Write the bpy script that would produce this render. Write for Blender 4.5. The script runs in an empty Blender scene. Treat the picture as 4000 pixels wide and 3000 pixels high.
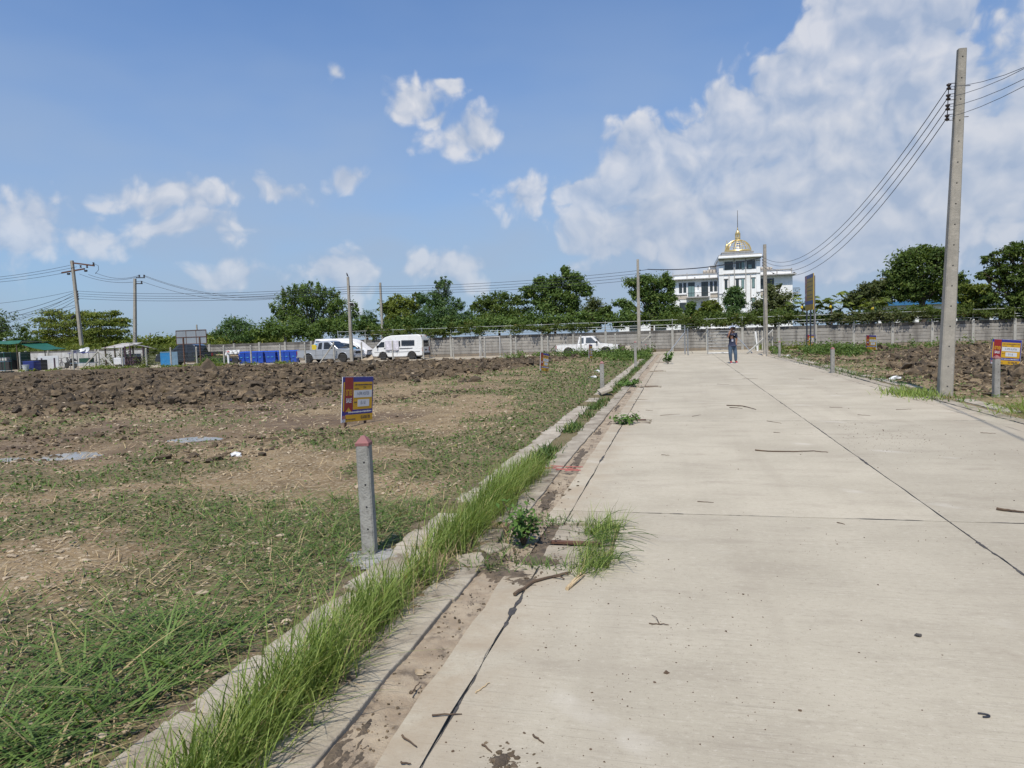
import bpy, bmesh, math, random
import numpy as np
from mathutils import Vector, Matrix
random.seed(7); rng = np.random.default_rng(7)
R = math.radians
scene = bpy.context.scene
COL = scene.collection

# ------------------------------------------------------------------ camera
F, HCAM, ROLL, VPX, VPY = 2700.0, 1.72, 0.032, 2649.0, 1288.0       # in pixels of the 4000 x 3000 photograph
PITCH = math.atan((1500 - (VPY + ROLL * (VPX - 2000))) / F)
YAW = R(13.613)
_f = np.array([-math.sin(YAW) * math.cos(PITCH), math.cos(YAW) * math.cos(PITCH), -math.sin(PITCH)])
_r0 = np.array([math.cos(YAW), math.sin(YAW), 0.0]); _u0 = np.cross(_r0, _f)
_r = _r0 * math.cos(ROLL) - _u0 * math.sin(ROLL); _u = _u0 * math.cos(ROLL) + _r0 * math.sin(ROLL)
def ray(px, py): return _f * F + _r * (px - 2000) - _u * (py - 1500)
def gnd(px, py, z=0.0):
    d = ray(px, py); return np.array([0, 0, HCAM]) + d * ((z - HCAM) / d[2])
def aty(px, py, Y):
    d = ray(px, py); return np.array([0, 0, HCAM]) + d * (Y / d[1])
def atx(px, Y): return aty(px, VPY - ROLL * (px - VPX), Y)[0]          # X of a picture column on the plane y = Y, eye level
cam = bpy.data.cameras.new('camera'); camo = bpy.data.objects.new('camera', cam); COL.objects.link(camo)
cam.sensor_fit = 'HORIZONTAL'; cam.sensor_width = 36.0; cam.lens = 36.0 * F / 4000.0
cam.clip_start = 0.05; cam.clip_end = 6000
camo.matrix_world = Matrix(((_r[0], _u[0], -_f[0], 0), (_r[1], _u[1], -_f[1], 0), (_r[2], _u[2], -_f[2], HCAM), (0, 0, 0, 1)))
scene.camera = camo
scene.render.engine = 'CYCLES'
scene.view_settings.view_transform = 'Standard'; scene.view_settings.look = 'None'
scene.view_settings.exposure = 0.22; scene.view_settings.gamma = 1.0
scene.cycles.max_bounces = 6; scene.cycles.transparent_max_bounces = 8
scene.cycles.use_denoising = True

# ------------------------------------------------------------------ sun and sky
SUN_EL = R(60)
SUN_DIR = np.array([-0.02, -1.0, 0.0]); SUN_DIR /= np.linalg.norm(SUN_DIR)       # horizontal direction towards the sun
sl = bpy.data.lights.new('sun', 'SUN'); sl.energy = 4.4; sl.angle = R(0.8); sl.color = (1.0, 0.94, 0.84)
so = bpy.data.objects.new('sun', sl); COL.objects.link(so); so.location = (20, -20, 60)
_sv = Vector((SUN_DIR[0] * math.cos(SUN_EL), SUN_DIR[1] * math.cos(SUN_EL), math.sin(SUN_EL)))
so.rotation_euler = _sv.to_track_quat('Z', 'Y').to_euler()

class NB:                                              # small node-graph builder
    def __init__(s, nt): s.nt = nt; s.L = nt.links
    def n(s, t, **k):
        x = s.nt.nodes.new(t)
        for a, b in k.items(): setattr(x, a, b)
        return x
    def put(s, sock, v):
        if isinstance(v, bpy.types.NodeSocket): s.L.new(v, sock)
        elif v is not None: sock.default_value = v
    def m(s, op, a, b=None, c=None, clamp=False):
        x = s.n('ShaderNodeMath', operation=op); x.use_clamp = clamp
        s.put(x.inputs[0], a); s.put(x.inputs[1], b)
        if c is not None: s.put(x.inputs[2], c)
        return x.outputs[0]
    def v(s, op, a, b=None, out=0):
        x = s.n('ShaderNodeVectorMath', operation=op); s.put(x.inputs[0], a); s.put(x.inputs[1], b)
        return x.outputs['Value'] if op in ('LENGTH', 'DOT_PRODUCT', 'DISTANCE') else x.outputs[0]
    def scale(s, a, k):
        x = s.n('ShaderNodeVectorMath', operation='SCALE'); s.put(x.inputs[0], a); s.put(x.inputs[3], k); return x.outputs[0]
    def mix(s, f, a, b, blend='MIX'):
        x = s.n('ShaderNodeMix', data_type='RGBA', blend_type=blend); s.put(x.inputs[0], f)
        for i, c in ((6, a), (7, b)):
            if isinstance(c, (tuple, list)) and len(c) == 3: c = (*c, 1)
            s.put(x.inputs[i], c)
        return x.outputs[2]
    def noise(s, vec, scale, detail=3, rough=0.5, dist=0.0, out='Fac', dim='3D'):
        x = s.n('ShaderNodeTexNoise', noise_dimensions=dim); s.put(x.inputs['Vector'], vec); s.put(x.inputs['Scale'], scale)
        s.put(x.inputs['Detail'], detail); s.put(x.inputs['Roughness'], rough); s.put(x.inputs['Distortion'], dist)
        return x.outputs[out]
    def vor(s, vec, scale, feature='F1', out='Distance', detail=0, rough=0.5, dim='3D', rnd=1.0):
        x = s.n('ShaderNodeTexVoronoi', feature=feature, voronoi_dimensions=dim); s.put(x.inputs['Vector'], vec); s.put(x.inputs['Scale'], scale)
        s.put(x.inputs['Randomness'], rnd)
        if detail: s.put(x.inputs['Detail'], detail); s.put(x.inputs['Roughness'], rough)
        return x.outputs[out]
    def ramp(s, f, a, b, c0=0.0, c1=1.0):
        x = s.n('ShaderNodeMapRange', interpolation_type='SMOOTHSTEP'); s.put(x.inputs[0], f); s.put(x.inputs[1], a); s.put(x.inputs[2], b)
        s.put(x.inputs[3], c0); s.put(x.inputs[4], c1); return x.outputs[0]

world = bpy.data.worlds.new('World'); scene.world = world; world.use_nodes = True
w = NB(world.node_tree); world.node_tree.nodes.clear()
sky = w.n('ShaderNodeTexSky', sky_type='NISHITA'); sky.sun_disc = False
sky.sun_elevation = SUN_EL; sky.sun_rotation = math.atan2(SUN_DIR[0], SUN_DIR[1])
sky.altitude = 0; sky.air_density = 1.0; sky.dust_density = 1.0; sky.ozone_density = 1.6
SKY_STRENGTH = 0.088
SKY_TINT = (0.74, 1.11, 1.53, 1); VEIL = (3.6, 4.55, 6.0, 1); CLOUD_LO = (3.75, 4.55, 6.0); CLOUD_MID = (3.8, 4.65, 6.1); CLOUD_HI = (7.3, 7.35, 7.7)
world.cycles.sampling_method = 'MANUAL'; world.cycles.sample_map_resolution = 512
geo = w.n('ShaderNodeTexCoord')
sep = w.n('ShaderNodeSeparateXYZ'); w.put(sep.inputs[0], geo.outputs['Generated'])
az = w.m('MULTIPLY', w.m('ARCTAN2', sep.outputs[0], sep.outputs[1]), 57.29578)      # degrees to the right of the road's direction
el = w.m('MULTIPLY', w.m('ARCSINE', sep.outputs[2]), 57.29578)
cmb = w.n('ShaderNodeCombineXYZ'); w.put(cmb.inputs[0], az); w.put(cmb.inputs[1], el); P = cmb.outputs[0]
def azel(px, py):
    d = ray(px, py); d = d / np.linalg.norm(d); return math.degrees(math.atan2(d[0], d[1])), math.degrees(math.asin(d[2]))
wv = w.n('ShaderNodeTexNoise'); w.put(wv.inputs['Vector'], geo.outputs['Generated']); wv.inputs['Scale'].default_value = 9; wv.inputs['Detail'].default_value = 3
warp = w.scale(w.v('SUBTRACT', wv.outputs['Color'], (0.5, 0.5, 0.5)), 5.0)
PW = w.v('ADD', P, warp)
# cumulus: (px, py, radius x, radius y) of every heap in the photograph, kept as directions in the sky
BIG = [(3480, 80, 330, 240), (3560, 350, 290, 230), (3220, 350, 300, 190), (2950, 500, 330, 190), (2700, 650, 380, 190), (2380, 760, 230, 80), (2950, 800, 420, 190), (2500, 900, 330, 130), (3050, 980, 520, 130), (3500, 720, 480, 280), (3950, 620, 260, 170), (4300, 500, 300, 480), (3600, -280, 280, 260)]
SMALL = [(1610, 380, 150, 90), (1745, 335, 45, 35), (1690, 455, 90, 55), (1800, 520, 180, 75), (1275, 285, 50, 55), (680, 755, 200, 70), (730, 880, 190, 80), (1110, 735, 100, 60), (1365, 680, 85, 38),
         (2035, 790, 130, 90), (80, 850, 120, 120), (60, 930, 270, 90), (900, 1085, 150, 55), (1370, 1060, 170, 90), (1710, 1060, 170, 85), (-260, 850, 260, 150)]
def field(lst, k):
    acc = None
    for px, py, rx, ry in lst:
        a0, e0 = azel(px, py); kk = 57.3 / F
        q = w.n('ShaderNodeVectorMath', operation='MULTIPLY_ADD'); w.put(q.inputs[0], PW); q.inputs[1].default_value = (1 / (rx * kk), 1 / (ry * kk), 0); q.inputs[2].default_value = (-a0 / (rx * kk), -e0 / (ry * kk), 0)
        d = w.v('LENGTH', q.outputs[0])
        if acc is None: acc = d
        else:
            x = w.n('ShaderNodeMath', operation='SMOOTH_MIN'); w.put(x.inputs[0], acc); w.put(x.inputs[1], d); x.inputs[2].default_value = k; acc = x.outputs[0]
    return w.m('SUBTRACT', 1.0, acc)
BIG = [(a, c, d * 1.15, e * 1.15) for a, c, d, e in BIG]; SMALL = [(a, c, d * 1.32, e * 1.35) for a, c, d, e in SMALL]
fb = field(BIG, 0.3); fs = field(SMALL, 0.15)
fh = field([(3500, 760, 1000, 480), (2750, 900, 600, 230), (4600, 700, 900, 700)], 0.4)
# the rest of the sky goes on in the same way, round the compass
rest = w.ramp(w.m('ABSOLUTE', w.m('ADD', az, 13.6)), 50.0, 66.0)
lown = w.noise(w.v('MULTIPLY', P, (1, 1.8, 0)), 0.05, 3, 0.55, dim='2D')
lowm = w.ramp(el, 34.0, 12.0)
fr = w.m('MULTIPLY', w.m('ADD', w.m('MULTIPLY', lown, 4.0), w.m('ADD', -2.6, w.m('MULTIPLY', lowm, 0.7))), rest)
fr = w.m('ADD', fr, w.m('MULTIPLY', w.m('SUBTRACT', rest, 1.0), 2.0))
PB = w.v('ADD', P, w.scale(w.v('SUBTRACT', wv.outputs['Color'], (0.5, 0.5, 0.5)), 4.0))
def billow(vec, nd):
    a = w.vor(vec, 0.30, 'F1', detail=2.5, rough=0.55, dim='2D'); b = w.noise(vec, 0.22, nd, 0.56, dim='2D')
    return w.m('ADD', w.m('MULTIPLY', w.m('SUBTRACT', 0.5, a), 0.8), w.m('MULTIPLY', w.m('SUBTRACT', b, 0.5), 1.9))
b0 = billow(PB, 7)
b1 = billow(w.v('ADD', PB, (0.55, 1.0, 0)), 4)
db = w.m('SUBTRACT', b0, b1)
ff = w.m('MAXIMUM', w.m('MAXIMUM', w.m('MULTIPLY', fb, 1.75), fs), fr)
isbig = w.ramp(fb, -0.1, 0.45)
dens = w.m('ADD', ff, w.m('MULTIPLY', b0, 0.75))
cover = w.ramp(dens, -0.02, w.m('SUBTRACT', 0.5, w.m('MULTIPLY', isbig, 0.2)))
# lit tops: density falls off towards the light above; thick hearts of the great bank turn grey
bright = w.m('ADD', w.m('MULTIPLY', db, 0.70), w.m('ADD', 0.68, w.m('MULTIPLY', b0, 0.40)))
bright = w.m('SUBTRACT', bright, w.m('MULTIPLY', w.m('MULTIPLY', w.ramp(dens, 0.45, 1.9), isbig), 0.38), clamp=True)
ccol = w.mix(bright, CLOUD_LO, CLOUD_HI)
# thin veil of vapour low over the horizon
veiln = w.noise(w.v('MULTIPLY', P, (1, 2.5, 0)), 0.045, 3, 0.6, dim='2D')
veil = w.m('MULTIPLY', w.ramp(el, 38.0, 0.0, 0.0, 0.85), w.ramp(veiln, 0.2, 0.75, 0.7, 1.12), clamp=True)
skyb = w.mix(1.0, sky.outputs[0], SKY_TINT, 'MULTIPLY')
skyc = w.mix(veil, skyb, VEIL)
lift = w.ramp(el, -2.0, 20.0, 0.45, 1.0)
fhn = w.m('MULTIPLY', w.ramp(w.m('ADD', fh, w.m('MULTIPLY', b0, 0.25)), -0.1, 0.6), 0.8)
skyc = w.mix(fhn, skyc, CLOUD_MID)
cov = w.m('MULTIPLY', cover, w.m('MULTIPLY', lift, w.m('SUBTRACT', 0.92, w.m('MULTIPLY', isbig, 0.10))))
fin = w.mix(cov, skyc, ccol)
bg = w.n('ShaderNodeBackground'); w.put(bg.inputs[0], fin); bg.inputs[1].default_value = SKY_STRENGTH
out = w.n('ShaderNodeOutputWorld'); w.L.new(bg.outputs[0], out.inputs[0])

# ------------------------------------------------------------------ object helpers
def tag(o, label=None, cat=None, group=None, kind=None):
    if label: o['label'] = label
    if cat: o['category'] = cat
    if group: o['group'] = group
    if kind: o['kind'] = kind
    return o
def thing(name, label, cat, loc=(0, 0, 0), rz=0.0, group=None):
    o = bpy.data.objects.new(name, None); COL.objects.link(o); o.empty_display_size = 0.3
    o.location = [float(x) for x in loc]; o.rotation_euler = (0, 0, rz)
    return tag(o, label, cat, group)
def copy_tree(o, parent=None, loc=None, rz=None):
    c = o.copy(); COL.objects.link(c); c.parent = parent
    if loc is not None: c.location = loc
    if rz is not None: c.rotation_euler = (0, 0, rz)
    for ch in o.children: copy_tree(ch, c)
    return c
def from_np(name, V, Fc, material, parent=None, smooth=False, rnd=None, loc=None):
    me = bpy.data.meshes.new(name)
    V = np.asarray(V, np.float32); Fc = np.asarray(Fc, np.int32); k = Fc.shape[1]
    me.vertices.add(len(V)); me.vertices.foreach_set('co', V.ravel())
    me.loops.add(Fc.size); me.loops.foreach_set('vertex_index', Fc.ravel())
    me.polygons.add(len(Fc)); me.polygons.foreach_set('loop_start', np.arange(0, Fc.size, k, dtype=np.int32))
    me.polygons.foreach_set('loop_total', np.full(len(Fc), k, np.int32))
    me.polygons.foreach_set('use_smooth', np.full(len(Fc), smooth))
    if rnd is not None:
        a = me.attributes.new('rnd', 'FLOAT', 'FACE'); a.data.foreach_set('value', np.asarray(rnd, np.float32))
    me.update(calc_edges=True); me.validate()
    me.materials.append(material)
    o = bpy.data.objects.new(name, me); COL.objects.link(o); o.parent = parent
    if loc is not None: o.location = [float(x) for x in loc]
    return o
class MB:
    def __init__(s): s.v = []; s.f = []
    def add(s, vs, fs):
        b = len(s.v); s.v += [tuple(float(c) for c in p) for p in vs]; s.f += [tuple(i + b for i in q) for q in fs]; return s
    def box(s, c, d, rot=None, taper=1.0):
        x, y, z = d[0] / 2, d[1] / 2, d[2] / 2; vs = []
        for k in (-1, 1):
            t = taper if k > 0 else 1.0
            for a, b in ((-1, -1), (1, -1), (1, 1), (-1, 1)):
                p = Vector((a * x * t, b * y * t, k * z))
                if rot is not None: p = rot @ p
                vs.append((p[0] + c[0], p[1] + c[1], p[2] + c[2]))
        return s.add(vs, [(0, 3, 2, 1), (4, 5, 6, 7), (0, 1, 5, 4), (1, 2, 6, 5), (2, 3, 7, 6), (3, 0, 4, 7)])
    def tube(s, pts, r, n=8, cap=True, squash=None):
        pts = [Vector([float(c) for c in p]) for p in pts]; rr = r if isinstance(r, (list, tuple)) else [r] * len(pts); b = len(s.v)
        for i, p in enumerate(pts):
            d = (pts[min(i + 1, len(pts) - 1)] - pts[max(i - 1, 0)]); d = d.normalized() if d.length > 1e-9 else Vector((0, 0, 1))
            a = d.orthogonal() if i == 0 else (pa - d * pa.dot(d))
            if a.length < 1e-6: a = d.orthogonal()
            a.normalize(); pa = a; c = d.cross(a)
            for k in range(n):
                t = 2 * math.pi * k / n; q = p + (a * math.cos(t) + c * math.sin(t)) * rr[i]; s.v.append(tuple(q))
        for i in range(len(pts) - 1):
            for k in range(n):
                s.f.append((b + i * n + k, b + i * n + (k + 1) % n, b + (i + 1) * n + (k + 1) % n, b + (i + 1) * n + k))
        if cap:
            s.f.append(tuple(b + k for k in range(n))[::-1]); e = b + (len(pts) - 1) * n; s.f.append(tuple(e + k for k in range(n)))
        return s
    def lathe(s, prof, n=16, c=(0, 0, 0)):
        b = len(s.v)
        for r, z in prof:
            for k in range(n):
                t = 2 * math.pi * k / n; s.v.append((c[0] + r * math.cos(t), c[1] + r * math.sin(t), c[2] + z))
        for i in range(len(prof) - 1):
            for k in range(n): s.f.append((b + i * n + k, b + i * n + (k + 1) % n, b + (i + 1) * n + (k + 1) % n, b + (i + 1) * n + k))
        s.f.append(tuple(b + k for k in range(n))[::-1]); e = b + (len(prof) - 1) * n; s.f.append(tuple(e + k for k in range(n)))
        return s
    def prism(s, poly, y0, y1, wfun=None):              # poly in x,z; extruded along y; wfun(z) scales the half width
        b = len(s.v); n = len(poly)
        for y in (y0, y1):
            for x, z in poly: s.v.append((x, y * (wfun(x, z) if wfun else 1.0), z))
        s.f.append(tuple(b + k for k in range(n))); s.f.append(tuple(b + n + k for k in range(n))[::-1])
        for k in range(n): s.f.append((b + k, b + n + k, b + n + (k + 1) % n, b + (k + 1) % n))
        return s
    def slab(s, poly, z0, z1):                           # poly in x,y
        b = len(s.v); n = len(poly)
        for z in (z0, z1):
            for x, y in poly: s.v.append((x, y, z))
        s.f.append(tuple(b + k for k in range(n))[::-1]); s.f.append(tuple(b + n + k for k in range(n)))
        for k in range(n): s.f.append((b + k, b + (k + 1) % n, b + n + (k + 1) % n, b + n + k))
        return s
    def build(s, name, material, parent=None, loc=None, smooth=False, bevel=0.0, fix=True, rot=None, seg=2, auto=None):
        me = bpy.data.meshes.new(name); me.from_pydata(s.v, [], s.f)
        if fix:
            bm = bmesh.new(); bm.from_mesh(me); bmesh.ops.recalc_face_normals(bm, faces=bm.faces); bm.to_mesh(me); bm.free()
        if smooth:
            me.polygons.foreach_set('use_smooth', [True] * len(me.polygons))
            try: me.set_sharp_from_angle(angle=R(auto or 40))
            except Exception: pass
        me.update(); me.materials.append(material)
        o = bpy.data.objects.new(name, me); COL.objects.link(o); o.parent = parent
        if loc is not None: o.location = [float(x) for x in loc]
        if rot is not None: o.rotation_euler = rot
        if bevel:
            m = o.modifiers.new('bevel', 'BEVEL'); m.width = bevel; m.segments = seg; m.limit_method = 'ANGLE'; m.angle_limit = R(35)
        return o
def share(src, parent, loc, name=None, rot=None, scale=None):      # another piece with the same mesh data
    o = bpy.data.objects.new(name or src.data.name, src.data); COL.objects.link(o); o.parent = parent; o.location = [float(x) for x in loc]
    if rot is not None: o.rotation_euler = rot
    if scale is not None: o.scale = scale
    for m in src.modifiers:
        if m.type == 'BEVEL':
            q = o.modifiers.new('bevel', 'BEVEL'); q.width = m.width; q.segments = m.segments; q.limit_method = 'ANGLE'; q.angle_limit = m.angle_limit
    return o

# ------------------------------------------------------------------ value noise for the terrain
_H = np.random.default_rng(3).random((256, 256)).astype(np.float32)
def vn(x, y):
    xi = np.floor(x).astype(int); yi = np.floor(y).astype(int); fx = x - xi; fy = y - yi
    fx = fx * fx * (3 - 2 * fx); fy = fy * fy * (3 - 2 * fy)
    a = _H[xi & 255, yi & 255]; b = _H[(xi + 1) & 255, yi & 255]; c = _H[xi & 255, (yi + 1) & 255]; d = _H[(xi + 1) & 255, (yi + 1) & 255]
    return (a * (1 - fx) + b * fx) * (1 - fy) + (c * (1 - fx) + d * fx) * fy
def fbm(x, y, o=4, g=0.5, seed=0):
    x = np.asarray(x, float) + seed * 17.31; y = np.asarray(y, float) + seed * 9.77; s = 0; a = 1; t = 0
    for i in range(o):
        s = s + a * vn(x, y); t += a; a *= g; x = x * 2.03 + 5.1; y = y * 2.03 + 3.7
    return s / t
def sst(e0, e1, x):
    t = np.clip((np.asarray(x, float) - e0) / (e1 - e0), 0, 1); return t * t * (3 - 2 * t)
# ------------------------------------------------------------------ materials
def newmat(name):
    m = bpy.data.materials.new(name); m.use_nodes = True; nt = m.node_tree; nt.nodes.clear()
    b = NB(nt); bs = b.n('ShaderNodeBsdfPrincipled'); o = b.n('ShaderNodeOutputMaterial'); nt.links.new(bs.outputs[0], o.inputs[0])
    return m, b, bs
def bump(b, bs, h, strength, dist):
    x = b.n('ShaderNodeBump'); x.inputs['Strength'].default_value = strength; x.inputs['Distance'].default_value = dist
    b.put(x.inputs['Height'], h); b.L.new(x.outputs[0], bs.inputs['Normal'])
def mat(name, c1, c2=None, scale=6.0, rough=0.7, metal=0.0, spec=0.5, bmp=0.0, bscale=None, detail=5, streak=None, dirt=None, coat=0.0, alpha=None, trans=0.0, world=False):
    m, b, bs = newmat(name)
    tc = b.n('ShaderNodeTexCoord'); geo = b.n('ShaderNodeNewGeometry')
    vec = geo.outputs['Position'] if world else tc.outputs['Object']
    if c2 is None: c2 = tuple(x * 0.8 for x in c1)
    col = b.mix(b.ramp(b.noise(vec, scale, detail, 0.6), 0.3, 0.7), c1, c2)
    if streak:                                            # vertical run-off stains: (colour, amount, scale)
        sv = b.v('MULTIPLY', geo.outputs['Position'], (1, 1, 0.12))
        col = b.mix(b.m('MULTIPLY', b.ramp(b.noise(sv, streak[2], 4, 0.6), 0.48, 0.72), streak[1]), col, streak[0])
    if dirt:
        col = b.mix(b.m('MULTIPLY', b.ramp(b.noise(vec, dirt[2], 6, 0.7), 0.5, 0.68), dirt[1]), col, dirt[0])
    b.put(bs.inputs['Base Color'], col)
    bs.inputs['Roughness'].default_value = rough; bs.inputs['Metallic'].default_value = metal; bs.inputs['Specular IOR Level'].default_value = spec
    if coat: bs.inputs['Coat Weight'].default_value = coat; bs.inputs['Coat Roughness'].default_value = 0.06
    if alpha is not None: bs.inputs['Alpha'].default_value = alpha
    if trans: bs.inputs['Transmission Weight'].default_value = trans
    if bmp: bump(b, bs, b.noise(vec, bscale or scale * 6, 5, 0.6), bmp, 0.02)
    return m
def leafmat(name, c1, c2, c3=None, transl=0.42, rough=0.5):
    m = bpy.data.materials.new(name); m.use_nodes = True; nt = m.node_tree; nt.nodes.clear(); b = NB(nt)
    a = b.n('ShaderNodeAttribute'); a.attribute_name = 'rnd'; f = a.outputs['Fac']
    col = b.mix(b.ramp(f, 0.0, 0.8), c1, c2)
    if c3: col = b.mix(b.ramp(f, 0.86, 0.97), col, c3)
    d = b.n('ShaderNodeBsdfPrincipled'); b.put(d.inputs['Base Color'], col); d.inputs['Roughness'].default_value = rough; d.inputs['Specular IOR Level'].default_value = 0.18
    t = b.n('ShaderNodeBsdfTranslucent'); b.put(t.inputs[0], b.mix(1.0, col, (1.0, 1.0, 0.45), 'MULTIPLY'))
    x = b.n('ShaderNodeMixShader'); x.inputs[0].default_value = transl; nt.links.new(d.outputs[0], x.inputs[1]); nt.links.new(t.outputs[0], x.inputs[2])
    o = b.n('ShaderNodeOutputMaterial'); nt.links.new(x.outputs[0], o.inputs[0]); return m

def road_mat(name, tone=1.0, broom=True):
    m, b, bs = newmat(name); geo = b.n('ShaderNodeNewGeometry'); p = geo.outputs['Position']
    c = b.mix(b.ramp(b.noise(p, 0.55, 4, 0.6), 0.3, 0.72), (0.41 * tone, 0.365 * tone, 0.287 * tone), (0.335 * tone, 0.296 * tone, 0.23 * tone))
    c = b.mix(b.m('MULTIPLY', b.ramp(b.noise(b.v('MULTIPLY', p, (0.6, 1.6, 1)), 1.7, 6, 0.65), 0.48, 0.74), 0.6), c, (0.275 * tone, 0.236 * tone, 0.185 * tone))
    # fine broom lines drawn across the road, broken up
    ln = b.noise(b.v('MULTIPLY', p, (1.1, 70, 1)), 1.6, 3, 0.6); fade = b.ramp(b.noise(p, 0.9, 2), 0.35, 0.65, 0.25, 1.0)
    c = b.mix(b.m('MULTIPLY', b.ramp(ln, 0.55, 0.72), b.m('MULTIPLY', fade, 0.62)), c, (0.20 * tone, 0.172 * tone, 0.138 * tone))
    c = b.mix(b.m('MULTIPLY', b.ramp(ln, 0.42, 0.28), b.m('MULTIPLY', fade, 0.42)), c, (0.47 * tone, 0.42 * tone, 0.355 * tone))
    # speckle of sand grains and pits
    sp = b.noise(p, 95, 2, 0.7); c = b.mix(b.m('MULTIPLY', b.ramp(sp, 0.60, 0.73), 0.75), c, (0.22, 0.185, 0.15))
    c = b.mix(b.m('MULTIPLY', b.ramp(sp, 0.36, 0.26), 0.4), c, (0.53, 0.48, 0.41))
    sq = b.noise(b.v('MULTIPLY', p, (0.55, 1.0, 1)), 34, 4, 0.75); c = b.mix(b.m('MULTIPLY', b.ramp(sq, 0.52, 0.70), 0.42), c, (0.245, 0.21, 0.16)); c = b.mix(b.m('MULTIPLY', b.ramp(sq, 0.46, 0.32), 0.35), c, (0.50, 0.455, 0.375))
    # pale curved scrape marks left by tyres
    sc = b.n('ShaderNodeTexWave', wave_type='RINGS', rings_direction='Z'); b.put(sc.inputs['Vector'], b.v('ADD', p, (7.0, 4.0, 0))); sc.inputs['Scale'].default_value = 0.12; sc.inputs['Distortion'].default_value = 6; sc.inputs['Detail'].default_value = 1; sc.inputs['Detail Scale'].default_value = 0.35
    c = b.mix(b.m('MULTIPLY', b.m('MULTIPLY', b.ramp(sc.outputs['Fac'], 0.985, 0.999), b.ramp(b.noise(p, 1.3, 3), 0.5, 0.68)), 0.45), c, (0.52, 0.48, 0.42))
    # earth washed in along the gutter side
    x = b.n('ShaderNodeSeparateXYZ'); b.put(x.inputs[0], p)
    e = b.m('MULTIPLY', b.ramp(x.outputs[0], -0.55, -1.2), b.ramp(b.noise(p, 2.4, 5, 0.65), 0.3, 0.66))
    c = b.mix(b.m('MULTIPLY', e, 0.7), c, (0.30, 0.235, 0.165))
    e2 = b.m('MULTIPLY', b.ramp(x.outputs[0], 4.0, 5.3), b.ramp(b.noise(p, 1.4, 5, 0.65), 0.35, 0.66))
    c = b.mix(b.m('MULTIPLY', e2, 0.5), c, (0.31, 0.25, 0.19))
    trk = b.m('MULTIPLY', b.ramp(b.noise(b.v('MULTIPLY', p, (2.2, 0.16, 1)), 1.0, 4, 0.55), 0.5, 0.72), 0.32); c = b.mix(trk, c, (0.29, 0.25, 0.195)); spot = b.m('MULTIPLY', b.ramp(b.noise(p, 0.8, 5, 0.7), 0.60, 0.74), 0.5); c = b.mix(spot, c, (0.27, 0.225, 0.175))
    oi = b.n('ShaderNodeObjectInfo'); tn = b.ramp(oi.outputs['Random'], 0.0, 1.0, 0.96, 1.07); cc = b.n('ShaderNodeCombineColor'); b.put(cc.inputs[0], tn); b.put(cc.inputs[1], tn); b.put(cc.inputs[2], b.m('MULTIPLY', tn, 0.985)); c = b.mix(1.0, c, cc.outputs[0], 'MULTIPLY')
    b.put(bs.inputs['Base Color'], c); bs.inputs['Roughness'].default_value = 0.85; bs.inputs['Specular IOR Level'].default_value = 0.25
    h = b.m('ADD', b.m('MULTIPLY', ln, 0.6 if broom else 0.1), b.m('MULTIPLY', sp, 0.6)); bump(b, bs, h, 0.35, 0.006)
    return m

def ground_mat():
    m, b, bs = newmat('earth'); geo = b.n('ShaderNodeNewGeometry'); p = geo.outputs['Position']
    def at(n):
        a = b.n('ShaderNodeAttribute'); a.attribute_name = n; return a.outputs['Fac']
    till, veg, mud, far = at('till'), at('veg'), at('mud'), at('far')
    # packed pale gravelly earth
    c = b.mix(b.ramp(b.noise(p, 1.3, 6, 0.65), 0.3, 0.7), (0.27, 0.195, 0.108), (0.15, 0.105, 0.056))
    st = b.vor(p, 34, 'F1', 'Color'); ss = b.n('ShaderNodeSeparateColor'); b.put(ss.inputs[0], st)
    c = b.mix(b.m('MULTIPLY', b.ramp(ss.outputs[0], 0.55, 0.75), 0.55), c, b.mix(ss.outputs[1], (0.44, 0.37, 0.26), (0.23, 0.17, 0.11)))
    g2 = b.noise(p, 60, 3, 0.7); c = b.mix(b.m('MULTIPLY', b.ramp(g2, 0.56, 0.7), 0.6), c, (0.11, 0.078, 0.05))
    # damp mud
    c = b.mix(b.m('MULTIPLY', mud, b.ramp(b.noise(p, 1.8, 5, 0.6), 0.2, 0.6)), c, b.mix(b.noise(p, 5, 4), (0.165, 0.108, 0.058), (0.09, 0.06, 0.034)))
    # broken dark clay
    tc = b.mix(b.ramp(b.noise(p, 2.6, 6, 0.7), 0.36, 0.66), (0.048, 0.036, 0.023), (0.12, 0.086, 0.05))
    tc = b.mix(b.ramp(b.noise(p, 13, 5, 0.7), 0.52, 0.72), tc, (0.28, 0.20, 0.115))
    c = b.mix(till, c, tc)
    # low weed mat
    gc = b.mix(b.noise(p, 9, 5, 0.7), (0.06, 0.07, 0.026), (0.125, 0.11, 0.055))
    c = b.mix(b.m('MULTIPLY', b.ramp(b.m('ADD', veg, b.m('MULTIPLY', b.m('SUBTRACT', b.noise(p, 14, 4, 0.7), 0.5), 0.9)), 0.5, 0.8), 0.55), c, gc)
    c = b.mix(far, c, b.mix(b.noise(p, 0.35, 5, 0.65), (0.07, 0.085, 0.03), (0.14, 0.125, 0.06)))
    b.put(bs.inputs['Base Color'], c)
    b.put(bs.inputs['Roughness'], b.m('SUBTRACT', 0.95, b.m('MULTIPLY', mud, 0.35))); bs.inputs['Specular IOR Level'].default_value = 0.22
    bump(b, bs, b.m('ADD', b.noise(p, 26, 6, 0.75), b.m('MULTIPLY', b.vor(p, 34), 0.5)), 0.8, 0.03)
    return m

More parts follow.
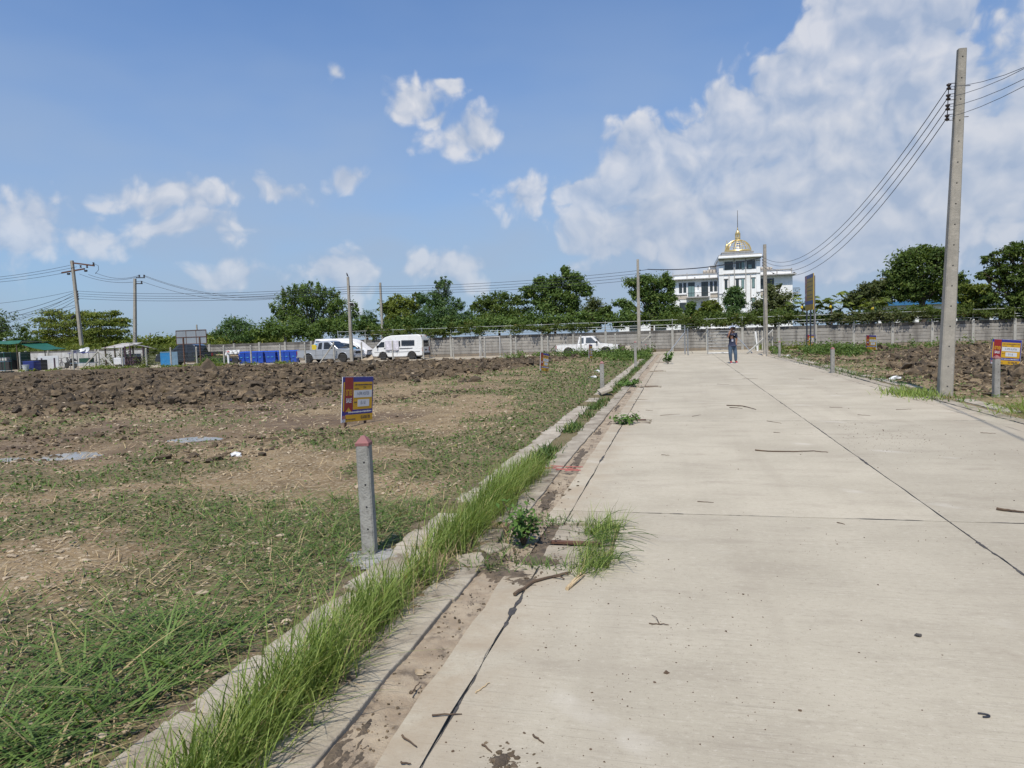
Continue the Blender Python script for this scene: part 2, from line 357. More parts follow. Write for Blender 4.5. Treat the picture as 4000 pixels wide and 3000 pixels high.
M = {}
M['road'] = road_mat('broomed_concrete'); M['kerb'] = mat('kerb_concrete', (0.36, 0.315, 0.245), (0.24, 0.20, 0.15), 3.2, 0.9, bmp=0.6, bscale=50, dirt=((0.11, 0.082, 0.055), 0.85, 2.4), world=True)
M['earth'] = ground_mat()
M['apron'] = mat('apron_concrete', (0.41, 0.36, 0.29), (0.27, 0.23, 0.175), 3.0, 0.9, bmp=0.4, bscale=60, dirt=((0.14, 0.105, 0.07), 0.8, 2.6), world=True)
M['tar'] = mat('joint_tar', (0.035, 0.033, 0.034), (0.075, 0.066, 0.058), 20, 0.8, bmp=0.6, bscale=60, world=True)
M['sand'] = mat('gutter_sand', (0.37, 0.30, 0.215), (0.25, 0.19, 0.13), 5, 0.95, bmp=0.6, bscale=120, dirt=((0.09, 0.068, 0.05), 0.8, 7), world=True)
M['silt'] = mat('dark_silt', (0.06, 0.045, 0.031), (0.15, 0.112, 0.074), 12, 0.85, bmp=0.9, bscale=50, world=True)
M['earthspill'] = mat('spilled_soil', (0.16, 0.115, 0.07), (0.09, 0.066, 0.042), 8, 0.95, bmp=0.9, bscale=50, dirt=((0.28, 0.22, 0.15), 0.6, 20), world=True)
M['clod'] = mat('clay_clod', (0.040, 0.029, 0.018), (0.108, 0.077, 0.044), 1.1, 0.95, bmp=1.0, bscale=18, dirt=((0.27, 0.195, 0.115), 0.7, 3.2), world=True)
M['stone'] = mat('pale_stone', (0.42, 0.34, 0.235), (0.22, 0.165, 0.105), 2.2, 0.85, bmp=0.3, bscale=30, world=True)
M['pole'] = mat('pole_concrete', (0.335, 0.305, 0.255), (0.255, 0.235, 0.20), 2.2, 0.88, bmp=0.35, bscale=40, streak=((0.16, 0.145, 0.12), 0.55, 3.0), dirt=((0.42, 0.38, 0.32), 0.5, 9), world=True)
M['postc'] = mat('post_concrete', (0.31, 0.30, 0.27), (0.22, 0.21, 0.19), 4, 0.9, bmp=0.4, bscale=70, dirt=((0.14, 0.13, 0.115), 0.55, 22), world=True)
M['fpost'] = mat('fence_post_concrete', (0.42, 0.40, 0.35), (0.31, 0.295, 0.26), 4, 0.9, bmp=0.3, bscale=40, world=True)
M['hole'] = mat('hole_dark', (0.012, 0.012, 0.012), (0.02, 0.02, 0.02), 5, 0.9)
M['redpaint'] = mat('red_paint', (0.23, 0.08, 0.078), (0.18, 0.085, 0.08), 12, 0.7, bmp=0.2, bscale=60, dirt=((0.45, 0.35, 0.33), 0.35, 14))
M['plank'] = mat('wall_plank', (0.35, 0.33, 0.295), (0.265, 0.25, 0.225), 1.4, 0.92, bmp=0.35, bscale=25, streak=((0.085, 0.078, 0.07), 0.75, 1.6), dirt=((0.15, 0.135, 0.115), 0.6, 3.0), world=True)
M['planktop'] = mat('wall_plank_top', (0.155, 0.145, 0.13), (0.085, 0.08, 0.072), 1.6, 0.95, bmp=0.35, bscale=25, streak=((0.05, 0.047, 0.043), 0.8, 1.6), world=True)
M['plankmud'] = mat('wall_plank_foot', (0.26, 0.205, 0.145), (0.21, 0.18, 0.145), 1.4, 0.92, bmp=0.35, bscale=25, streak=((0.12, 0.10, 0.075), 0.6, 1.6), world=True)
M['wallpost'] = mat('wall_post', (0.38, 0.37, 0.335), (0.29, 0.28, 0.25), 1.6, 0.9, bmp=0.3, bscale=25, streak=((0.17, 0.16, 0.14), 0.5, 2.2), world=True)
M['whitewash'] = mat('whitewash', (0.52, 0.52, 0.51), (0.36, 0.355, 0.34), 0.9, 0.9, bmp=0.2, bscale=20, streak=((0.2, 0.19, 0.175), 0.6, 1.4), world=True)
M['galv'] = mat('galvanised', (0.46, 0.475, 0.48), (0.36, 0.37, 0.38), 6, 0.42, metal=0.75, bmp=0.08)
M['galvrail'] = mat('weathered_rail', (0.42, 0.45, 0.44), (0.28, 0.29, 0.27), 1.5, 0.55, metal=0.3, dirt=((0.22, 0.15, 0.09), 0.5, 3), world=True)
M['rust'] = mat('rusty_steel', (0.12, 0.055, 0.032), (0.075, 0.038, 0.027), 6, 0.85, bmp=0.4)
M['steelgrey'] = mat('painted_grey_steel', (0.13, 0.125, 0.13), (0.10, 0.095, 0.10), 4, 0.6)
M['iron'] = mat('dark_iron', (0.03, 0.028, 0.027), (0.05, 0.045, 0.04), 8, 0.6, metal=0.3)
M['porc'] = mat('brown_porcelain', (0.055, 0.038, 0.033), (0.035, 0.025, 0.022), 6, 0.3)
M['cable'] = mat('black_cable', (0.012, 0.014, 0.022), (0.02, 0.022, 0.03), 3, 0.6)
M['white'] = mat('white_paint', (0.82, 0.82, 0.81), (0.76, 0.76, 0.75), 2.5, 0.55, streak=((0.5, 0.49, 0.46), 0.35, 1.0), world=True)
M['trim'] = mat('grey_trim', (0.40, 0.385, 0.37), (0.33, 0.32, 0.305), 3, 0.7, streak=((0.25, 0.24, 0.23), 0.4, 1.5), world=True)
M['stonebeige'] = mat('beige_stone', (0.50, 0.44, 0.37), (0.42, 0.37, 0.31), 2, 0.75, world=True)
M['gold'] = mat('gold_leaf', (0.64, 0.50, 0.23), (0.55, 0.42, 0.18), 3, 0.34, metal=0.5, spec=0.6)
M['winframe'] = mat('dark_window_frame', (0.02, 0.022, 0.026), (0.03, 0.03, 0.034), 4, 0.4)
M['glass'] = mat('window_glass', (0.022, 0.03, 0.033), (0.04, 0.052, 0.055), 0.8, 0.06, spec=0.6, world=True)
M['curtain'] = mat('pale_curtain', (0.20, 0.29, 0.28), (0.13, 0.20, 0.20), 1.2, 0.25, spec=0.6, world=True)
M['carglass'] = mat('car_glass', (0.010, 0.011, 0.013), (0.018, 0.019, 0.022), 2, 0.05, spec=0.6)
M['clearglass'] = mat('grey_car_glass', (0.06, 0.068, 0.075), (0.10, 0.11, 0.12), 2.5, 0.08, spec=0.6)
M['carwhite'] = mat('car_white', (0.72, 0.72, 0.705), (0.66, 0.66, 0.64), 3, 0.28, coat=0.6, dirt=((0.5, 0.46, 0.4), 0.3, 4))
M['carwhite2'] = mat('aged_car_white', (0.70, 0.70, 0.69), (0.62, 0.615, 0.60), 3, 0.4, coat=0.25, dirt=((0.30, 0.20, 0.12), 0.5, 6))
M['carsilver'] = mat('car_silver', (0.46, 0.47, 0.485), (0.42, 0.43, 0.445), 3, 0.3, metal=0.45, coat=0.8)
M['carblack'] = mat('car_black', (0.012, 0.014, 0.017), (0.018, 0.02, 0.024), 3, 0.22, coat=0.8)
M['carpale'] = mat('car_pale_blue', (0.56, 0.60, 0.64), (0.48, 0.52, 0.56), 3, 0.35, coat=0.4)
M['plastic'] = mat('black_plastic', (0.018, 0.018, 0.019), (0.03, 0.03, 0.03), 5, 0.6)
M['tyre'] = mat('tyre_rubber', (0.02, 0.02, 0.02), (0.036, 0.034, 0.032), 10, 0.9, bmp=0.2)
M['rim'] = mat('dull_rim', (0.12, 0.12, 0.125), (0.20, 0.20, 0.20), 6, 0.4, metal=0.7)
M['rimbrown'] = mat('dirty_rim', (0.16, 0.12, 0.08), (0.24, 0.20, 0.14), 6, 0.7)
M['lamp'] = mat('headlamp', (0.62, 0.60, 0.52), (0.48, 0.48, 0.46), 8, 0.12)
M['redlamp'] = mat('tail_lamp', (0.28, 0.02, 0.015), (0.2, 0.015, 0.012), 8, 0.2)
M['orangelamp'] = mat('orange_lamp', (0.50, 0.12, 0.03), (0.42, 0.1, 0.02), 8, 0.3)
M['bin'] = mat('blue_bin_plastic', (0.014, 0.060, 0.34), (0.018, 0.07, 0.40), 3, 0.45)
M['binlid'] = mat('blue_bin_lid', (0.018, 0.08, 0.46), (0.018, 0.07, 0.40), 3, 0.4)
M['cloth'] = mat('pale_cloth', (0.60, 0.58, 0.62), (0.50, 0.48, 0.53), 5, 0.9, bmp=0.4, bscale=20)
M['cover'] = mat('white_cover', (0.64, 0.63, 0.62), (0.55, 0.53, 0.53), 2.5, 0.7, bmp=0.35, bscale=6)
M['yellowcloth'] = mat('yellow_cloth', (0.60, 0.46, 0.02), (0.50, 0.38, 0.03), 3, 0.85)
M['bluecloth'] = mat('bright_blue_sheet', (0.05, 0.32, 0.55), (0.06, 0.24, 0.45), 3, 0.7)
M['tarp'] = mat('green_tarp', (0.008, 0.075, 0.048), (0.012, 0.10, 0.064), 2, 0.6)
M['bluesheet'] = mat('blue_cabinet', (0.02, 0.15, 0.34), (0.03, 0.19, 0.40), 3, 0.5)
M['greysheet'] = mat('grey_blue_sheet', (0.16, 0.25, 0.32), (0.12, 0.19, 0.26), 3, 0.4)
M['zinc'] = mat('corrugated_roof', (0.44, 0.43, 0.41), (0.36, 0.345, 0.32), 1.5, 0.6, dirt=((0.25, 0.10, 0.05), 0.8, 1.6))
M['boardback'] = mat('board_back', (0.24, 0.27, 0.30), (0.20, 0.225, 0.25), 0.8, 0.6)
M['purple'] = mat('dark_purple', (0.075, 0.04, 0.06), (0.05, 0.028, 0.045), 3, 0.6)
M['navyplastic'] = mat('navy_plastic', (0.015, 0.025, 0.12), (0.02, 0.03, 0.16), 3, 0.5)
M['darkgreen'] = mat('dark_green_plastic', (0.012, 0.05, 0.03), (0.018, 0.065, 0.04), 3, 0.6)
M['whiteplastic'] = mat('white_plastic', (0.55, 0.56, 0.57), (0.48, 0.49, 0.50), 3, 0.5)
M['signyellow'] = mat('sign_yellow', (0.66, 0.37, 0.018), (0.60, 0.335, 0.018), 3, 0.45)
M['signblue'] = mat('sign_blue', (0.028, 0.028, 0.21), (0.032, 0.034, 0.25), 3, 0.45)
M['signred'] = mat('sign_red', (0.30, 0.02, 0.022), (0.26, 0.018, 0.02), 3, 0.45)
M['signwhite'] = mat('sign_white', (0.68, 0.69, 0.70), (0.62, 0.63, 0.64), 4, 0.5)
M['ink'] = mat('ink', (0.025, 0.02, 0.05), (0.03, 0.03, 0.06), 4, 0.6)
M['fadedyellow'] = mat('faded_yellow_board', (0.42, 0.27, 0.03), (0.36, 0.24, 0.04), 1.5, 0.5, streak=((0.34, 0.25, 0.1), 0.4, 2))
M['fadedred'] = mat('faded_red_board', (0.36, 0.16, 0.15), (0.30, 0.13, 0.13), 2, 0.5)
M['fadedblue'] = mat('faded_blue_board', (0.10, 0.12, 0.28), (0.08, 0.10, 0.25), 2, 0.5)
M['bark'] = mat('bark', (0.11, 0.085, 0.062), (0.065, 0.05, 0.038), 5, 0.95, bmp=0.8, bscale=20, world=True)
M['twig'] = mat('dead_twig', (0.115, 0.075, 0.045), (0.075, 0.05, 0.033), 8, 0.9, bmp=0.5, bscale=60, world=True)
M['straw'] = mat('dry_straw', (0.42, 0.32, 0.175), (0.33, 0.24, 0.13), 8, 0.9, world=True)
M['bamboo'] = mat('split_wood', (0.50, 0.38, 0.22), (0.38, 0.27, 0.15), 9, 0.8, bmp=0.4, world=True)
M['redstrap'] = mat('red_plastic_strap', (0.30, 0.07, 0.06), (0.36, 0.11, 0.09), 8, 0.5)
M['litter'] = mat('white_litter', (0.62, 0.63, 0.63), (0.5, 0.5, 0.5), 8, 0.5, bmp=0.5)
M['skin'] = mat('skin', (0.30, 0.155, 0.098), (0.26, 0.135, 0.085), 6, 0.55)
M['shirt'] = mat('navy_shirt', (0.018, 0.024, 0.052), (0.024, 0.031, 0.065), 6, 0.85, bmp=0.3)
M['denim'] = mat('blue_denim', (0.075, 0.115, 0.165), (0.052, 0.083, 0.125), 8, 0.9, bmp=0.3)
M['redshoe'] = mat('red_shoe', (0.33, 0.012, 0.025), (0.26, 0.01, 0.02), 6, 0.6)
M['hair'] = mat('black_hair', (0.015, 0.012, 0.011), (0.022, 0.018, 0.016), 10, 0.6)
M['foil'] = mat('crinkled_plastic', (0.42, 0.46, 0.54), (0.30, 0.34, 0.44), 14, 0.22, metal=0.15, bmp=0.8, bscale=20)
M['blueroof'] = mat('blue_sheet_roof', (0.03, 0.13, 0.27), (0.04, 0.16, 0.32), 1.2, 0.5, world=True)
M['bird'] = mat('dark_feathers', (0.015, 0.015, 0.018), (0.03, 0.03, 0.033), 10, 0.7)
M['puddle'] = mat('muddy_water', (0.27, 0.235, 0.185), (0.20, 0.17, 0.13), 2.5, 0.10, spec=0.7, world=True)
M['wetcement'] = mat('cement_footing', (0.30, 0.29, 0.275), (0.23, 0.22, 0.205), 5, 0.85, bmp=0.5, bscale=25, world=True)
M['leafA'] = leafmat('leaves_dark', (0.052, 0.086, 0.021), (0.127, 0.180, 0.044), (0.204, 0.234, 0.059))
M['leafB'] = leafmat('leaves_mid', (0.065, 0.115, 0.030), (0.147, 0.215, 0.057), (0.242, 0.270, 0.075))
M['leafC'] = leafmat('leaves_yellowgreen', (0.091, 0.131, 0.024), (0.203, 0.241, 0.052), (0.332, 0.290, 0.079))
M['leafD'] = leafmat('leaves_olive', (0.065, 0.088, 0.030), (0.135, 0.155, 0.060), (0.24, 0.20, 0.11))
M['leafE'] = leafmat('leaves_bluegreen', (0.052, 0.103, 0.039), (0.120, 0.196, 0.066), (0.188, 0.250, 0.089))
M['vine'] = leafmat('vine_leaves', (0.057, 0.088, 0.020), (0.132, 0.171, 0.044), (0.275, 0.187, 0.088))
M['grass'] = leafmat('green_grass', (0.13, 0.19, 0.045), (0.30, 0.385, 0.11), (0.50, 0.43, 0.21), 0.42)
M['grassdull'] = leafmat('cut_grass', (0.065, 0.118, 0.028), (0.15, 0.225, 0.058), (0.42, 0.33, 0.17), 0.3)
M['weed'] = leafmat('weed_leaves', (0.046, 0.088, 0.022), (0.115, 0.17, 0.045), (0.24, 0.23, 0.06), 0.25)
M['shrub'] = leafmat('shrub_leaves', (0.041, 0.091, 0.019), (0.101, 0.176, 0.039), None, 0.25)
# ------------------------------------------------------------------ the lie of the land
XG, XC, XR = -1.03, 2.24, 5.10                       # gutter joint, centre joint, right gutter joint
WALL_Y = 57.0; WALL_X0 = -16.45; BAY = 2.667         # the concrete wall behind the site
def fence_y(x): return 51.0 + (np.minimum(x, -2.0) + 2.0) * 0.075
PUD = [(-9.75, 9.25, 0.72, 0.5), (-8.9, 11.05, 0.7, 0.5), (-10.7, 8.85, 0.35, 0.3)]
def masks(X, Y):
    n1 = fbm(X * 0.55, Y * 0.55, 4, 0.55, 1); n2 = fbm(X * 0.9, Y * 0.9, 4, 0.6, 2); n3 = fbm(X * 0.23, Y * 0.23, 3, 0.5, 5)
    yb = np.interp(X, [-70, -26, -17.5, -12, -9.4, -8.0, -7.0, -5.6], [11.8, 11.8, 13.9, 19.0, 28.0, 35, 42.5, 60])
    tl = sst(-2.6, 2.2, Y - yb + (n1 - 0.5) * 11) * sst(0.3, 1.5, fence_y(X) - 2.0 - Y) * (X < -5.0)
    tr = sst(-0.5, 1.5, X - 7.6 - np.interp(Y, [10, 18, 30, 40, 50], [0.6, 0.0, 0.4, 2.0, 5.0]) + (n1 - 0.5) * 4) * sst(0.5, 2.5, 53.0 - Y + (n1 - 0.5) * 3) * sst(15.0, 17.5, Y + (n1 - 0.5) * 3)
    till = np.clip(np.maximum(tl, tr), 0, 1)
    mud = sst(0.42, 0.62, n3) * sst(6.5, 9.5, Y) * sst(30, 17, Y) * (X < -5.5) * (1 - till)
    for (a, b_, rx, ry) in PUD: mud = np.maximum(mud, np.exp(-(((X - a) / (rx * 2.2)) ** 2 + ((Y - b_) / (ry * 2.6)) ** 2)))
    left = (X < -1.7)
    bias = (0.20 * sst(-4.6, -2.6, X) + 0.12 * sst(-6.5, -3.0, X) * sst(6, 9, Y) * sst(40, 20, Y)) * left + 0.16 * sst(7.0, 4.0, Y) * sst(-6.0, -3.6, X) * left - 0.17 * np.exp(-(((Y - 15.5 - (X + 5) * 0.25) / 2.4) ** 2)) * (X > -9) * (X < -2.8)
    bias = bias - 0.16 * np.exp(-(((X + 4.9) / 1.3) ** 2 + ((Y - 4.1) / 0.9) ** 2)) - 0.10 * np.exp(-(((X + 4.6) / 2.0) ** 2 + ((Y - 7.3) / 0.8) ** 2))
    bias = bias + 0.07 * sst(8, 11, Y) * left + 0.14 * np.exp(-(((Y - 7.2 + (X + 8) * 0.35) / 1.2) ** 2)) * (X < -4)
    n4 = fbm(X * 3.3, Y * 3.3, 4, 0.6, 6); veg = np.clip(sst(0.40, 0.66, n2 * 0.45 + n1 * 0.27 + n4 * 0.28 + bias * 0.8), 0, 1) * (1 - 0.92 * till) * (1 - 0.75 * mud)
    veg = veg * (1 - 0.45 * sst(12, 15, Y) * sst(24, 20, Y) * (n1 < 0.55) * left * (X < -5))
    # weeds by the far fence and on the right verge
    fw = np.exp(-((Y - fence_y(X) + 1.2) / 1.3) ** 2) * (X < -26) + np.exp(-(((X + 4.2) / 3.0) ** 2 + ((Y - 46.5) / 4.0) ** 2)) * 1.2 + np.exp(-(((X - 9.0) / 3.6) ** 2 + ((Y - 46.5) / 5.0) ** 2)) * 1.3
    veg = np.maximum(veg, np.clip(fw, 0, 1) * sst(0.25, 0.5, n2 + 0.12))
    rv = sst(5.75, 6.0, X) * sst(0.44, 0.6, n2) * (X < 12) * (1 - 0.8 * till); veg = np.maximum(veg, rv * 0.9)
    return till, veg, mud
def height(X, Y, full=False):
    X = np.asarray(X, float); Y = np.asarray(Y, float)
    till, veg, mud = masks(X, Y)
    z = 0.045 * (fbm(X * 0.5, Y * 0.5, 3, 0.5, 3) - 0.5) + 0.03 * (fbm(X * 3.1, Y * 3.1, 4, 0.6, 4) - 0.5)
    rd = 1 - np.abs(2 * fbm(X * 1.1, Y * 1.1, 4, 0.6, 7) - 1); lump = fbm(X * 3.0, Y * 3.0, 4, 0.65, 8)
    z = z + till * (-0.02 + 0.12 * rd ** 2 + 0.30 * (lump - 0.42) + 0.16 * (fbm(X * 8, Y * 8, 3, 0.6, 11) - 0.5) + 0.06 * (fbm(X * 0.25, Y * 0.25, 2, 0.5, 9) - 0.4))
    z = z + mud * 0.04 * (fbm(X * 2.0, Y * 2.0, 3, 0.6, 10) - 0.55) + veg * 0.012
    for (a, b_, rx, ry) in PUD: z = z - 0.075 * np.exp(-(((X - a) / rx) ** 2 + ((Y - b_) / ry) ** 2)) * (0.7 + 0.6 * fbm(X * 2.4, Y * 2.4, 3, 0.6, 12))
    # soil beside the slabs and under them
    nl = sst(-2.9, -2.2, X) * sst(-1.42, -1.5, X); z = z * (1 - 0.85 * nl)
    z = np.where((X > -2.34) & (X < -1.66), np.clip(-0.004 + 0.06 * (fbm(X * 5, Y * 2.2, 4, 0.6, 14) - 0.5), -0.03, 0.03), z)
    road = (X > -1.53) & (X < 5.6) & (Y < 57); z = np.where(road, -0.14, z)
    yard = (Y > fence_y(X) + 0.1) & (Y < 57.5) & (X < 6.5); z = np.where(yard, -0.1, z)
    z = np.where((X > 5.6) & (X < 6.3), z * 0.4 - 0.01, z)
    z = np.where(Y > 57.3, -0.02 + 0.0 * z, z)
    if full: return z, till, veg, mud
    return z
# ground: a fan of quads, finer towards the viewer, out to the horizon
na, nr = 760, 460
A = np.radians(np.linspace(-68, 46, na)); Rr = np.exp(np.linspace(math.log(1.0), math.log(64.0), nr))
AA, RR = np.meshgrid(A, Rr); GX = (RR * np.sin(AA)).ravel(); GY = (RR * np.cos(AA)).ravel()
gz, gt, gv, gm = height(GX, GY, True)
V = np.stack([GX, GY, gz], 1)
ii = (np.arange(nr - 1)[:, None] * na + np.arange(na - 1)[None, :]).ravel(); FQ = np.stack([ii, ii + 1, ii + na + 1, ii + na], 1)
ang = np.linspace(0, 2 * math.pi, 65)[:-1]; rings = [0.2, 8, 30, 63, 120, 250, 600, 1500, 4000]; VV = []
for r_ in rings: VV.append(np.stack([r_ * np.sin(ang), r_ * np.cos(ang), np.full(64, -0.22 if r_ < 64 else -0.1)], 1))
VV = np.concatenate(VV); FF = []; b0_ = len(V)
for i in range(len(rings) - 1):
    for k in range(64): FF.append((b0_ + i * 64 + k, b0_ + i * 64 + (k + 1) % 64, b0_ + (i + 1) * 64 + (k + 1) % 64, b0_ + (i + 1) * 64 + k))
ground = from_np('ground', np.concatenate([V, VV]), np.concatenate([FQ, np.array(FF)]), M['earth'], smooth=True)
def vattr(me, n, a):
    at_ = me.attributes.new(n, 'FLOAT', 'POINT'); at_.data.foreach_set('value', np.asarray(a, np.float32))
pad = np.zeros(len(VV))
vattr(ground.data, 'till', np.concatenate([gt, pad])); vattr(ground.data, 'veg', np.concatenate([gv, pad])); vattr(ground.data, 'mud', np.concatenate([gm, pad]))
vattr(ground.data, 'far', np.concatenate([sst(56.8, 57.5, GY), pad + 1]))
tag(ground, 'brown gravelly earth with broken clay and low weeds', None, None, 'structure')
def gz1(x, y): return float(height(np.array([x]), np.array([y]))[0])

# puddles
for i, (a, b_, rx, ry) in enumerate(PUD):
    th = np.linspace(0, 2 * math.pi, 41)[:-1]; k = 1.25 + 0.3 * np.sin(3 * th + i) + 0.15 * np.sin(7 * th + 2 * i)
    mb = MB(); mb.add([(a + rx * k[j] * math.cos(th[j]), b_ + ry * k[j] * math.sin(th[j]), -0.042) for j in range(40)], [tuple(range(40))])
    o = mb.build('puddle', M['puddle'], fix=False); tag(o, 'muddy rain puddle on the bare lot', None, 'puddles on the muddy lot', 'structure')

# ------------------------------------------------------------------ road of concrete slabs
road = thing('road', 'pale concrete road of large broomed slabs', None); tag(road, kind='structure')
JY = [-9.0, -1.3, 6.55, 13.32, 21.6, 29.8, 38.0, 46.2, 50.6]
DRAINS = [(4.95, 6.12), (12.98, 13.62), (21.2, 21.9), (29.4, 30.1), (37.6, 38.3)]
def wav(p0, p1, n, amp, seed):                       # a slightly ragged straight edge
    t = np.linspace(0, 1, n); x = p0[0] + (p1[0] - p0[0]) * t; y = p0[1] + (p1[1] - p0[1]) * t
    d = (fbm(t * n * 0.7 + seed * 3.1, t * 0 + seed, 3, 0.6) - 0.5) * amp; d[0] = d[-1] = 0
    L_ = math.hypot(p1[0] - p0[0], p1[1] - p0[1]); nx, ny = -(p1[1] - p0[1]) / L_, (p1[0] - p0[0]) / L_
    return [(float(a + nx * q), float(c + ny * q)) for a, c, q in zip(x, y, d)][:-1]
sd = 0
for (xa, xb) in ((XG, XC), (XC, XR)):
    for j in range(len(JY) - 1):
        y0, y1 = JY[j] + 0.006, JY[j + 1] - 0.006; x0, x1 = xa + 0.006, xb - 0.006; sd += 1
        ring = wav((x0, y0), (x1, y0), 24, 0.018, sd) + wav((x1, y0), (x1, y1), 30, 0.022, sd + .3) + wav((x1, y1), (x0, y1), 24, 0.018, sd + .6)
        cur = y1
        if xa == XG:
            for (d0, d1) in sorted(DRAINS, reverse=True):
                if d1 <= y0 or d0 >= y1: continue
                t1, t0 = min(d1, y1 - 0.01), max(d0, y0 + 0.01)
                ring += wav((x0, cur), (x0, t1), 14, 0.03, sd + d0) + wav((x0, t1), (-0.52, t1), 12, 0.05, sd + d0 + .2) + wav((-0.52, t1), (-0.52, t0), 10, 0.03, sd + d0 + .4) + wav((-0.52, t0), (x0, t0), 12, 0.05, sd + d0 + .6)
                cur = t0
        ring += wav((x0, cur), (x0, y0), 20, 0.03, sd + .8)
        mb = MB(); mb.slab(ring, -0.12, 0.0); mb.build('slab', M['road'], road, fix=True)
# tar squeezed along the joints
def tarline(pts_fn, a, b_, n, wmax, seed, thr, z=0.003):
    t = np.linspace(a, b_, n); wd = np.clip(fbm(t * 1.7, t * 0 + seed, 4, 0.6) - thr, 0, 1) * wmax * 3 * (0.25 + 1.3 * sst(0.35, 0.6, fbm(t * 14, t * 0 + seed + 3, 3, 0.7))) * 0.85 + 0.0012; cx = (fbm(t * 3.1, t * 0 + seed + 7, 3, 0.6) - 0.5) * 0.03
    V_, F_ = [], []
    for i in range(n):
        x, y, nx, ny = pts_fn(t[i]); V_ += [(x + nx * (cx[i] + wd[i]), y + ny * (cx[i] + wd[i]), z), (x + nx * (cx[i] - wd[i]), y + ny * (cx[i] - wd[i]), z)]
        if i and not (abs(x - XG) < .02 and any(d0 - .05 < y < d1 + .05 for d0, d1 in DRAINS)): F_.append((2 * i - 2, 2 * i - 1, 2 * i + 1, 2 * i))
    return V_, F_
for nm, fn, a, b_, n, wm, thr in (('gutter', lambda t: (XG, t, 1, 0), 0.8, 50, 2600, 0.014, 0.44), ('centre', lambda t: (XC, t, 1, 0), 0.5, 50, 2400, 0.012, 0.42), ('right', lambda t: (XR, t, 1, 0), 8, 50, 700, 0.008, 0.42)):
    V_, F_ = tarline(fn, a, b_, n, wm, len(nm), thr); from_np('joint_filler', V_, F_, M['tar'], road)
for k, jy in enumerate(JY[1:-1]):
    V_, F_ = tarline(lambda t: (t, jy, 0, 1), XG, XR, 400, 0.007, 20 + k, 0.42); from_np('joint_filler', V_, F_, M['tar'], road)
# gutter: narrow slab, then a sunk channel filled with sand
for sgn, xj in ((-1, XG), (1, XR)):
    for j in range(len(JY) - 1):
        y0, y1 = JY[j] + 0.008, JY[j + 1] - 0.008
        segs = [(y0, y1)]
        if sgn < 0:
            for d0, d1 in DRAINS:
                segs = [q for s_ in segs for q in ([s_] if d1 <= s_[0] or d0 >= s_[1] else [(s_[0], d0), (d1, s_[1])]) if q[1] - q[0] > 0.05]
        for (q0, q1) in segs:
            xa_, xb_ = (xj - 0.20, xj - 0.008) if sgn < 0 else (xj + 0.008, xj + 0.36)
            n_ = max(6, int((q1 - q0) * 5)); sd += 1
            ring = wav((xa_, q0), (xb_, q0), 5, 0.01, sd) + wav((xb_, q0), (xb_, q1), n_, 0.03, sd + .8) + wav((xb_, q1), (xa_, q1), 5, 0.01, sd + .2) + wav((xa_, q1), (xa_, q0), n_, 0.06, sd + .5)
            mb = MB(); mb.slab(ring, -0.12, -0.004); mb.build('gutter_slab', M['road'], road)
ny_, nx_ = 900, 22
yy = np.exp(np.linspace(math.log(1.0), math.log(50), ny_)); xx = np.linspace(-1.475, -1.17, nx_); SX, SY = np.meshgrid(xx, yy); SX = SX.ravel(); SY = SY.ravel()
t_ = (SX + 1.475) / 0.305
sz = -0.022 + 0.032 * (fbm(SX * 7, SY * 3.2, 4, 0.6, 21) - 0.5) + 0.02 * np.abs(t_ - 0.5) + 0.014 * (fbm(SX * 40, SY * 40, 2, 0.6, 22) - 0.5)
ii = (np.arange(ny_ - 1)[:, None] * nx_ + np.arange(nx_ - 1)[None, :]).ravel()
o = from_np('gutter_sand', np.stack([SX, SY, sz], 1), np.stack([ii, ii + 1, ii + nx_ + 1, ii + nx_], 1), M['sand'], smooth=True); tag(o, 'wind blown sand lying in the gutter', None, None, 'structure')
# dark silt washed against the kerb, one deposit per stretch
def patch(name, cx, cy, rx, ry, z, material, seed, hgt=0.02, label=None, n=44, kind='structure', rough=0.9):
    g = np.linspace(-1.4, 1.4, n); PX, PY = np.meshgrid(g, g); PX = PX.ravel(); PY = PY.ravel()
    d = 1 - np.sqrt(PX ** 2 + PY ** 2) + (fbm(PX * 3.0 + seed, PY * 3.0 - seed, 5, 0.72) - 0.5) * 2.0 * rough
    zz = z - 0.03 + np.clip(d, -0.4, 1) * 0.03 + np.clip(d, 0, 0.4) * hgt * 2 * (0.5 + fbm(PX * 8, PY * 8, 3, 0.6, seed))
    j = (np.arange(n - 1)[:, None] * n + np.arange(n - 1)[None, :]).ravel(); Q = np.stack([j, j + 1, j + n + 1, j + n], 1); Q = Q[(d[Q] > -0.25).all(1)]
    used = np.unique(Q); remap = np.zeros(n * n, int); remap[used] = np.arange(len(used))
    o_ = from_np(name, np.stack([cx + PX * rx, cy + PY * ry, zz], 1)[used], remap[Q], material, smooth=True)
    if label: tag(o_, label, None, None, kind)
    return o_
for i, (cx, cy, rx, ry) in enumerate([(-1.40, 2.5, .12, .4), (-1.40, 5.0, .18, .35), (-1.36, 6.1, .16, .55), (-1.37, 7.05, .14, .5), (-1.36, 9.6, .12, 1.35), (-1.38, 11.9, .1, .7), (-1.40, 15.8, .09, 1.1), (-1.4, 20.0, .09, 1.0), (-1.4, 25, .08, 1.6), (-1.4, 33, .08, 2.0), (-1.60, 2.55, .13, .35)]):
    patch('silt_bed', cx, cy, rx, ry, -0.008 if i < 10 else 0.014, M['silt'], i * 3.3, 0.008, 'dark damp silt lying against the kerb')
patch('silt_bed', -1.56, 5.2, .16, .5, -0.004, M['silt'], 57, 0.012, 'dark damp silt in the gap of the broken kerb')
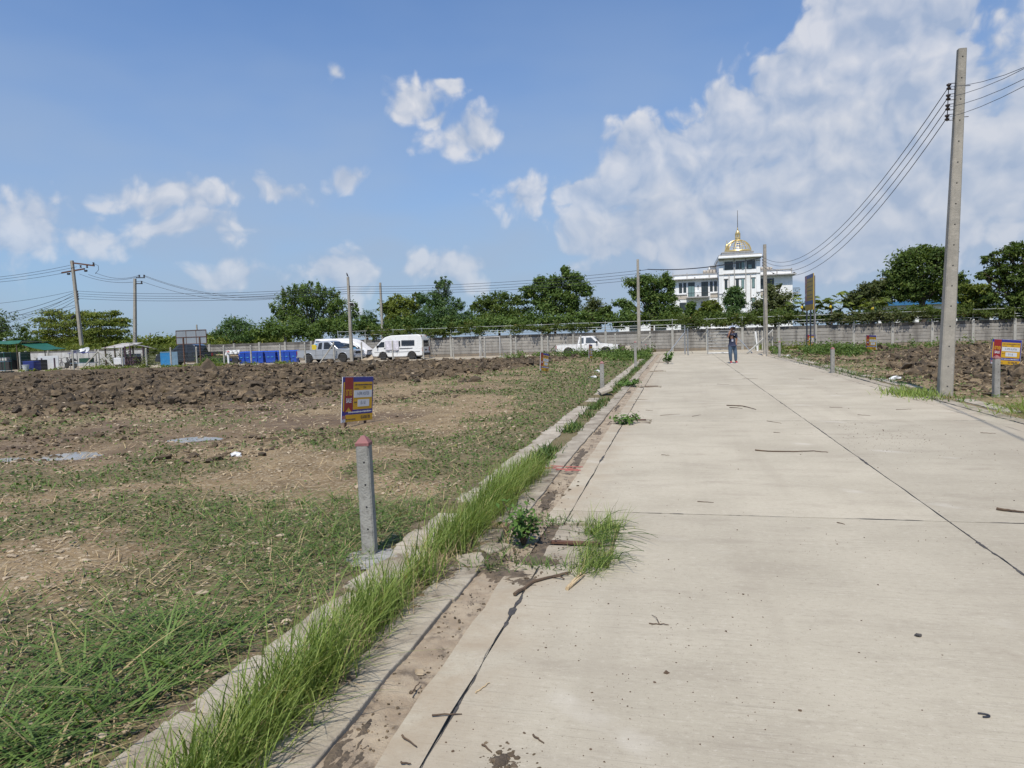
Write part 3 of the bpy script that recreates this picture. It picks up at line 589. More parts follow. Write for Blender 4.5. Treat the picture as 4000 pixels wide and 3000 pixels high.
_h = gnd(1965, 2972); patch('silt_bed', _h[0], _h[1], 0.09, 0.08, 0.0, M['silt'], 55, 0.02, 'small heap of dark earth on the near slab')
for i in range(26):
    yy_ = 1.4 + i * .28 + .1 * math.sin(i * 5.1); patch('soil_spill', (-1.71, -2.29, -1.98)[i % 3] + .03 * math.sin(i * 2.3), yy_, .09 + .05 * math.sin(i * 1.7) ** 2, .20 + .1 * math.cos(i * 3.1), .020, M['earthspill'], 80 + i * 1.7, .008, 'brown soil spilled over the edges of kerb and footway', n=24)
for i, (px, py) in enumerate([(2050, 2270), (2090, 2180), (1990, 2240)]):
    g = gnd(px, py); patch('silt_bed', g[0], g[1], .22, .14, 0.0, M['silt'], 70 + i, 0.012, 'dark damp silt lying round the drain inlet')
# kerb and footway strip in pieces
kerb = thing('kerb', 'low concrete kerb along the road', None); tag(kerb, kind='structure')
rk = random.Random(5)
for sgn, xa_, xb_ in ((-1, -1.70, -1.455), (1, 5.48, 5.72)):
    y = -3.0
    while y < 50:
        L_ = 2.0 if rk.random() < 0.75 else 1.2
        if sgn < 0 and any(y < d1 and y + L_ > d0 for d0, d1 in DRAINS[:1]): L_ = 0.62
        if sgn < 0 and 4.75 < y < 5.55: y += L_; continue
        sd += 1; z1 = 0.012 + rk.uniform(-.008, .005); dx = rk.uniform(-.012, .012)
        ring = wav((xa_ + dx, y + .008), (xb_ + dx, y + .008), 6, 0.02, sd) + wav((xb_ + dx, y + .008), (xb_ + dx, y + L_ - .008), 9, 0.03, sd + .7) + wav((xb_ + dx, y + L_ - .008), (xa_ + dx, y + L_ - .008), 6, 0.02, sd + .2) + wav((xa_ + dx, y + L_ - .008), (xa_ + dx, y + .008), 14, 0.12, sd + .4)
        mb = MB(); mb.slab(ring, -0.16, z1); mb.build('kerb_stone', M['kerb'], kerb, bevel=0.008); y += L_
for (x, y, L_, a) in ((-1.58, 4.98, .26, .35), (-1.50, 5.32, .22, -.5), (-1.60, 5.62, .3, .12)):
    sd += 1; r_ = wav((-.1, -L_ / 2), (.1, -L_ / 2), 5, .05, sd) + wav((.1, -L_ / 2), (.1, L_ / 2), 6, .05, sd + .3) + wav((.1, L_ / 2), (-.1, L_ / 2), 5, .05, sd + .5) + wav((-.1, L_ / 2), (-.1, -L_ / 2), 6, .06, sd + .7)
    MB().slab(r_, -.1, .012).build('kerb_stone', M['kerb'], kerb, loc=(x, y, 0), rot=(.05, -.04, a), bevel=.01)
foot = thing('footway', 'narrow broken strip of concrete paving beside the kerb', None); tag(foot, kind='structure')
for sgn, xa_, xb_ in ((-1, -2.30, -1.98), (1, 5.86, 6.18)):
    y = -2.0
    while y < 49:
        L_ = rk.choice([0.98, 0.98, 0.6, 0.45]); sd += 1
        if rk.random() < (0.06 if sgn < 0 else 0.3): y += L_; continue
        if sgn > 0 and (y < 14): y += L_; continue
        dx = rk.uniform(-.02, .02); x0, x1 = xa_ + dx, xb_ + dx
        ring = wav((x0, y + .01), (x1, y + .01), 6, 0.05, sd) + wav((x1, y + .01), (x1, y + L_ - .01), 9, 0.03, sd + .3) + wav((x1, y + L_ - .01), (x0, y + L_ - .01), 6, 0.05, sd + .2) + wav((x0, y + L_ - .01), (x0, y + .01), 9, 0.12, sd + .6)
        mb = MB(); mb.slab([(p[0] - (x0 + x1) / 2, p[1] - y - L_ / 2) for p in ring], -0.05, 0.012)
        mb.build('paving_slab', M['apron'], foot, loc=((x0 + x1) / 2, y + L_ / 2, rk.uniform(-.004, .012)), rot=(rk.uniform(-.02, .02), rk.uniform(-.02, .02), rk.uniform(-.015, .015)), bevel=0.006); y += L_
mb = MB(); mb.box((0, 0, 0), (0.34, 0.62, 0.07)); o = mb.build('loose_slab', M['apron'], loc=(-1.98, 19.0, 0.13), rot=(0.06, -0.34, 0.25), bevel=0.01); tag(o, 'loose concrete paving slab tipped up beside a marker post', 'slab')
# concrete yard running along the wall
yard = thing('yard', 'concrete strip running along the foot of the wall', None); tag(yard, kind='structure')
xs_ = list(np.arange(-77, 6.6, 5.2))
for a, c in zip(xs_[:-1], xs_[1:]):
    sd += 1; y0 = float(fence_y((a + c) / 2)) + 0.35 if c < -3.0 else 50.62
    ring = wav((a + .01, y0), (c - .01, y0), 10, 0.05, sd) + [(c - .01, y0), (c - .01, 56.85), (a + .01, 56.85)]
    mb = MB(); mb.slab(ring, -0.12, 0.008); mb.build('yard_slab', M['road'], yard)
# drain inlets
def drain(y0, y1, label):
    t = thing('drain_inlet', label, 'drain', (-0.9, (y0 + y1) / 2, 0)); w_ = y1 - y0
    mb = MB(); mb.box((0.0, 0, -0.055), (0.86, w_ + .1, 0.06)); mb.build('pit_floor', M['silt'], t)
    rk2 = random.Random(int(y0 * 10))
    n_ = max(1, int(w_ / 0.42))
    for k in range(n_):
        for (cx, sx) in ((0.09, 0.5),):
            mb = MB(); yc = -w_ / 2 + w_ * (k + .5) / n_; r_ = wav((cx - sx / 2, yc - w_ / n_ / 2 + .03), (cx + sx / 2, yc - w_ / n_ / 2 + .03), 8, .03, k + y0) + wav((cx + sx / 2, yc - w_ / n_ / 2 + .03), (cx + sx / 2, yc + w_ / n_ / 2 - .03), 8, .03, k + y0 + .2) + wav((cx + sx / 2, yc + w_ / n_ / 2 - .03), (cx - sx / 2, yc + w_ / n_ / 2 - .03), 8, .03, k + y0 + .4) + wav((cx - sx / 2, yc + w_ / n_ / 2 - .03), (cx - sx / 2, yc - w_ / n_ / 2 + .03), 8, .03, k + y0 + .6)
            mb.slab(r_, -0.085, -0.012 + rk2.uniform(-.008, .004)); mb.build('cover_slab', M['kerb'], t)
    mb = MB(); mb.box((0.06, 0.02, 0), (0.42, 0.05, 0.018)); mb.build('steel_bar', M['rust'], t, loc=(0, -0.02 if w_ > .9 else w_ / 2 - .09, 0.0))
    return t
drain(*DRAINS[0], 'broken concrete drain inlet with a rusty bar, overgrown by a tall grass tuft')
drain(*DRAINS[1], 'shallow drain inlet with trailing weeds, beside the long dark silt streak')
drain(*DRAINS[2], 'weedy drain inlet across the gutter beside the tipped loose slab')
drain(*DRAINS[3], 'half buried drain inlet in the gutter beyond the tipped loose slab')
drain(*DRAINS[4], 'small overgrown drain inlet in the gutter short of the gate')
# ------------------------------------------------------------------ plank wall with rails
WX0 = WALL_X0 - 11 * BAY; NB_ = 28                    # left end behind the black pickup, right end under the big tree
wall = thing('concrete_wall', 'grey precast plank wall with pale posts and pipe rails along its top', 'wall', (0, WALL_Y, 0))
WTOP = lambda x: 1.72 + 0.003 * x * (x > 0) 
mp = MB().box((0, 0, 0), (BAY - 0.17, 0.045, 0.226), Matrix.Rotation(R(5), 3, 'X')); plank0 = None
for b_ in range(NB_):
    xc = WX0 + (b_ + 0.5) * BAY
    for k in range(7):
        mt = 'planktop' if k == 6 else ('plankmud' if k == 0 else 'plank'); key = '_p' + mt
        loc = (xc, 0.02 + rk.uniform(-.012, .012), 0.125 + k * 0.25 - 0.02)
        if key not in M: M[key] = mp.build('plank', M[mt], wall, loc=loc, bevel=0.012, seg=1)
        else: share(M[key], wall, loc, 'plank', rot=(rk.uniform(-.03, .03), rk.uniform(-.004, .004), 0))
post0 = MB().box((0, 0, 0.88), (0.19, 0.17, 1.80)).build('post', M['wallpost'], wall, loc=(WX0, 0, 0), bevel=0.012, seg=1)
for b_ in range(1, NB_ + 1): share(post0, wall, (WX0 + b_ * BAY, rk.uniform(-.01, .01), rk.uniform(-.03, .02)), 'post')
rp0 = MB().tube([(0, 0, 1.75), (0, 0, 2.62)], 0.028, 6).build('rail_post', M['galvrail'], wall, loc=(WX0 + 6 * BAY, 0.02, 0))
for b_ in range(7, NB_ + 1): share(rp0, wall, (WX0 + b_ * BAY, 0.02, 0), 'rail_post')
for z in (1.93, 2.13, 2.50):
    pts = [(WX0 + b_ * BAY, 0.0, z + rk.uniform(-.025, .02)) for b_ in range(6, NB_ + 1)]
    MB().tube(pts, 0.022, 6).build('rail', M['galvrail'], wall)
MB().box((WX0 + NB_ * BAY / 2, 0.055, 0.86), (NB_ * BAY, 0.03, 1.66)).build('gap_shade', M['planktop'], wall)  # dark sheet added behind the planks, its colour standing in for gap shadow
ww = thing('whitewashed_wall', 'whitewashed low wall with grey weathered cap beyond the clothes line', 'wall', (-69.0, 57.6, 0))
for k in range(6):
    MB().box((2.2 + k * 2.9, 0, 0.72), (2.75, 0.09, 1.44)).build('panel', M['whitewash'], ww); MB().box((2.2 + k * 2.9, 0, 1.52), (2.89, 0.13, 0.15)).build('cap', M['planktop'], ww)
    MB().box((0.75 + k * 2.9, -0.02, 0.82), (0.15, 0.18, 1.66)).build('post', M['wallpost'], ww)

# ------------------------------------------------------------------ posts
def post_mesh(h, s, pyr=0.06, lean=0.0):
    mb = MB(); a = s / 2; c = 0.012
    ring = [(-a + c, -a), (a - c, -a), (a, -a + c), (a, a - c), (a - c, a), (-a + c, a), (-a, a - c), (-a, -a + c)]
    mb.slab(ring, -0.05, h); return mb
def marker(loc, h, s, label, rz=0.0, lean=(0, 0), footing=False, group=None):
    t = thing('marker_post', label, 'post', loc, rz, group); t.rotation_euler = (lean[0], lean[1], rz)
    a = s / 2
    post_mesh(h - 0.05, s).build('shaft', M['postc'], t)
    mb = MB(); mb.add([(-a, -a, h - .05), (a, -a, h - .05), (a, a, h - .05), (-a, a, h - .05), (-a, -a, h - .072), (a, -a, h - .072), (a, a, h - .072), (-a, a, h - .072), (0.012, 0.012, h + .005), (-0.012, 0.012, h + .005), (-.012, -.012, h + .005), (.012, -.012, h + .005)],
                      [(0, 1, 11, 10), (1, 2, 8, 11), (2, 3, 9, 8), (3, 0, 10, 9), (8, 9, 10, 11), (4, 5, 1, 0), (5, 6, 2, 1), (6, 7, 3, 2), (7, 4, 0, 3), (7, 6, 5, 4)])
    mb.v = [(x * 1.02, y * 1.02, z) for x, y, z in mb.v]; mb.build('painted_tip', M['redpaint'], t)
    n = 5
    for k in range(n):
        z = (h - .1) * (k + 0.15) / n + 0.05
        MB().tube([(0.01, -a - 0.0015, z), (0.01, -a + .004, z)], 0.0075 if s > .09 else 0.011, 8).build('bolt_hole', M['hole'], t)
    return t
m0 = gnd(1447, 2178); m0t = marker((m0[0], m0[1], -0.01), 0.98, 0.105, 'red tipped concrete marker post in a cement footing beside the footway', R(9), (0.0, -0.012))
patch('footing', 0.0, -0.02, 0.24, 0.22, 0.045, M['wetcement'], 11, 0.012, None, rough=0.35).parent = m0t
for (px, py, top, lab) in [(2353, 1530, 1408, 'grey marker post with worn tip beside the tipped loose slab'), (2483, 1437, 1331, 'thin red tipped marker post in the weeds by the left gate fence'), (2523, 1384, 1343, 'small red tipped marker stake at the foot of the braced left fence post'),
                           (3045, 1394, 1331, 'red tipped marker post among the weeds just past the gate pole'), (3252, 1457, 1354, 'red tipped marker post on the right verge short of the billboard weeds'), (3890, 1552, 1385, 'red tipped marker post in front of the right hand sale board')]:
    g = gnd(px, py); k = float(np.dot(g - np.array([0, 0, HCAM]), _f)); marker((g[0], g[1], -0.02), (py - top) * k / F, 0.12, lab, R(rk.uniform(-8, 8)))

# ------------------------------------------------------------------ site fence of concrete posts and wires
fence = thing('site_fence', 'row of pointed concrete fence posts strung with thin wires before the wall', 'fence', (0, 0, 0))
FPX = [75, 282, 383, 475, 568, 665, 765, 872, 978, 1092, 1190, 1303, 1410, 1532, 1652, 1769, 1892, 2013, 2139, 2268, 2403, 2539]
def fpost_mesh(h, s=0.10):
    mb = post_mesh(h - 0.07, s); a = s / 2
    mb.add([(-a, -a, h - .07), (a, -a, h - .07), (a, a, h - .07), (-a, a, h - .07), (0.018, .018, h), (-.018, .018, h), (-.018, -.018, h), (.018, -.018, h)], [(0, 1, 7, 6), (1, 2, 4, 7), (2, 3, 5, 4), (3, 0, 6, 5), (4, 5, 6, 7)]); return mb
fp0 = None; fpos = []
for px in FPX:
    y = 51.0
    for _ in range(6): x = atx(px, y); y = float(fence_y(x))
    fpos.append((x, y))
    if fp0 is None: fp0 = fpost_mesh(1.66).build('post', M['fpost'], fence, loc=(x, y, -0.05))
    else: share(fp0, fence, (x, y, -0.05 + rk.uniform(-.05, .06)), 'post', rot=(rk.uniform(-.012, .012), rk.uniform(-.015, .015), rk.uniform(-.15, .15)))
for z in (0.3, 0.62, 0.94, 1.26, 1.5):
    MB().tube([(x, y - .055, z + rk.uniform(-.02, .02)) for x, y in fpos], 0.0035, 4).build('fence_wire', M['galv'], fence)
def bar(a, b_, w_, name, material, parent, bev=0.005):
    a = Vector([float(q) for q in a]); b_ = Vector([float(q) for q in b_]); d = b_ - a; q = d.to_track_quat('Z', 'Y').to_matrix()
    mb = MB(); mb.box((a + d / 2), (w_, w_, d.length), q); return mb.build(name, material, parent, bevel=bev)
x2, y2 = fpos[2]; bar((x2 - 1.75, y2 - .1, 0), (x2 - .02, y2 - .08, 1.42), 0.085, 'brace', M['fpost'], fence); bar((x2 + 1.75, y2 - .1, 0), (x2 + .03, y2 - .08, 1.52), 0.085, 'brace', M['fpost'], fence)
xs2, ys2 = fpos[11]; bar((atx(1247, ys2), ys2 - .1, 0), (xs2 - .0, ys2 - .08, 1.45), 0.085, 'brace', M['fpost'], fence)
xl, yl = fpos[-1]; bar((xl - 1.42, yl - .12, 0.2), (xl + .04, yl - .09, 1.42), 0.085, 'brace', M['fpost'], fence)
# right-hand run of the fence beyond the gate pole
fr_ = thing('site_fence', 'short run of thin pale posts by the gate pole with one leaning white post', 'fence', (0, 0, 0)); tag(fr_, None, None)
for px, h in ((2947, 1.5), (2962, 1.5), (2978, 1.5), (3017, 1.62)):
    y = 52.5 if px < 3000 else 50.2; share(fp0, fr_, (atx(px, y), y, -0.05), 'post', scale=(0.8, 0.8, h / 1.66))
y = 52.0; bar((atx(2959, y), y, 0.02), (atx(2952, y), y + .05, 1.42), 0.09, 'leaning_post', M['white'], fr_)
yb_ = 49.8; bar((atx(2918, 48.0), 48.0, 0.02), (atx(3020, yb_), yb_ + .1, 1.48), 0.085, 'brace', M['wallpost'], fr_)

# ------------------------------------------------------------------ galvanised gate
GY0 = 48.6
gate = thing('gate', 'galvanised pipe gate standing open between braced steel posts', 'gate', (0, GY0, 0))
def gx(px): return atx(px, GY0)
def pipe(a, b_, r_, name, parent, n=8): return MB().tube([a, b_], r_, n).build(name, M['galv'], parent, smooth=True)
xr0, xr1 = gx(2764), gx(2857); z0, z1 = 0.07, 1.77
leaf = MB()
for a, c in (((xr0, 0, 0.02), (xr0, 0, z1)), ((xr1, 0, 0.02), (xr1, 0, z1)), ((xr0, 0, z1), (xr1, 0, z1)), ((xr0, 0, z0), (xr1, 0, z0))): leaf.tube([a, c], 0.028, 8)
lf = leaf.build('leaf_frame', M['galv'], gate, smooth=True)
for k in range(7): MB().tube([(xr0, 0, 0.30 + k * 0.21), (xr1, 0, 0.30 + k * 0.21)], 0.013, 6).build('leaf_bar', M['galv'], lf)
for z in (0.40, 0.92, 1.42):                          # barbed strands between the bars
    mb = MB(); mb.tube([(xr0, 0.01, z), (xr1, 0.01, z)], 0.006, 4)
    for k in range(15):
        x = xr0 + (xr1 - xr0) * (k + .5) / 15; mb.tube([(x - .02, .01, z - .035), (x + .02, .01, z + .035)], 0.006, 4)
    mb.build('barbed_strand', M['galv'], lf)
lx = gx(2686)
leaf = MB()
for a, c in (((lx, -0.9, 0.02), (lx, -0.9, z1)), ((lx, 0.55, 0.02), (lx, 0.55, z1)), ((lx, -.9, z1), (lx, .55, z1)), ((lx, -.9, z0), (lx, .55, z0))): leaf.tube([a, c], 0.03, 8)
l2 = leaf.build('leaf_frame', M['galv'], gate, smooth=True)
for k in range(7): MB().tube([(lx, -.9, 0.30 + k * 0.21), (lx, .55, 0.30 + k * 0.21)], 0.013, 6).build('leaf_bar', M['galv'], l2)
pipe((gx(2675), 0.6, 0), (gx(2675), 0.6, 2.02), 0.042, 'gate_post', gate); pipe((xr1 + .08, 0.05, 0), (xr1 + .08, 0.05, 2.02), 0.045, 'gate_post', gate)
pipe((gx(2604), 0.3, 0.0), (gx(2675), 0.55, 1.52), 0.036, 'brace', gate); pipe((gx(2937), -0.1, 0.0), (xr1 + .1, 0.05, 1.42), 0.036, 'brace', gate)

# ------------------------------------------------------------------ power poles
def pole(base, top, w0, w1, label, name='power_pole', groove=True, holes=14):
    b_ = np.array(base, float); t_ = np.array(top, float)
    o = thing(name, label, 'pole', b_); d = Vector((t_ - b_).tolist()); mb = MB(); L_ = d.length
    q = d.to_track_quat('Z', 'Y'); q = Vector((0, 0, 1)).rotation_difference(d)
    c = 0.22
    def ring(w_): 
        a = w_ / 2; e = a * c; return [(-a + e, -a), (a - e, -a), (a, -a + e), (a, a - e), (a - e, a), (-a + e, a), (-a, a - e), (-a, -a + e)]
    n = 10; V_ = []
    for k in range(n + 1):
        w_ = w0 + (w1 - w0) * k / n; V_ += [(x, y * 0.92, L_ * k / n - (0.15 if k == 0 else 0)) for x, y in ring(w_)]
    F_ = [(i * 8 + k, i * 8 + (k + 1) % 8, (i + 1) * 8 + (k + 1) % 8, (i + 1) * 8 + k) for i in range(n) for k in range(8)] + [tuple(range(8))[::-1], tuple(n * 8 + k for k in range(8))]
    mb.add(V_, F_); sh = mb.build('shaft', M['pole'], o); sh.rotation_mode = 'QUATERNION'; sh.rotation_quaternion = q
    for k in range(holes):
        f = (k + 0.6) / holes; w_ = w0 + (w1 - w0) * f
        h = MB().tube([(0.0, -w_ / 2 * 0.92 - .002, f * L_), (0, -w_ / 2 * .92 + .01, f * L_)], 0.016, 8).build('bolt_hole', M['hole'], o); h.rotation_mode = 'QUATERNION'; h.rotation_quaternion = q
    return o
def insul(parent, p, s=1.0, horizontal=False):
    prof = [(0.012, -.055), (0.04, -.05), (0.045, -.03), (0.022, -.008), (0.022, .008), (0.045, .03), (0.04, .05), (0.012, .055)]
    o = MB().lathe([(r_ * s, z * s) for r_, z in prof], 12).build('insulator', M['porc'], parent, loc=p, smooth=True)
    if horizontal: o.rotation_euler = (0, R(90), 0)
    return o
def sagline(a, b_, sag, n=24):
    a = np.array(a, float); b_ = np.array(b_, float); t = np.linspace(0, 1, n)[:, None]; p = a + (b_ - a) * t; p[:, 2] -= sag * 4 * (t * (1 - t))[:, 0]; return [tuple(q) for q in p]
ORD = ['topmost', 'second', 'third', 'lowest']
def wire(a, b_, sag, r_, label, group, name='power_cable'):
    o = MB().tube(sagline(a, b_, sag), r_, 5).build(name, M['cable'], None, smooth=True); return tag(o, label, 'cable', group)

# tall pole on the right verge
PB_ = gnd(3690, 1545); PT = aty(3757, 192, PB_[1] - 0.05)
bigp = pole((PB_[0], PB_[1], -0.05), PT, 0.285, 0.165, 'tall near concrete power pole on the right verge carrying four insulators', holes=17)
ik = []
dirv = np.array(PT) - np.array([PB_[0], PB_[1], -0.05])
for k, py in enumerate((337, 378, 417, 457)):
    zc = aty(3745, py, PB_[1])[2]; f = (zc + .05) / dirv[2]; c = np.array([PB_[0], PB_[1], -.05]) + dirv * f; w_ = 0.285 - 0.12 * f
    xo = c[0] - w_ / 2 - 0.135; ik.append((xo, c[1], zc))
    loc = (xo - PB_[0], c[1] - PB_[1], zc + 0.05); insul(bigp, loc, 1.15)
    for dz in (-.065, .065):
        MB().box((loc[0] + .085, loc[1], loc[2] + dz), (0.20, 0.03, 0.008)).build('clevis', M['iron'], bigp)
MB().tube([(ik[0][0] - PB_[0], ik[0][1] - PB_[1], ik[0][2] + .13), (ik[3][0] - PB_[0], ik[3][1] - PB_[1], ik[3][2] - .03)], 0.009, 6).build('rack_rod', M['iron'], bigp)
for k in (0, 3): MB().tube([(ik[k][0] - PB_[0] + .1, ik[k][1] - PB_[1], ik[k][2] + .03), (ik[k][0] - PB_[0] + .43, ik[k][1] - PB_[1], ik[k][2] + .03)], 0.008, 6).build('through_bolt', M['iron'], bigp)
# gate pole
P2 = gnd(2992, 1390); T2 = aty(2987, 955, P2[1]); p2 = pole((P2[0], P2[1], -.05), T2, 0.26, 0.17, 'concrete power pole at the right of the gate with a small footing', holes=16)
MB().box((0, 0, 0.06), (0.5, 0.5, 0.16), taper=0.8).build('footing', M['apron'], p2)
i2 = []
for py in (1003, 1015, 1026, 1037):
    q = aty(2979, py, P2[1]); i2.append(q); insul(p2, (q[0] - P2[0] + .02, q[1] - P2[1], q[2] + .05), 1.1)
MB().box((i2[0][0] - P2[0] + .05, 0, (i2[0][2] + i2[3][2]) / 2 + .05), (0.05, 0.05, 0.75)).build('insulator_rack', M['iron'], p2)
# left gate pole, lamp pole and the others along the fence
P3 = gnd(2498, 1388); T3 = aty(2491, 1013, P3[1]); p3 = pole((P3[0], P3[1], -.05), T3, 0.25, 0.16, 'slim concrete power pole at the left of the gate', holes=16)
i3 = []
for py in (1056, 1068, 1080, 1092):
    q = aty(2500, py, P3[1]); i3.append(q); insul(p3, (q[0] - P3[0], q[1] - P3[1] - .0, q[2] + .05), 0.9)
PBd = (atx(1371, 49.0), 49.0); TB = aty(1359, 1082, 49.0); pb = pole((PBd[0], PBd[1], -.05), TB, 0.26, 0.16, 'concrete pole with a solar lamp and a bird on top before the silver pickup', holes=16)
ib = []
for py in (1120, 1129, 1138, 1146):
    q = aty(1366, py, 49.0); ib.append(q); insul(pb, (q[0] - PBd[0], q[1] - PBd[1], q[2] + .05), 1.0)
lq = aty(1376, 1188, 48.9); sl_ = thing('solar_lamp', 'small white framed solar street lamp fixed on the pole with the bird', 'lamp', lq, R(-25)); lr = Matrix.Rotation(R(-52), 3, 'X')
MB().box((0, 0, 0), (0.42, 0.34, 0.05), lr).build('casing', M['signwhite'], sl_, bevel=0.01); MB().box(lr @ Vector((0, 0, -0.03)), (0.30, 0.22, 0.012), lr).build('panel', M['carglass'], sl_); MB().tube([(0.02, 0.03, -.02), (-0.14, 0.1, -.35)], 0.018, 6).build('bracket', M['galv'], sl_)
bq = TB + np.array([-0.05, 0, 0.0]); br = thing('bird', 'small dark bird perched on top of the lamp pole', 'bird', bq)
mb = MB(); mb.tube([(0.10, 0, 0.0), (0.05, 0, 0.06), (0.01, 0, 0.14), (-0.01, 0, 0.22), (-.02, 0, .28), (-.05, 0, .30), (-.09, 0, .295)], [0.012, 0.03, 0.055, 0.05, 0.032, 0.03, 0.006], 8); mb.build('body', M['bird'], br, smooth=True)
mb = MB(); mb.tube([(0.06, 0, 0.09), (0.12, 0, -.04), (0.14, 0, -.10)], [0.02, 0.016, 0.006], 6); mb.build('tail', M['bird'], br, smooth=True)
Y4 = 60.0; P4 = (atx(1496, Y4), Y4); T4 = aty(1485, 1104, Y4); p4 = pole((P4[0], P4[1], -.05), T4, 0.24, 0.17, 'weathered pole rising from the vines behind the white van', holes=6)
# leaning double-arm pole and its neighbour far left
YL = 60.5; PL = (aty(327, 1410, YL)[0], YL); TL = aty(281, 1018, YL); pl = pole((PL[0], PL[1], -.05), TL, 0.36, 0.27, 'leaning concrete power pole with two steel cross arms', holes=5)
dl = np.array(TL) - np.array([PL[0], PL[1], 0])
def lp(px, py): return aty(px, py, YL) - np.array([PL[0], PL[1], 0])
bar(lp(276, 1024), lp(368, 1036), 0.15, 'cross_arm', M['rust'], pl); bar(lp(241, 1064), lp(330, 1048), 0.14, 'cross_arm', M['rust'], pl)
for px, py in ((365, 1028), (315, 1039), (340, 1040)): insul(pl, tuple(lp(px, py)), 2.4)
for px, py in ((268, 1068), (335, 1056)): insul(pl, tuple(lp(px, py)), 2.6, True)
ill = []
for py in (1137, 1147, 1156, 1166): q = lp(303 + (py - 1137) * .12, py); ill.append(q + np.array([PL[0], PL[1], 0])); insul(pl, tuple(q), 1.7)
MB().tube([lp(366, 1027), lp(384, 1036), lp(385, 1052), lp(372, 1068)], 0.022, 5).build('jumper_cable', M['cable'], pl)
MB().tube([lp(290, 1230), lp(284, 1238), lp(278, 1243)], [0.12, 0.16, 0.1], 6).build('cable_coil', M['cable'], pl)
P5 = (atx(523, 61.0), 61.0); T5 = aty(527, 1088, 61.0); p5 = pole((P5[0], P5[1], -.05), T5, 0.34, 0.24, 'upright concrete power pole with short top brackets beside the leaning pole', holes=5)
def l5(px, py): return aty(px, py, 61.0) - np.array([P5[0], P5[1], 0])
bar(l5(532, 1083), l5(565, 1083), 0.09, 'bracket', M['iron'], p5); bar(l5(532, 1106), l5(556, 1106), 0.09, 'bracket', M['iron'], p5)
for px, py in ((544, 1076), (563, 1076), (553, 1100)): insul(p5, tuple(l5(px, py)), 2.2)
for i, (px, py, Yd, h) in enumerate([(846, 1275, 120, 6.5), (916, 1234, 130, 8.0), (768, 1268, 140, 8.0), (586, 1300, 150, 6.0), (1002, 1290, 150, 6.0), (1008, 1288, 151, 6.0), (1104, 1128, 66, 7.6)]):
    t_ = aty(px, py, Yd); pole((t_[0], Yd, -0.05), (t_[0], Yd, t_[2]), 0.34 if Yd > 100 else .26, 0.26 if Yd > 100 else .2, ['far pole beyond the hedge right of the board back', 'far pole behind the small feathery tree', 'far pole standing behind the billboard back', 'far pole above the hedge left of the billboard back', 'thin far pole above the low bushes by the blue bins', 'thin far pole next to another above the low bushes by the bins', 'pole half hidden in the large dark tree'][i], holes=1)

# cables
g1 = 'power cables from the tall near pole to the gate pole'
for k in range(4): wire(ik[k], (i2[k][0] - .03, i2[k][1], i2[k][2]), [1.62, 1.62, 1.72, 1.78][k], 0.009, ORD[k] + ' of the cables sagging from the tall near pole to the gate pole', g1)
g2 = 'power cables leaving the tall near pole towards the viewer'
for k in range(4): q_ = aty(4000, (262, 268, 310, 340)[k], 12.6); f_ = (ik[k][1] - 12.6) / (ik[k][1] + 14.0); e_ = np.array([ik[k][0] + (q_[0] - ik[k][0]) / f_ + (1.5 - k) * .1, -14.0, ik[k][2] + .1]); wire(ik[k], e_, max(.1, (ik[k][2] + .1 * f_ - q_[2]) / (4 * f_ * (1 - f_))), 0.0052, ORD[k] + ' of the cables running from the tall near pole out over the road', g2)
wire((i2[0][0] - .1, i2[0][1], i2[0][2] - .05), aty(2530, 1052, P3[1]), 0.25, 0.03, 'twisted black cable strung across the gate between two poles', None)
wire(aty(2530, 1052, P3[1]), (i3[0][0], i3[0][1], i3[0][2]), 0.02, 0.018, 'thin tie cable fixed to the slim pole left of the gate', None)
g3 = 'power cables from the slim gate pole to the lamp pole'
for k in range(4): wire(i3[k], ib[k], 0.30, 0.013, ORD[k] + ' of the black cables strung from the slim gate pole to the lamp pole', g3)
g4 = 'power cables from the lamp pole to the leaning pole'
for k in range(4): wire(ib[k], ill[k], 0.40, 0.016, ORD[k] + ' of the black cables strung from the lamp pole to the leaning pole', g4)
g5 = 'power cables between the leaning pole and its upright neighbour'
for (a, c) in (((372, 1065), (544, 1075)), ((345, 1072), (541, 1080)), ((310, 1070), (550, 1098))): wire(aty(*a, YL), aty(*c, 61.0), 0.45, 0.018, 'black power cable between the leaning pole and its upright neighbour', g5)
g6 = 'power cables from the upright pole into the large dark tree'
for (a, c) in (((564, 1076), (1100, 1150)), ((560, 1078), (1100, 1158)), ((556, 1100), (1100, 1163))): wire(aty(*a, 61.0), aty(*c, 65.5), 0.9, 0.018, 'black power cable from the upright pole into the large dark tree', g6)
g7 = 'upper power cables leaving the leaning pole to the left'
for (a, c) in (((275, 1036), (-300, 1100)), ((300, 1042), (-300, 1110)), ((262, 1064), (-300, 1112))): wire(aty(*a, YL), aty(*c, 56.0), 0.4, 0.018, 'upper black power cable leaving the leaning pole to the left', g7)
g8 = 'bundle of drooping service cables left of the leaning pole'
for i, (a, c) in enumerate((((286, 1137), (-300, 1196)), ((290, 1142), (-200, 1240)), ((288, 1150), (-150, 1262)), ((290, 1156), (-150, 1270)), ((292, 1164), (-150, 1278)), ((295, 1172), (-120, 1285)), ((298, 1190), (-120, 1232)), ((300, 1196), (-120, 1300)))): wire(aty(*a, YL - .1), aty(*c, 57.0), 0.5 + 0.25 * (i % 3), 0.016 + 0.006 * (i % 2), 'drooping black service cable left of the leaning pole', g8)
g9 = 'thin cables crossing behind the white van'
for (a, c) in (((1478, 1205), (1110, 1225)), ((1478, 1212), (1110, 1232))): wire(aty(*a, Y4), aty(*c, 66), 0.5, 0.012, 'thin cable from the weathered pole towards the large dark tree', g9)

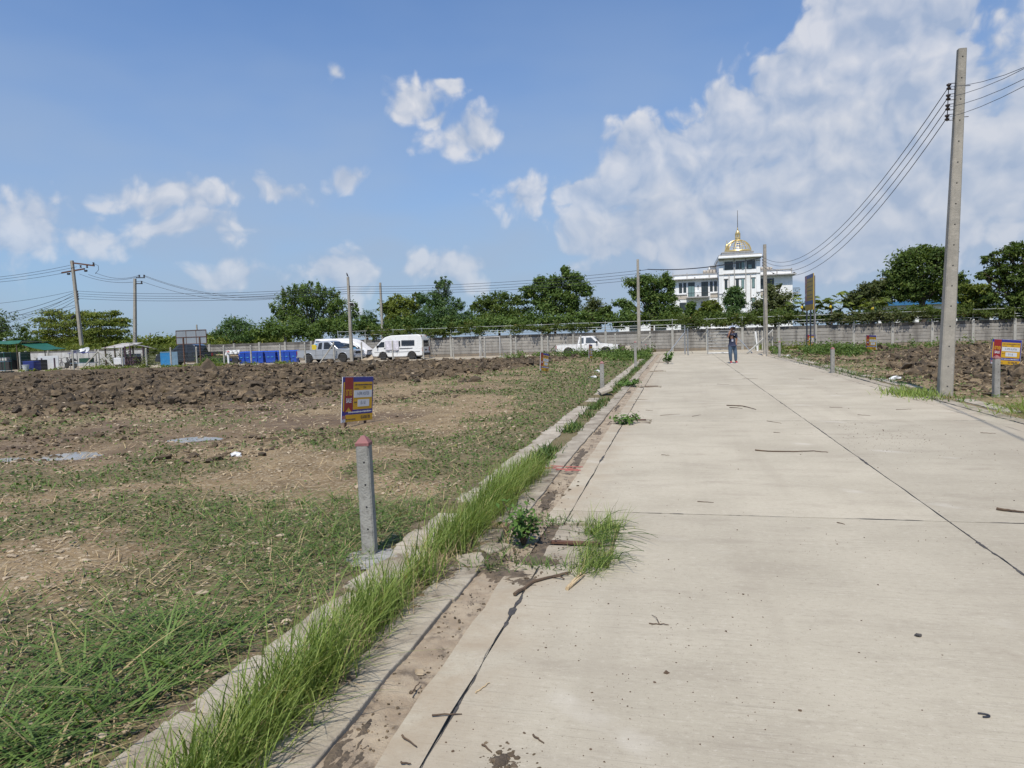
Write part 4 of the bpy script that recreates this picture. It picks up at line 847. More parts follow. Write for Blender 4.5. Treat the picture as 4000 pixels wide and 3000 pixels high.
# ------------------------------------------------------------------ sale boards
def text_obj(body, size, material, parent, loc, rot=(R(90), 0, 0), sx=1.0, shear=0.0, align='CENTER', bold=0.0):
    cu = bpy.data.curves.new('lettering', 'FONT'); cu.body = body; cu.size = size; cu.align_x = align; cu.align_y = 'CENTER'; cu.offset = bold; cu.shear = shear
    tmp = bpy.data.objects.new('tmp', cu); COL.objects.link(tmp); dg = bpy.context.evaluated_depsgraph_get()
    me = bpy.data.meshes.new_from_object(tmp.evaluated_get(dg)); bpy.data.objects.remove(tmp)
    me.materials.clear(); me.materials.append(material); me.name = 'lettering'
    o = bpy.data.objects.new('lettering', me); COL.objects.link(o); o.parent = parent; o.location = loc; o.rotation_euler = rot; o.scale = (sx, 1, 1); return o
def sale_board(loc, rz, wd, ht, lift, label, code, area, lean=(0, 0), cols=('signyellow', 'signblue', 'signred'), phone=True, full=True):
    t = thing('sale_board', label, 'sign', loc, rz); t.rotation_euler = (lean[0], lean[1], rz)      # faces local -y
    Y_, B_, R_ = (M[c] for c in cols); z0 = lift; X = lambda u: (u - 0.5) * wd; Z = lambda v: z0 + v * ht
    def panel(u0, u1, v0, v1, y, m_, name, parent=t):
        return MB().box(((X(u0) + X(u1)) / 2, y, (Z(v0) + Z(v1)) / 2), (X(u1) - X(u0), 0.003, Z(v1) - Z(v0))).build(name, m_, parent)
    bd = MB().box((0, 0.006, Z(0.5)), (wd, 0.012, ht)).build('board', M['signwhite'], t)
    panel(0.005, 0.995, 0.005, 0.995, -0.0025, B_, 'blue_field', bd)
    panel(0.34, 0.965, 0.27, 0.885, -0.0045, Y_, 'yellow_field', bd); panel(0.03, 0.065, 0.25, 0.885, -0.0045, Y_, 'yellow_edge', bd); panel(0.115, 0.995, 0.005, 0.165, -0.0045, Y_, 'phone_band', bd)
    mb = MB(); a, c, d, e = X(0.075), X(0.325), Z(0.99), Z(0.20); yy_ = -0.0065
    mb.add([(a, yy_, d), (c, yy_, d), (c, yy_, e), ((a + c) / 2, yy_, e + ht * .13), (a, yy_, e)], [(4, 3, 2, 1, 0)]); mb.build('red_ribbon', R_, bd, fix=False)
    mb = MB(); mb.add([(a + .02 * wd, -.0045, e + .03 * ht), (c - .02 * wd, -.0045, e + .03 * ht), ((a + c) / 2, -.0045, e + ht * .16)], [(0, 1, 2)]); mb.build('yellow_wedge', Y_, bd, fix=False)
    for u in (0.16, 0.80): MB().box((X(u), 0.03, (z0 - .25 + Z(0.8)) / 2), (0.045, 0.035, Z(0.8) - z0 + .25)).build('leg', M['rust'], t)
    if full:
        text_obj('ขาย', ht * 0.23, Y_, bd, (X(0.20), -.0085, Z(0.66)), sx=wd / ht * 0.62, bold=0.004); text_obj('SALE', ht * 0.135, M['signwhite'], bd, (X(0.20), -.0085, Z(0.475)), sx=wd / ht * 0.60, bold=0.004)
        panel(0.36, 0.95, 0.535, 0.70, -0.0065, M['signwhite'], 'code_label', bd); text_obj(code, ht * 0.105, M['ink'], bd, (X(0.655), -.0085, Z(0.62)), sx=wd / ht * 0.62, shear=0.1)
        panel(0.49, 0.87, 0.33, 0.49, -0.0065, M['signwhite'], 'area_label', bd); text_obj(area, ht * 0.12, M['ink'], bd, (X(0.66), -.0085, Z(0.41)), sx=wd / ht * 0.62, shear=0.1)
        text_obj('2364', ht * 0.07, M['ink'], bd, (X(0.70), -.0085, Z(0.755)), sx=wd / ht * 0.7, shear=0.15)
        if phone: text_obj('02-6300-700', ht * 0.10, M['ink'], bd, (X(0.755), -.0085, Z(0.085)), sx=wd / ht * 0.60, bold=0.002)
        panel(0.02, 0.105, 0.075, 0.15, -0.0065, M['fadedred'], 'emblem', bd); panel(0.02, 0.105, 0.01, 0.07, -0.0065, M['signwhite'], 'emblem_plate', bd); text_obj('BAM', ht * 0.045, M['ink'], bd, (X(0.0625), -.0085, Z(0.04)), sx=wd / ht * 0.6)
        rs = random.Random(4)
        def dashes(u0, u1, v, h_, m_):                    # lines of small print
            mb = MB(); u = u0
            while u < u1:
                l_ = rs.uniform(.012, .03); mb.box((X(u + l_ / 2), -.0075, Z(v) + rs.uniform(-.002, .002)), (wd * l_, 0.002, ht * h_ * rs.uniform(.6, 1.1))); u += l_ + .008
            mb.build('small_print', m_, bd)
        dashes(0.37, 0.95, 0.82, 0.03, M['ink']); dashes(0.37, 0.52, 0.73, 0.025, M['ink']); dashes(0.38, 0.46, 0.43, 0.03, M['ink']); dashes(0.2, 0.94, 0.215, 0.035, M['signwhite']); dashes(0.13, 0.42, 0.06, 0.025, M['ink'])
    return t
g = gnd(1395, 1662); sale_board((g[0], g[1], gz1(g[0], g[1])), R(79), 1.0, 0.90, 0.08, 'yellow and blue sale board beside the nearest marker post on the weedy lot', 'A-SPK-VL0720', '0-1-0', (0.05, 0.06))
q = aty(2125, 1410, 30.4); sale_board((q[0], 30.4, gz1(q[0], 30.4)), R(78), 0.95, 0.80, 0.06, 'slanting sale board at the edge of the broken dark soil', 'A-SPK-VL0721', '0-1-0', (0.0, 0.12))
q = aty(2307, 1380, 40.5); sale_board((q[0], 40.5, gz1(q[0], 40.5)), R(84), 0.9, 0.80, 0.22, 'worn narrow sale board in the weeds before the white pickup', 'A-SPK-VL0722', '0-1-0', (0.0, 0.05))
q = aty(3402, 1350, 43.0); sale_board((q[0], 43.0, gz1(q[0], 43.0) + .05), R(-70), 0.95, 0.80, 0.12, 'small sale board half way along the right hand clods', 'A-SPK-VL0725', '0-1-0', (0.0, 0.03))
q = aty(3925, 1370, 27.0); sale_board((q[0], 27.0, gz1(q[0], 27.0) - .02), R(-38), 0.86, 0.86, 0.16, 'sale board behind the marker post on the right hand clods', 'A-SPK-VL0726', '0-1-6', (0.03, 0.07))
q = aty(2955 + 55, 1330, 52.0); q = aty(3167, 1326, 52.6); sale_board((q[0], 52.6, 0.12), R(-50), 0.85, 0.75, 0.2, 'sale board leaning at the foot of the tall billboard', 'A-SPK-VL0727', '0-1-0')
# tall billboard facing the road, in the weeds
xb_ = atx(3160, 50.0); bb = thing('billboard', 'tall faded yellow sale billboard on three grey legs', 'billboard', (xb_, 50.0, 0), R(-90))
bw, bh, bz = 3.0, 2.35, 2.75
fr0 = MB().box((0, 0.03, bz + bh / 2), (bw, 0.05, bh)).build('board', M['fadedyellow'], bb)
MB().box((0, -.002, bz + bh * .945), (bw * .99, .006, bh * .1)).build('blue_band', M['fadedblue'], fr0); MB().box((0, -.002, bz + bh * .21), (bw * .99, .006, bh * .1)).build('blue_band', M['fadedblue'], fr0)
MB().box((-bw * .37, -.005, bz + bh * .62), (bw * .22, .006, bh * .72)).build('red_ribbon', M['fadedred'], fr0)
text_obj('ขาย', .42, M['signyellow'], fr0, (-bw * .37, -.01, bz + bh * .7)); text_obj('SALE', .3, M['signwhite'], fr0, (-bw * .37, -.01, bz + bh * .45))
rs = random.Random(9)
for v in (.8, .66, .55, .42, .32): 
    mb = MB(); u = -.2
    while u < .42:
        l_ = rs.uniform(.02, .05); mb.box((bw * u, -.004, bz + bh * v), (bw * l_, .004, .05)); u += l_ + .02
    mb.build('small_print', M['steelgrey'], fr0)
for u in (-.46, .0, .46): MB().box((bw * u, 0.10, (bz + bh - .15) / 2), (0.1, 0.08, bz + bh - .15)).build('leg', M['steelgrey'], bb)
# back of a board on the far left
YB = 49.6; q = aty(748, 1316, YB); bk = thing('board_back', 'grey back of a framed notice board on rusty legs', 'notice board', (q[0], YB, 0))
bz0 = aty(748, 1343, YB)[2]; bz1 = aty(748, 1290, YB)[2]; bx0 = atx(691, YB) - q[0]; bx1 = atx(808, YB) - q[0]; cx_ = (bx0 + bx1) / 2; W_ = bx1 - bx0; Hh = bz1 - bz0
for i in range(3):
    for j in range(2): MB().box((bx0 + W_ * (i + .5) / 3, 0, bz0 + Hh * (j + .5) / 2), (W_ / 3 - .03, 0.02, Hh / 2 - .03)).build('panel', M['boardback'], bk)
mb = MB()
for i in range(4): mb.box((bx0 + W_ * i / 3, 0.0, bz0 + Hh / 2), (0.05, 0.05, Hh))
for j in range(3): mb.box((cx_, -.01, bz0 + Hh * j / 2), (W_, 0.05, 0.05))
mb.build('frame', M['rust'], bk)
for px in (719, 783): MB().box((atx(px, YB) - q[0], -.06, (bz0 + Hh * .5) / 2), (0.09, 0.09, bz0 + Hh * .5)).build('leg', M['rust'], bk)
# ------------------------------------------------------------------ vehicles: local +x is forward, wheels on z = 0
def arc(cx, cz, r_, a0, a1, n=9): return [(cx + r_ * math.cos(R(a)), cz + r_ * math.sin(R(a))) for a in np.linspace(a0, a1, n)]
def wheel(parent, x, y, r_, wd, rimmat, spokes=6):
    s_ = 1 if y > 0 else -1
    ty = MB(); prof = [(r_ * .62, -wd / 2), (r_ * .93, -wd / 2), (r_, -wd / 2 + .03), (r_, wd / 2 - .03), (r_ * .93, wd / 2), (r_ * .62, wd / 2)]
    ty.lathe(prof, 24); t_ = ty.build('wheel', M['tyre'], parent, loc=(x, y, r_), rot=(R(90), 0, 0), smooth=True)
    mb = MB(); mb.lathe([(r_ * .2, 0), (r_ * .24, .03), (r_ * .24, .04)], 12)
    for k in range(spokes):
        a = 2 * math.pi * k / spokes; mb.box((math.cos(a) * r_ * .4, math.sin(a) * r_ * .4, 0.02), (r_ * .45, r_ * .16, 0.03), Matrix.Rotation(a, 3, 'Z'))
    mb.lathe([(r_ * .58, -.02), (r_ * .64, -.02), (r_ * .64, .05), (r_ * .58, .05)], 20)
    mb.build('rim', rimmat, t_, loc=(0, 0, (wd / 2 - .055) * (-s_) if s_ > 0 else (wd / 2 - .055)), rot=(R(180), 0, 0) if s_ > 0 else None)
    return t_
def pane(parent, poly, wf, side, off, material, name='window', frame=None):
    """flat pane on a body side; poly in x,z; wf gives the half width"""
    mb = MB(); n = len(poly); y = lambda x, z, d: side * (wf(x, z) + d)
    mb.add([(x, y(x, z, off), z) for x, z in poly] + [(x, y(x, z, off - .02), z) for x, z in poly], [tuple(range(n)), tuple(n + k for k in range(n))[::-1]] + [(k, (k + 1) % n, n + (k + 1) % n, n + k) for k in range(n)])
    return mb.build(name, material, parent)
def loft_body(parent, poly, hw, wf, material, name='body', bevel=0.035):
    return MB().prism(poly, -hw, hw, wf).build(name, material, parent, bevel=bevel, smooth=True, auto=50)
def pickup(name, label, loc, rz, L_, Hh, W_, paint, glassm, rimm, style):
    t = thing(name, label, 'pickup', loc, rz); s_ = L_ / 5.2; h = Hh / 1.75; hw = W_ / 2
    X = lambda v: v * s_; Z = lambda v: v * h
    P_ = lambda pts: [(X(a), Z(b)) for a, b in pts]
    rw = 0.35 * h; xr, xf = -1.55, 1.60
    ar = lambda cx: [(a, b) for a, b in [(p[0], p[1]) for p in arc(cx, 0.36, 0.44, 180, 0)]]
    bed = 1.02 if style != 'old' else 0.98
    hood = [(2.50, 0.86), (2.36, 0.98), (1.15, 1.10)] if style != 'old' else [(2.58, 0.78), (2.50, 0.90), (1.05, 1.04)]
    prof = [(-2.60, 0.48)] + [(-2.0, 0.42)] + ar(xr) + [(-1.0, 0.30), (1.05, 0.30)] + ar(xf) + [(2.2, 0.32), (2.56, 0.36), (2.60, 0.62)] + hood + [(0.9, 1.10 if style != 'old' else 1.04), (-0.72, bed), (-2.58, bed)]
    wf = lambda x, z: 1.0 if z < Z(0.95) else 0.985
    body = loft_body(t, P_(prof), hw, wf, paint)
    # cab with sloping screen, narrower at the roof
    cw = lambda x, z: 0.97 - 0.16 * max(0, (z - Z(0.95)) / Z(0.8))
    if style == 'old': cab = [(-0.80, 0.93), (-0.66, 1.62), (-0.55, 1.68), (0.42, 1.68), (0.56, 1.63), (1.16, 1.03), (1.2, .93)]
    elif style == 'black': cab = [(-1.15, 0.95), (-0.98, 1.58), (-0.7, 1.72), (0.25, 1.75), (0.55, 1.68), (1.3, 1.09), (1.34, .95)]
    else: cab = [(-0.86, 0.95), (-0.72, 1.62), (-0.5, 1.74), (0.15, 1.75), (0.42, 1.68), (1.20, 1.09), (1.24, .95)]
    cb = loft_body(t, P_(cab), hw, cw, paint, 'cab', 0.03)
    cwf = lambda x, z: hw * cw(x, z)
    if style == 'old': wins = [[(-0.62, 1.06), (-0.52, 1.56), (-0.25, 1.58), (-0.25, 1.08)], [(-0.08, 1.08), (-0.05, 1.58), (0.38, 1.58), (0.86, 1.12), (0.82, 1.08)]]
    elif style == 'black': wins = [[(-0.95, 1.10), (-0.82, 1.52), (-0.55, 1.62), (-0.28, 1.63), (-0.28, 1.12)], [(-0.16, 1.12), (-0.16, 1.64), (0.26, 1.64), (0.46, 1.58), (0.95, 1.14)]]
    else: wins = [[(-0.68, 1.08), (-0.58, 1.56), (-0.5, 1.60), (-0.28, 1.62), (-0.30, 1.08)], [(-0.12, 1.08), (-0.10, 1.63), (0.22, 1.63), (0.36, 1.56), (0.80, 1.10)]]
    for w_ in wins:
        for sd_ in (-1, 1): pane(cb, P_(w_), cwf, sd_, 0.006, glassm)
    (ax, az), (bx, bz) = cab[-3], cab[-2]                       # windscreen and rear screen
    def screen(a, c, nm):
        mb = MB(); d = 0.012; V_ = []
        for (x, z), f in ((a, .06), (c, .94)):
            x0 = a[0] + (c[0] - a[0]) * f; z0 = a[1] + (c[1] - a[1]) * f
            for sd_ in (-1, 1): V_.append((X(x0) + d * (1 if nm == 'windscreen' else -1), sd_ * hw * (cw(0, Z(z0)) - .07), Z(z0) + d))
        mb.add(V_, [(0, 1, 3, 2)]); mb.build(nm, glassm, cb, fix=False)
    screen(cab[-3], cab[-2], 'windscreen'); screen(cab[0], cab[1], 'rear_screen')
    # open load bed
    MB().box((X(-1.72), 0, Z(bed) + .003), (X(1.62), W_ * .84, .012)).build('load_bed', M['plastic'], t)
    for sd_ in (-1, 1):
        MB().box((X(-1.66), sd_ * hw * .95, Z(bed) + .012), (X(1.8), 0.07, 0.03)).build('bed_rail', paint if style != 'black' else M['plastic'], t)
        for wx in (xr, xf): wheel(t, X(wx), sd_ * (hw - .115), rw, 0.23, rimm)
        mb = MB().box((X(2.50), sd_ * hw * .70, Z(0.86 if style != 'old' else .78)), (X(.16), W_ * .22, Z(.15))); mb.build('headlamp', M['lamp'], t, bevel=.02)
        MB().box((X(-2.585), sd_ * hw * .93, Z(.80)), (X(.06), W_ * .09, Z(.30))).build('tail_lamp', M['redlamp'], t, bevel=.01)
        m_ = MB().box((X(0.86), sd_ * (hw * .93 + .1), Z(1.17)), (0.12, 0.2, 0.16)).build('mirror', M['plastic'] if style == 'black' else (M['iron'] if style == 'old' else paint), t, bevel=.03)
        MB().box((X(-0.05), sd_ * (hw * .97 + .012), Z(.98)), (0.16, 0.03, 0.035)).build('door_handle', M['iron'] if style == 'old' else M['galv'], t, bevel=.006)
        for gx_ in (-0.84, -0.20, 0.98): MB().box((X(gx_), sd_ * (hw + .0012), Z(.72)), (0.012, 0.003, Z(.62))).build('door_gap', M['plastic'], t)
        MB().box((X(0.1), sd_ * (hw + .002), Z(.62)), (X(2.2), 0.004, 0.018)).build('side_trim', M['plastic'], t)
        mb = MB()
        for cx in (xr, xf):                                    # flared arch lips
            a_ = arc(X(cx), Z(.36), 0.46 * h, 185, -5, 14); mb.tube([(p, sd_ * (hw - .01), q) for p, q in a_], 0.035, 6)
        mb.build('wheel_arch', paint if style != 'black' else M['plastic'], t, smooth=True)
    MB().box((X(2.62), 0, Z(.46)), (X(.14), W_ * .96, Z(.24))).build('bumper', paint if style != 'old' else M['iron'], t, bevel=.05); MB().box((X(2.605), 0, Z(.78)), (X(.06), W_ * .5, Z(.20))).build('grille', M['plastic'], t, bevel=.015)
    MB().box((X(-2.68), 0, Z(.46)), (X(.12), W_ * .9, Z(.12))).build('rear_bumper', M['iron'] if style != 'new' else M['galv'], t, bevel=.02)
    MB().box((0, 0, Z(.34)), (X(4.3), W_ * .7, Z(.16))).build('chassis', M['plastic'], t)
    return t
ys = 49.7; xa_, xb_ = atx(1158, ys), atx(1392, ys)
pickup('pickup_truck', 'silver pickup with tinted windows parked beside the blue bins', ((xa_ + xb_) / 2 - .1, ys + 0.85, 0.01), R(-4), (xb_ - xa_) * 0.99, 1.72, 1.72, M['carsilver'], M['carglass'], M['rim'], 'new')
yw = 52.6; xa_, xb_ = atx(2170, yw), atx(2412, yw)
wp = pickup('pickup_truck', 'old white pickup with rust spots parked against the plank wall', ((xa_ + xb_) / 2, yw + 0.9, -0.06), 0, (xb_ - xa_) * 1.0, 1.56, 1.68, M['carwhite2'], M['clearglass'], M['rimbrown'], 'old')
MB().tube([(-2.6, 0.3, .5), (-3.05, .3, .42), (-2.65, .3, .8)], 0.03, 6).build('tow_bracket', M['iron'], wp)
yk = 51.6; xa_, xb_ = atx(603, yk), atx(822, yk)
pickup('pickup_truck', 'black pickup with a red tail lamp parked behind the board back', ((xa_ + xb_) / 2, yk + .95, 0.0), R(180), (xb_ - xa_) * 1.02, 1.86, 1.75, M['carblack'], M['carglass'], M['rim'], 'black')

def van(name, label, loc, rz, L_, Hh, W_, paint, style='hi'):
    t = thing(name, label, 'van', loc, rz); s_ = L_ / 4.7; h = Hh / 2.2; hw = W_ / 2; X = lambda v: v * s_; Z = lambda v: v * h; P_ = lambda pts: [(X(a), Z(b)) for a, b in pts]
    ar = lambda cx: arc(cx, 0.33, 0.40, 180, 0)
    prof = [(-2.32, 0.34), (-2.0, 0.30)] + ar(-1.35) + [(-.8, .26), (0.8, .26)] + ar(1.32) + [(1.95, .30), (2.33, .34), (2.36, .62), (2.30, .95), (1.95, 1.26), (1.42, 1.80), (1.10, 2.02), (0.55, 2.17), (-1.9, 2.20), (-2.15, 2.12), (-2.28, 1.75), (-2.34, .95)]
    wf = lambda x, z: 1.0 - 0.11 * max(0, (z - Z(1.0)) / Z(1.2)) ** 1.2
    bd = loft_body(t, P_(prof), hw, wf, paint, 'body', 0.05); w_ = lambda x, z: hw * wf(x, z)
    wins = [[(1.15, 1.16), (1.15, 1.62), (1.45, 1.62), (1.86, 1.22), (1.80, 1.14)], [(-0.32, 1.20), (-0.32, 1.66), (-0.18, 1.68), (-0.16, 1.20)], [(-1.62, 1.22), (-1.62, 1.70), (-0.42, 1.72), (-0.42, 1.24)], [(0.0, 1.2), (0.0, 1.66), (0.95, 1.64), (0.95, 1.18)]]
    for q in wins:
        for sd_ in (-1, 1): pane(bd, P_(q), w_, sd_, 0.006, M['carglass'])
    for a, c, nm, dx in (((1.97, 1.27), (1.44, 1.80), 'windscreen', .02), ((-2.335, 1.12), (-2.295, 1.68), 'rear_window', -.025)):
        V_ = [(X(a[0]) + dx, sd_ * hw * .84, Z(a[1])) for sd_ in (-1, 1)] + [(X(c[0]) + dx, sd_ * hw * .78, Z(c[1])) for sd_ in (-1, 1)]
        MB().add(V_, [(0, 1, 3, 2)]).build(nm, M['carglass'], bd, fix=False)
    for sd_ in (-1, 1):
        for wx in (-1.35, 1.32): wheel(t, X(wx), sd_ * (hw - .10), 0.32 * h, 0.2, M['rim'], 8)
        MB().box((X(-2.335), sd_ * hw * .92, Z(.88)), (X(.06), W_ * .1, Z(.34))).build('tail_lamp', M['redlamp'], t, bevel=.01); MB().box((X(2.33), sd_ * hw * .78, Z(.76)), (X(.1), W_ * .2, Z(.18))).build('headlamp', M['lamp'], t, bevel=.02)
        MB().box((X(0), sd_ * (hw + .003), Z(.70)), (X(4.2), 0.006, 0.022)).build('side_trim', M['plastic'], t); MB().box((X(-.85), sd_ * (hw + .003), Z(1.0)), (X(1.2), 0.008, 0.05)).build('door_rail', M['plastic'], t)
        MB().box((X(1.12), sd_ * (hw + .012), Z(1.06)), (.13, .03, .035)).build('door_handle', M['plastic'], t); MB().box((X(1.05), sd_ * (hw + .001), Z(1.0)), (.012, .004, Z(1.2))).build('door_gap', M['plastic'], t); MB().box((X(-.02), sd_ * (hw + .001), Z(1.0)), (.012, .004, Z(1.2))).build('door_gap', M['plastic'], t)
        MB().box((X(1.78), sd_ * (hw * .98 + .09), Z(1.2)), (.08, .16, .22)).build('mirror', M['plastic'], t, bevel=.02)
    MB().box((X(-2.38), 0, Z(.46)), (X(.14), W_ * .98, Z(.22))).build('rear_bumper', M['plastic'], t, bevel=.03); MB().box((X(2.38), 0, Z(.42)), (X(.12), W_ * .98, Z(.22))).build('bumper', M['plastic'], t, bevel=.03)
    MB().box((X(-2.34), 0, Z(.82)), (X(.03), W_ * .3, Z(.14))).build('number_plate', M['steelgrey'], t)
    MB().box((0, 0, Z(.28)), (X(3.9), W_ * .7, Z(.12))).build('chassis', M['plastic'], t)
    return t
yv = 52.6; xa_, xb_ = atx(1452, yv), atx(1645, yv)
vn_ = van('van', 'white high roof van with a cloth hung over its side window', ((xa_ + xb_) / 2, yv + .85, 0.0), R(180), (xb_ - xa_) * 1.03, 2.02, 1.62, M['carwhite'])
for sd_ in (-1, 1): MB().box((-2.02, sd_ * .55, 1.86), (.10, .22, .13)).build('marker_lamp', M['orangelamp'], vn_)
# cloth over the van window, with folds
def drape(name, material, x0, x1, z0, z1, yf, amp, parent=None, label=None, cat=None, nx=40, nz=24, seed=1, hang=0.0):
    u = np.linspace(0, 1, nx); v = np.linspace(0, 1, nz); U, Vv = np.meshgrid(u, v); U = U.ravel(); Vv = Vv.ravel()
    x = x0 + (x1 - x0) * U + (fbm(U * 3 + seed, Vv * 2, 3) - .5) * .06; edge = (fbm(U * 5 + seed, U * 0, 3) - .5) * hang
    z = z0 + (z1 - z0) * Vv + edge * (1 - Vv); y = yf + amp * (np.sin(U * 19 + 3 * Vv + seed) * .5 + fbm(U * 6, Vv * 3 + seed, 3) - .5) * (1.15 - Vv)
    j = (np.arange(nz - 1)[:, None] * nx + np.arange(nx - 1)[None, :]).ravel()
    o = from_np(name, np.stack([x, y, z], 1), np.stack([j, j + 1, j + nx + 1, j + nx], 1), material, parent, smooth=True)
    m = o.modifiers.new('thickness', 'SOLIDIFY'); m.thickness = 0.008
    if label: tag(o, label, cat)
    return o
yc = yv + .85 - .85; drape('hung_cloth', M['cloth'], atx(1504, yc), atx(1556, yc), 0.78, 1.60, yc - .02, 0.07, label='pale cloth hanging over the side window of the white van', cat='cloth', hang=.12)
# covered vehicle behind the silver pickup
yc = 54.2; xa_, xb_ = atx(1218, yc), atx(1420, yc)
cv = van('van', 'pale van half wrapped in a white cover behind the silver pickup', ((xa_ + xb_) / 2 + .1, yc + .8, 0.0), 0, (xb_ - xa_) * 1.02, 1.84, 1.6, M['carpale'])
hw_ = 0.8
mb = MB(); s_ = (xb_ - xa_) * 1.02 / 4.7; h_ = 1.84 / 2.2
pr = [(-2.1, 2.24), (0.5, 2.22), (1.15, 2.08), (1.5, 1.86), (2.05, 1.32), (2.42, .98)]
V_ = []; n_ = 12
for (x, z) in pr:
    for k in range(n_ + 1):
        a = -1 + 2 * k / n_; drop = max(0, abs(a) - .82) / .18
        V_.append((x * s_ + (fbm(np.array([x * 3]), np.array([a * 3]))[0] - .5) * .05, a * hw_ * 1.03, z * h_ + .02 - drop * (.38 if x > .4 else .1) + (fbm(np.array([x * 4.]), np.array([a * 5.]), 3)[0] - .5) * .06))
mb.add(V_, [(i * (n_ + 1) + k, i * (n_ + 1) + k + 1, (i + 1) * (n_ + 1) + k + 1, (i + 1) * (n_ + 1) + k) for i in range(len(pr) - 1) for k in range(n_)]); o = mb.build('car_cover', M['cover'], None, smooth=True, loc=cv.location, fix=False); tag(o, 'white sheet draped over the roof and bonnet of the pale van', 'cover')
drape('hung_cloth', M['yellowcloth'], atx(1218, yc), atx(1236, yc), .95, 1.42, yc - .04, .04, label='yellow cloth hanging on the rear corner of the pale van', cat='cloth', nx=16, nz=14)
drape('hung_cloth', M['bluecloth'], atx(1233, yc), atx(1275, yc), 1.38, 1.50, yc - .05, .03, label='narrow bright blue cloth along the roof edge of the pale van', cat='cloth', nx=20, nz=8, seed=3)
drape('hung_cloth', M['cloth'], atx(1300, yc), atx(1340, yc), 1.05, 1.45, yc - .06, .04, label='lilac cloth hanging over the middle window of the pale van', cat='cloth', nx=20, nz=14, seed=5)
drape('hung_cloth', M['bluecloth'], atx(1376, yc), atx(1390, yc), .80, 1.08, yc - .07, .05, label='sky blue cloth tucked by the windscreen of the pale van', cat='cloth', nx=14, nz=10, seed=8, hang=.1)

# ------------------------------------------------------------------ nine blue wheelie bins
def make_bin(loc, rz, label, grp):
    t = thing('wheelie_bin', label, 'bin', loc, rz, grp)
    mb = MB(); prof = [(.24, .27, .06), (.26, .30, .5), (.29, .345, .90), (.31, .36, .92), (.31, .36, .96)]
    V_ = []
    for a, c, z in prof: V_ += [(-a, -c, z), (a, -c, z), (a, c, z), (-a, c, z)]
    F_ = [(i * 4 + k, i * 4 + (k + 1) % 4, (i + 1) * 4 + (k + 1) % 4, (i + 1) * 4 + k) for i in range(4) for k in range(4)] + [(3, 2, 1, 0), (16, 17, 18, 19)]
    mb.add(V_, F_).build('tub', M['bin'], t, bevel=.02)
    MB().add([(-.32, -.38, .965), (.32, -.38, .965), (.32, .36, .985), (-.32, .36, .985), (-.27, -.32, 1.01), (.27, -.32, 1.01), (.27, .30, 1.05), (-.27, .30, 1.05)], [(0, 3, 2, 1), (4, 5, 6, 7), (0, 1, 5, 4), (1, 2, 6, 5), (2, 3, 7, 6), (3, 0, 4, 7)]).build('lid', M['binlid'], t, bevel=.015)
    MB().tube([(-.26, .37, .99), (-.26, .45, 1.0), (.26, .45, 1.0), (.26, .37, .99)], .018, 6).build('handle', M['bin'], t)
    for x in (-.25, .25): MB().tube([(x - .03, .27, .1), (x + .03, .27, .1)], .1, 12).build('wheel', M['tyre'], t)
    MB().box((0, -.325, .55), (.2, .006, .09), Matrix.Rotation(R(-6), 3, 'X')).build('printed_mark', M['bluesheet'], t)
    return t
yb2 = 51.4; b0b = None
for i in range(9):
    px = 938 + i * 25.5; x = atx(px, yb2 + .12 * (i % 2)); loc = (x, yb2 + .35 + .1 * math.sin(i * 2.1), 0.0)
    if b0b is None: b0b = make_bin(loc, R(3), 'blue plastic wheelie bin in the row along the plank wall', 'blue wheelie bins lined up')
    else: copy_tree(b0b, None, loc, R(3 + 5 * math.sin(i * 3.3)))
# dark low trolley loaded with boards and cloth, left of the bins
yt = 51.5; xt = atx(880, yt); tr_ = thing('load_trolley', 'low dark trolley piled with planks and junk left of the blue bins', 'trolley', (xt, yt + .4, 0))
MB().box((0, 0, .62), (2.7, 1.1, .10)).build('deck', M['bark'], tr_); MB().box((.1, 0, .78), (2.2, .8, .05), Matrix.Rotation(R(3), 3, 'Y')).build('plank', M['bamboo'], tr_); MB().box((.9, -.1, .84), (1.2, .5, .1), Matrix.Rotation(R(-5), 3, 'Y')).build('plank', M['bark'], tr_)
MB().box((-.1, -.2, .42), (1.6, .6, .28)).build('crate', M['navyplastic'], tr_, bevel=.03); MB().box((.3, 0, .26), (2.4, .9, .24)).build('undercarriage', M['plastic'], tr_)
for x in (-1.0, 1.0): MB().tube([(x, -.62, .3), (x, -.5, .3)], .3, 16).build('wheel', M['tyre'], tr_)
xq = atx(885, 49.3); drape('hung_cloth', M['litter'], xq - .55, xq + .75, .86, 1.22, 49.9, .2, label='bundle of white cloth thrown over the trolley', cat='cloth', nx=24, nz=14, seed=4, hang=.3)
wpst = thing('stake', 'white stake with a red and white rag tied on top', 'post', (atx(889, 47.0), 47.0, 0)); MB().box((0, 0, .6), (.11, .11, 1.2)).build('shaft', M['white'], wpst); MB().tube([(0, 0, 1.02), (.02, -.02, 1.1), (0, 0, 1.18)], [.09, .12, .08], 8).build('red_rag', M['signred'], wpst); MB().tube([(-.1, 0, .98), (.05, -.05, 1.05), (.16, 0, .95)], [.05, .1, .04], 7).build('white_rag', M['litter'], wpst)
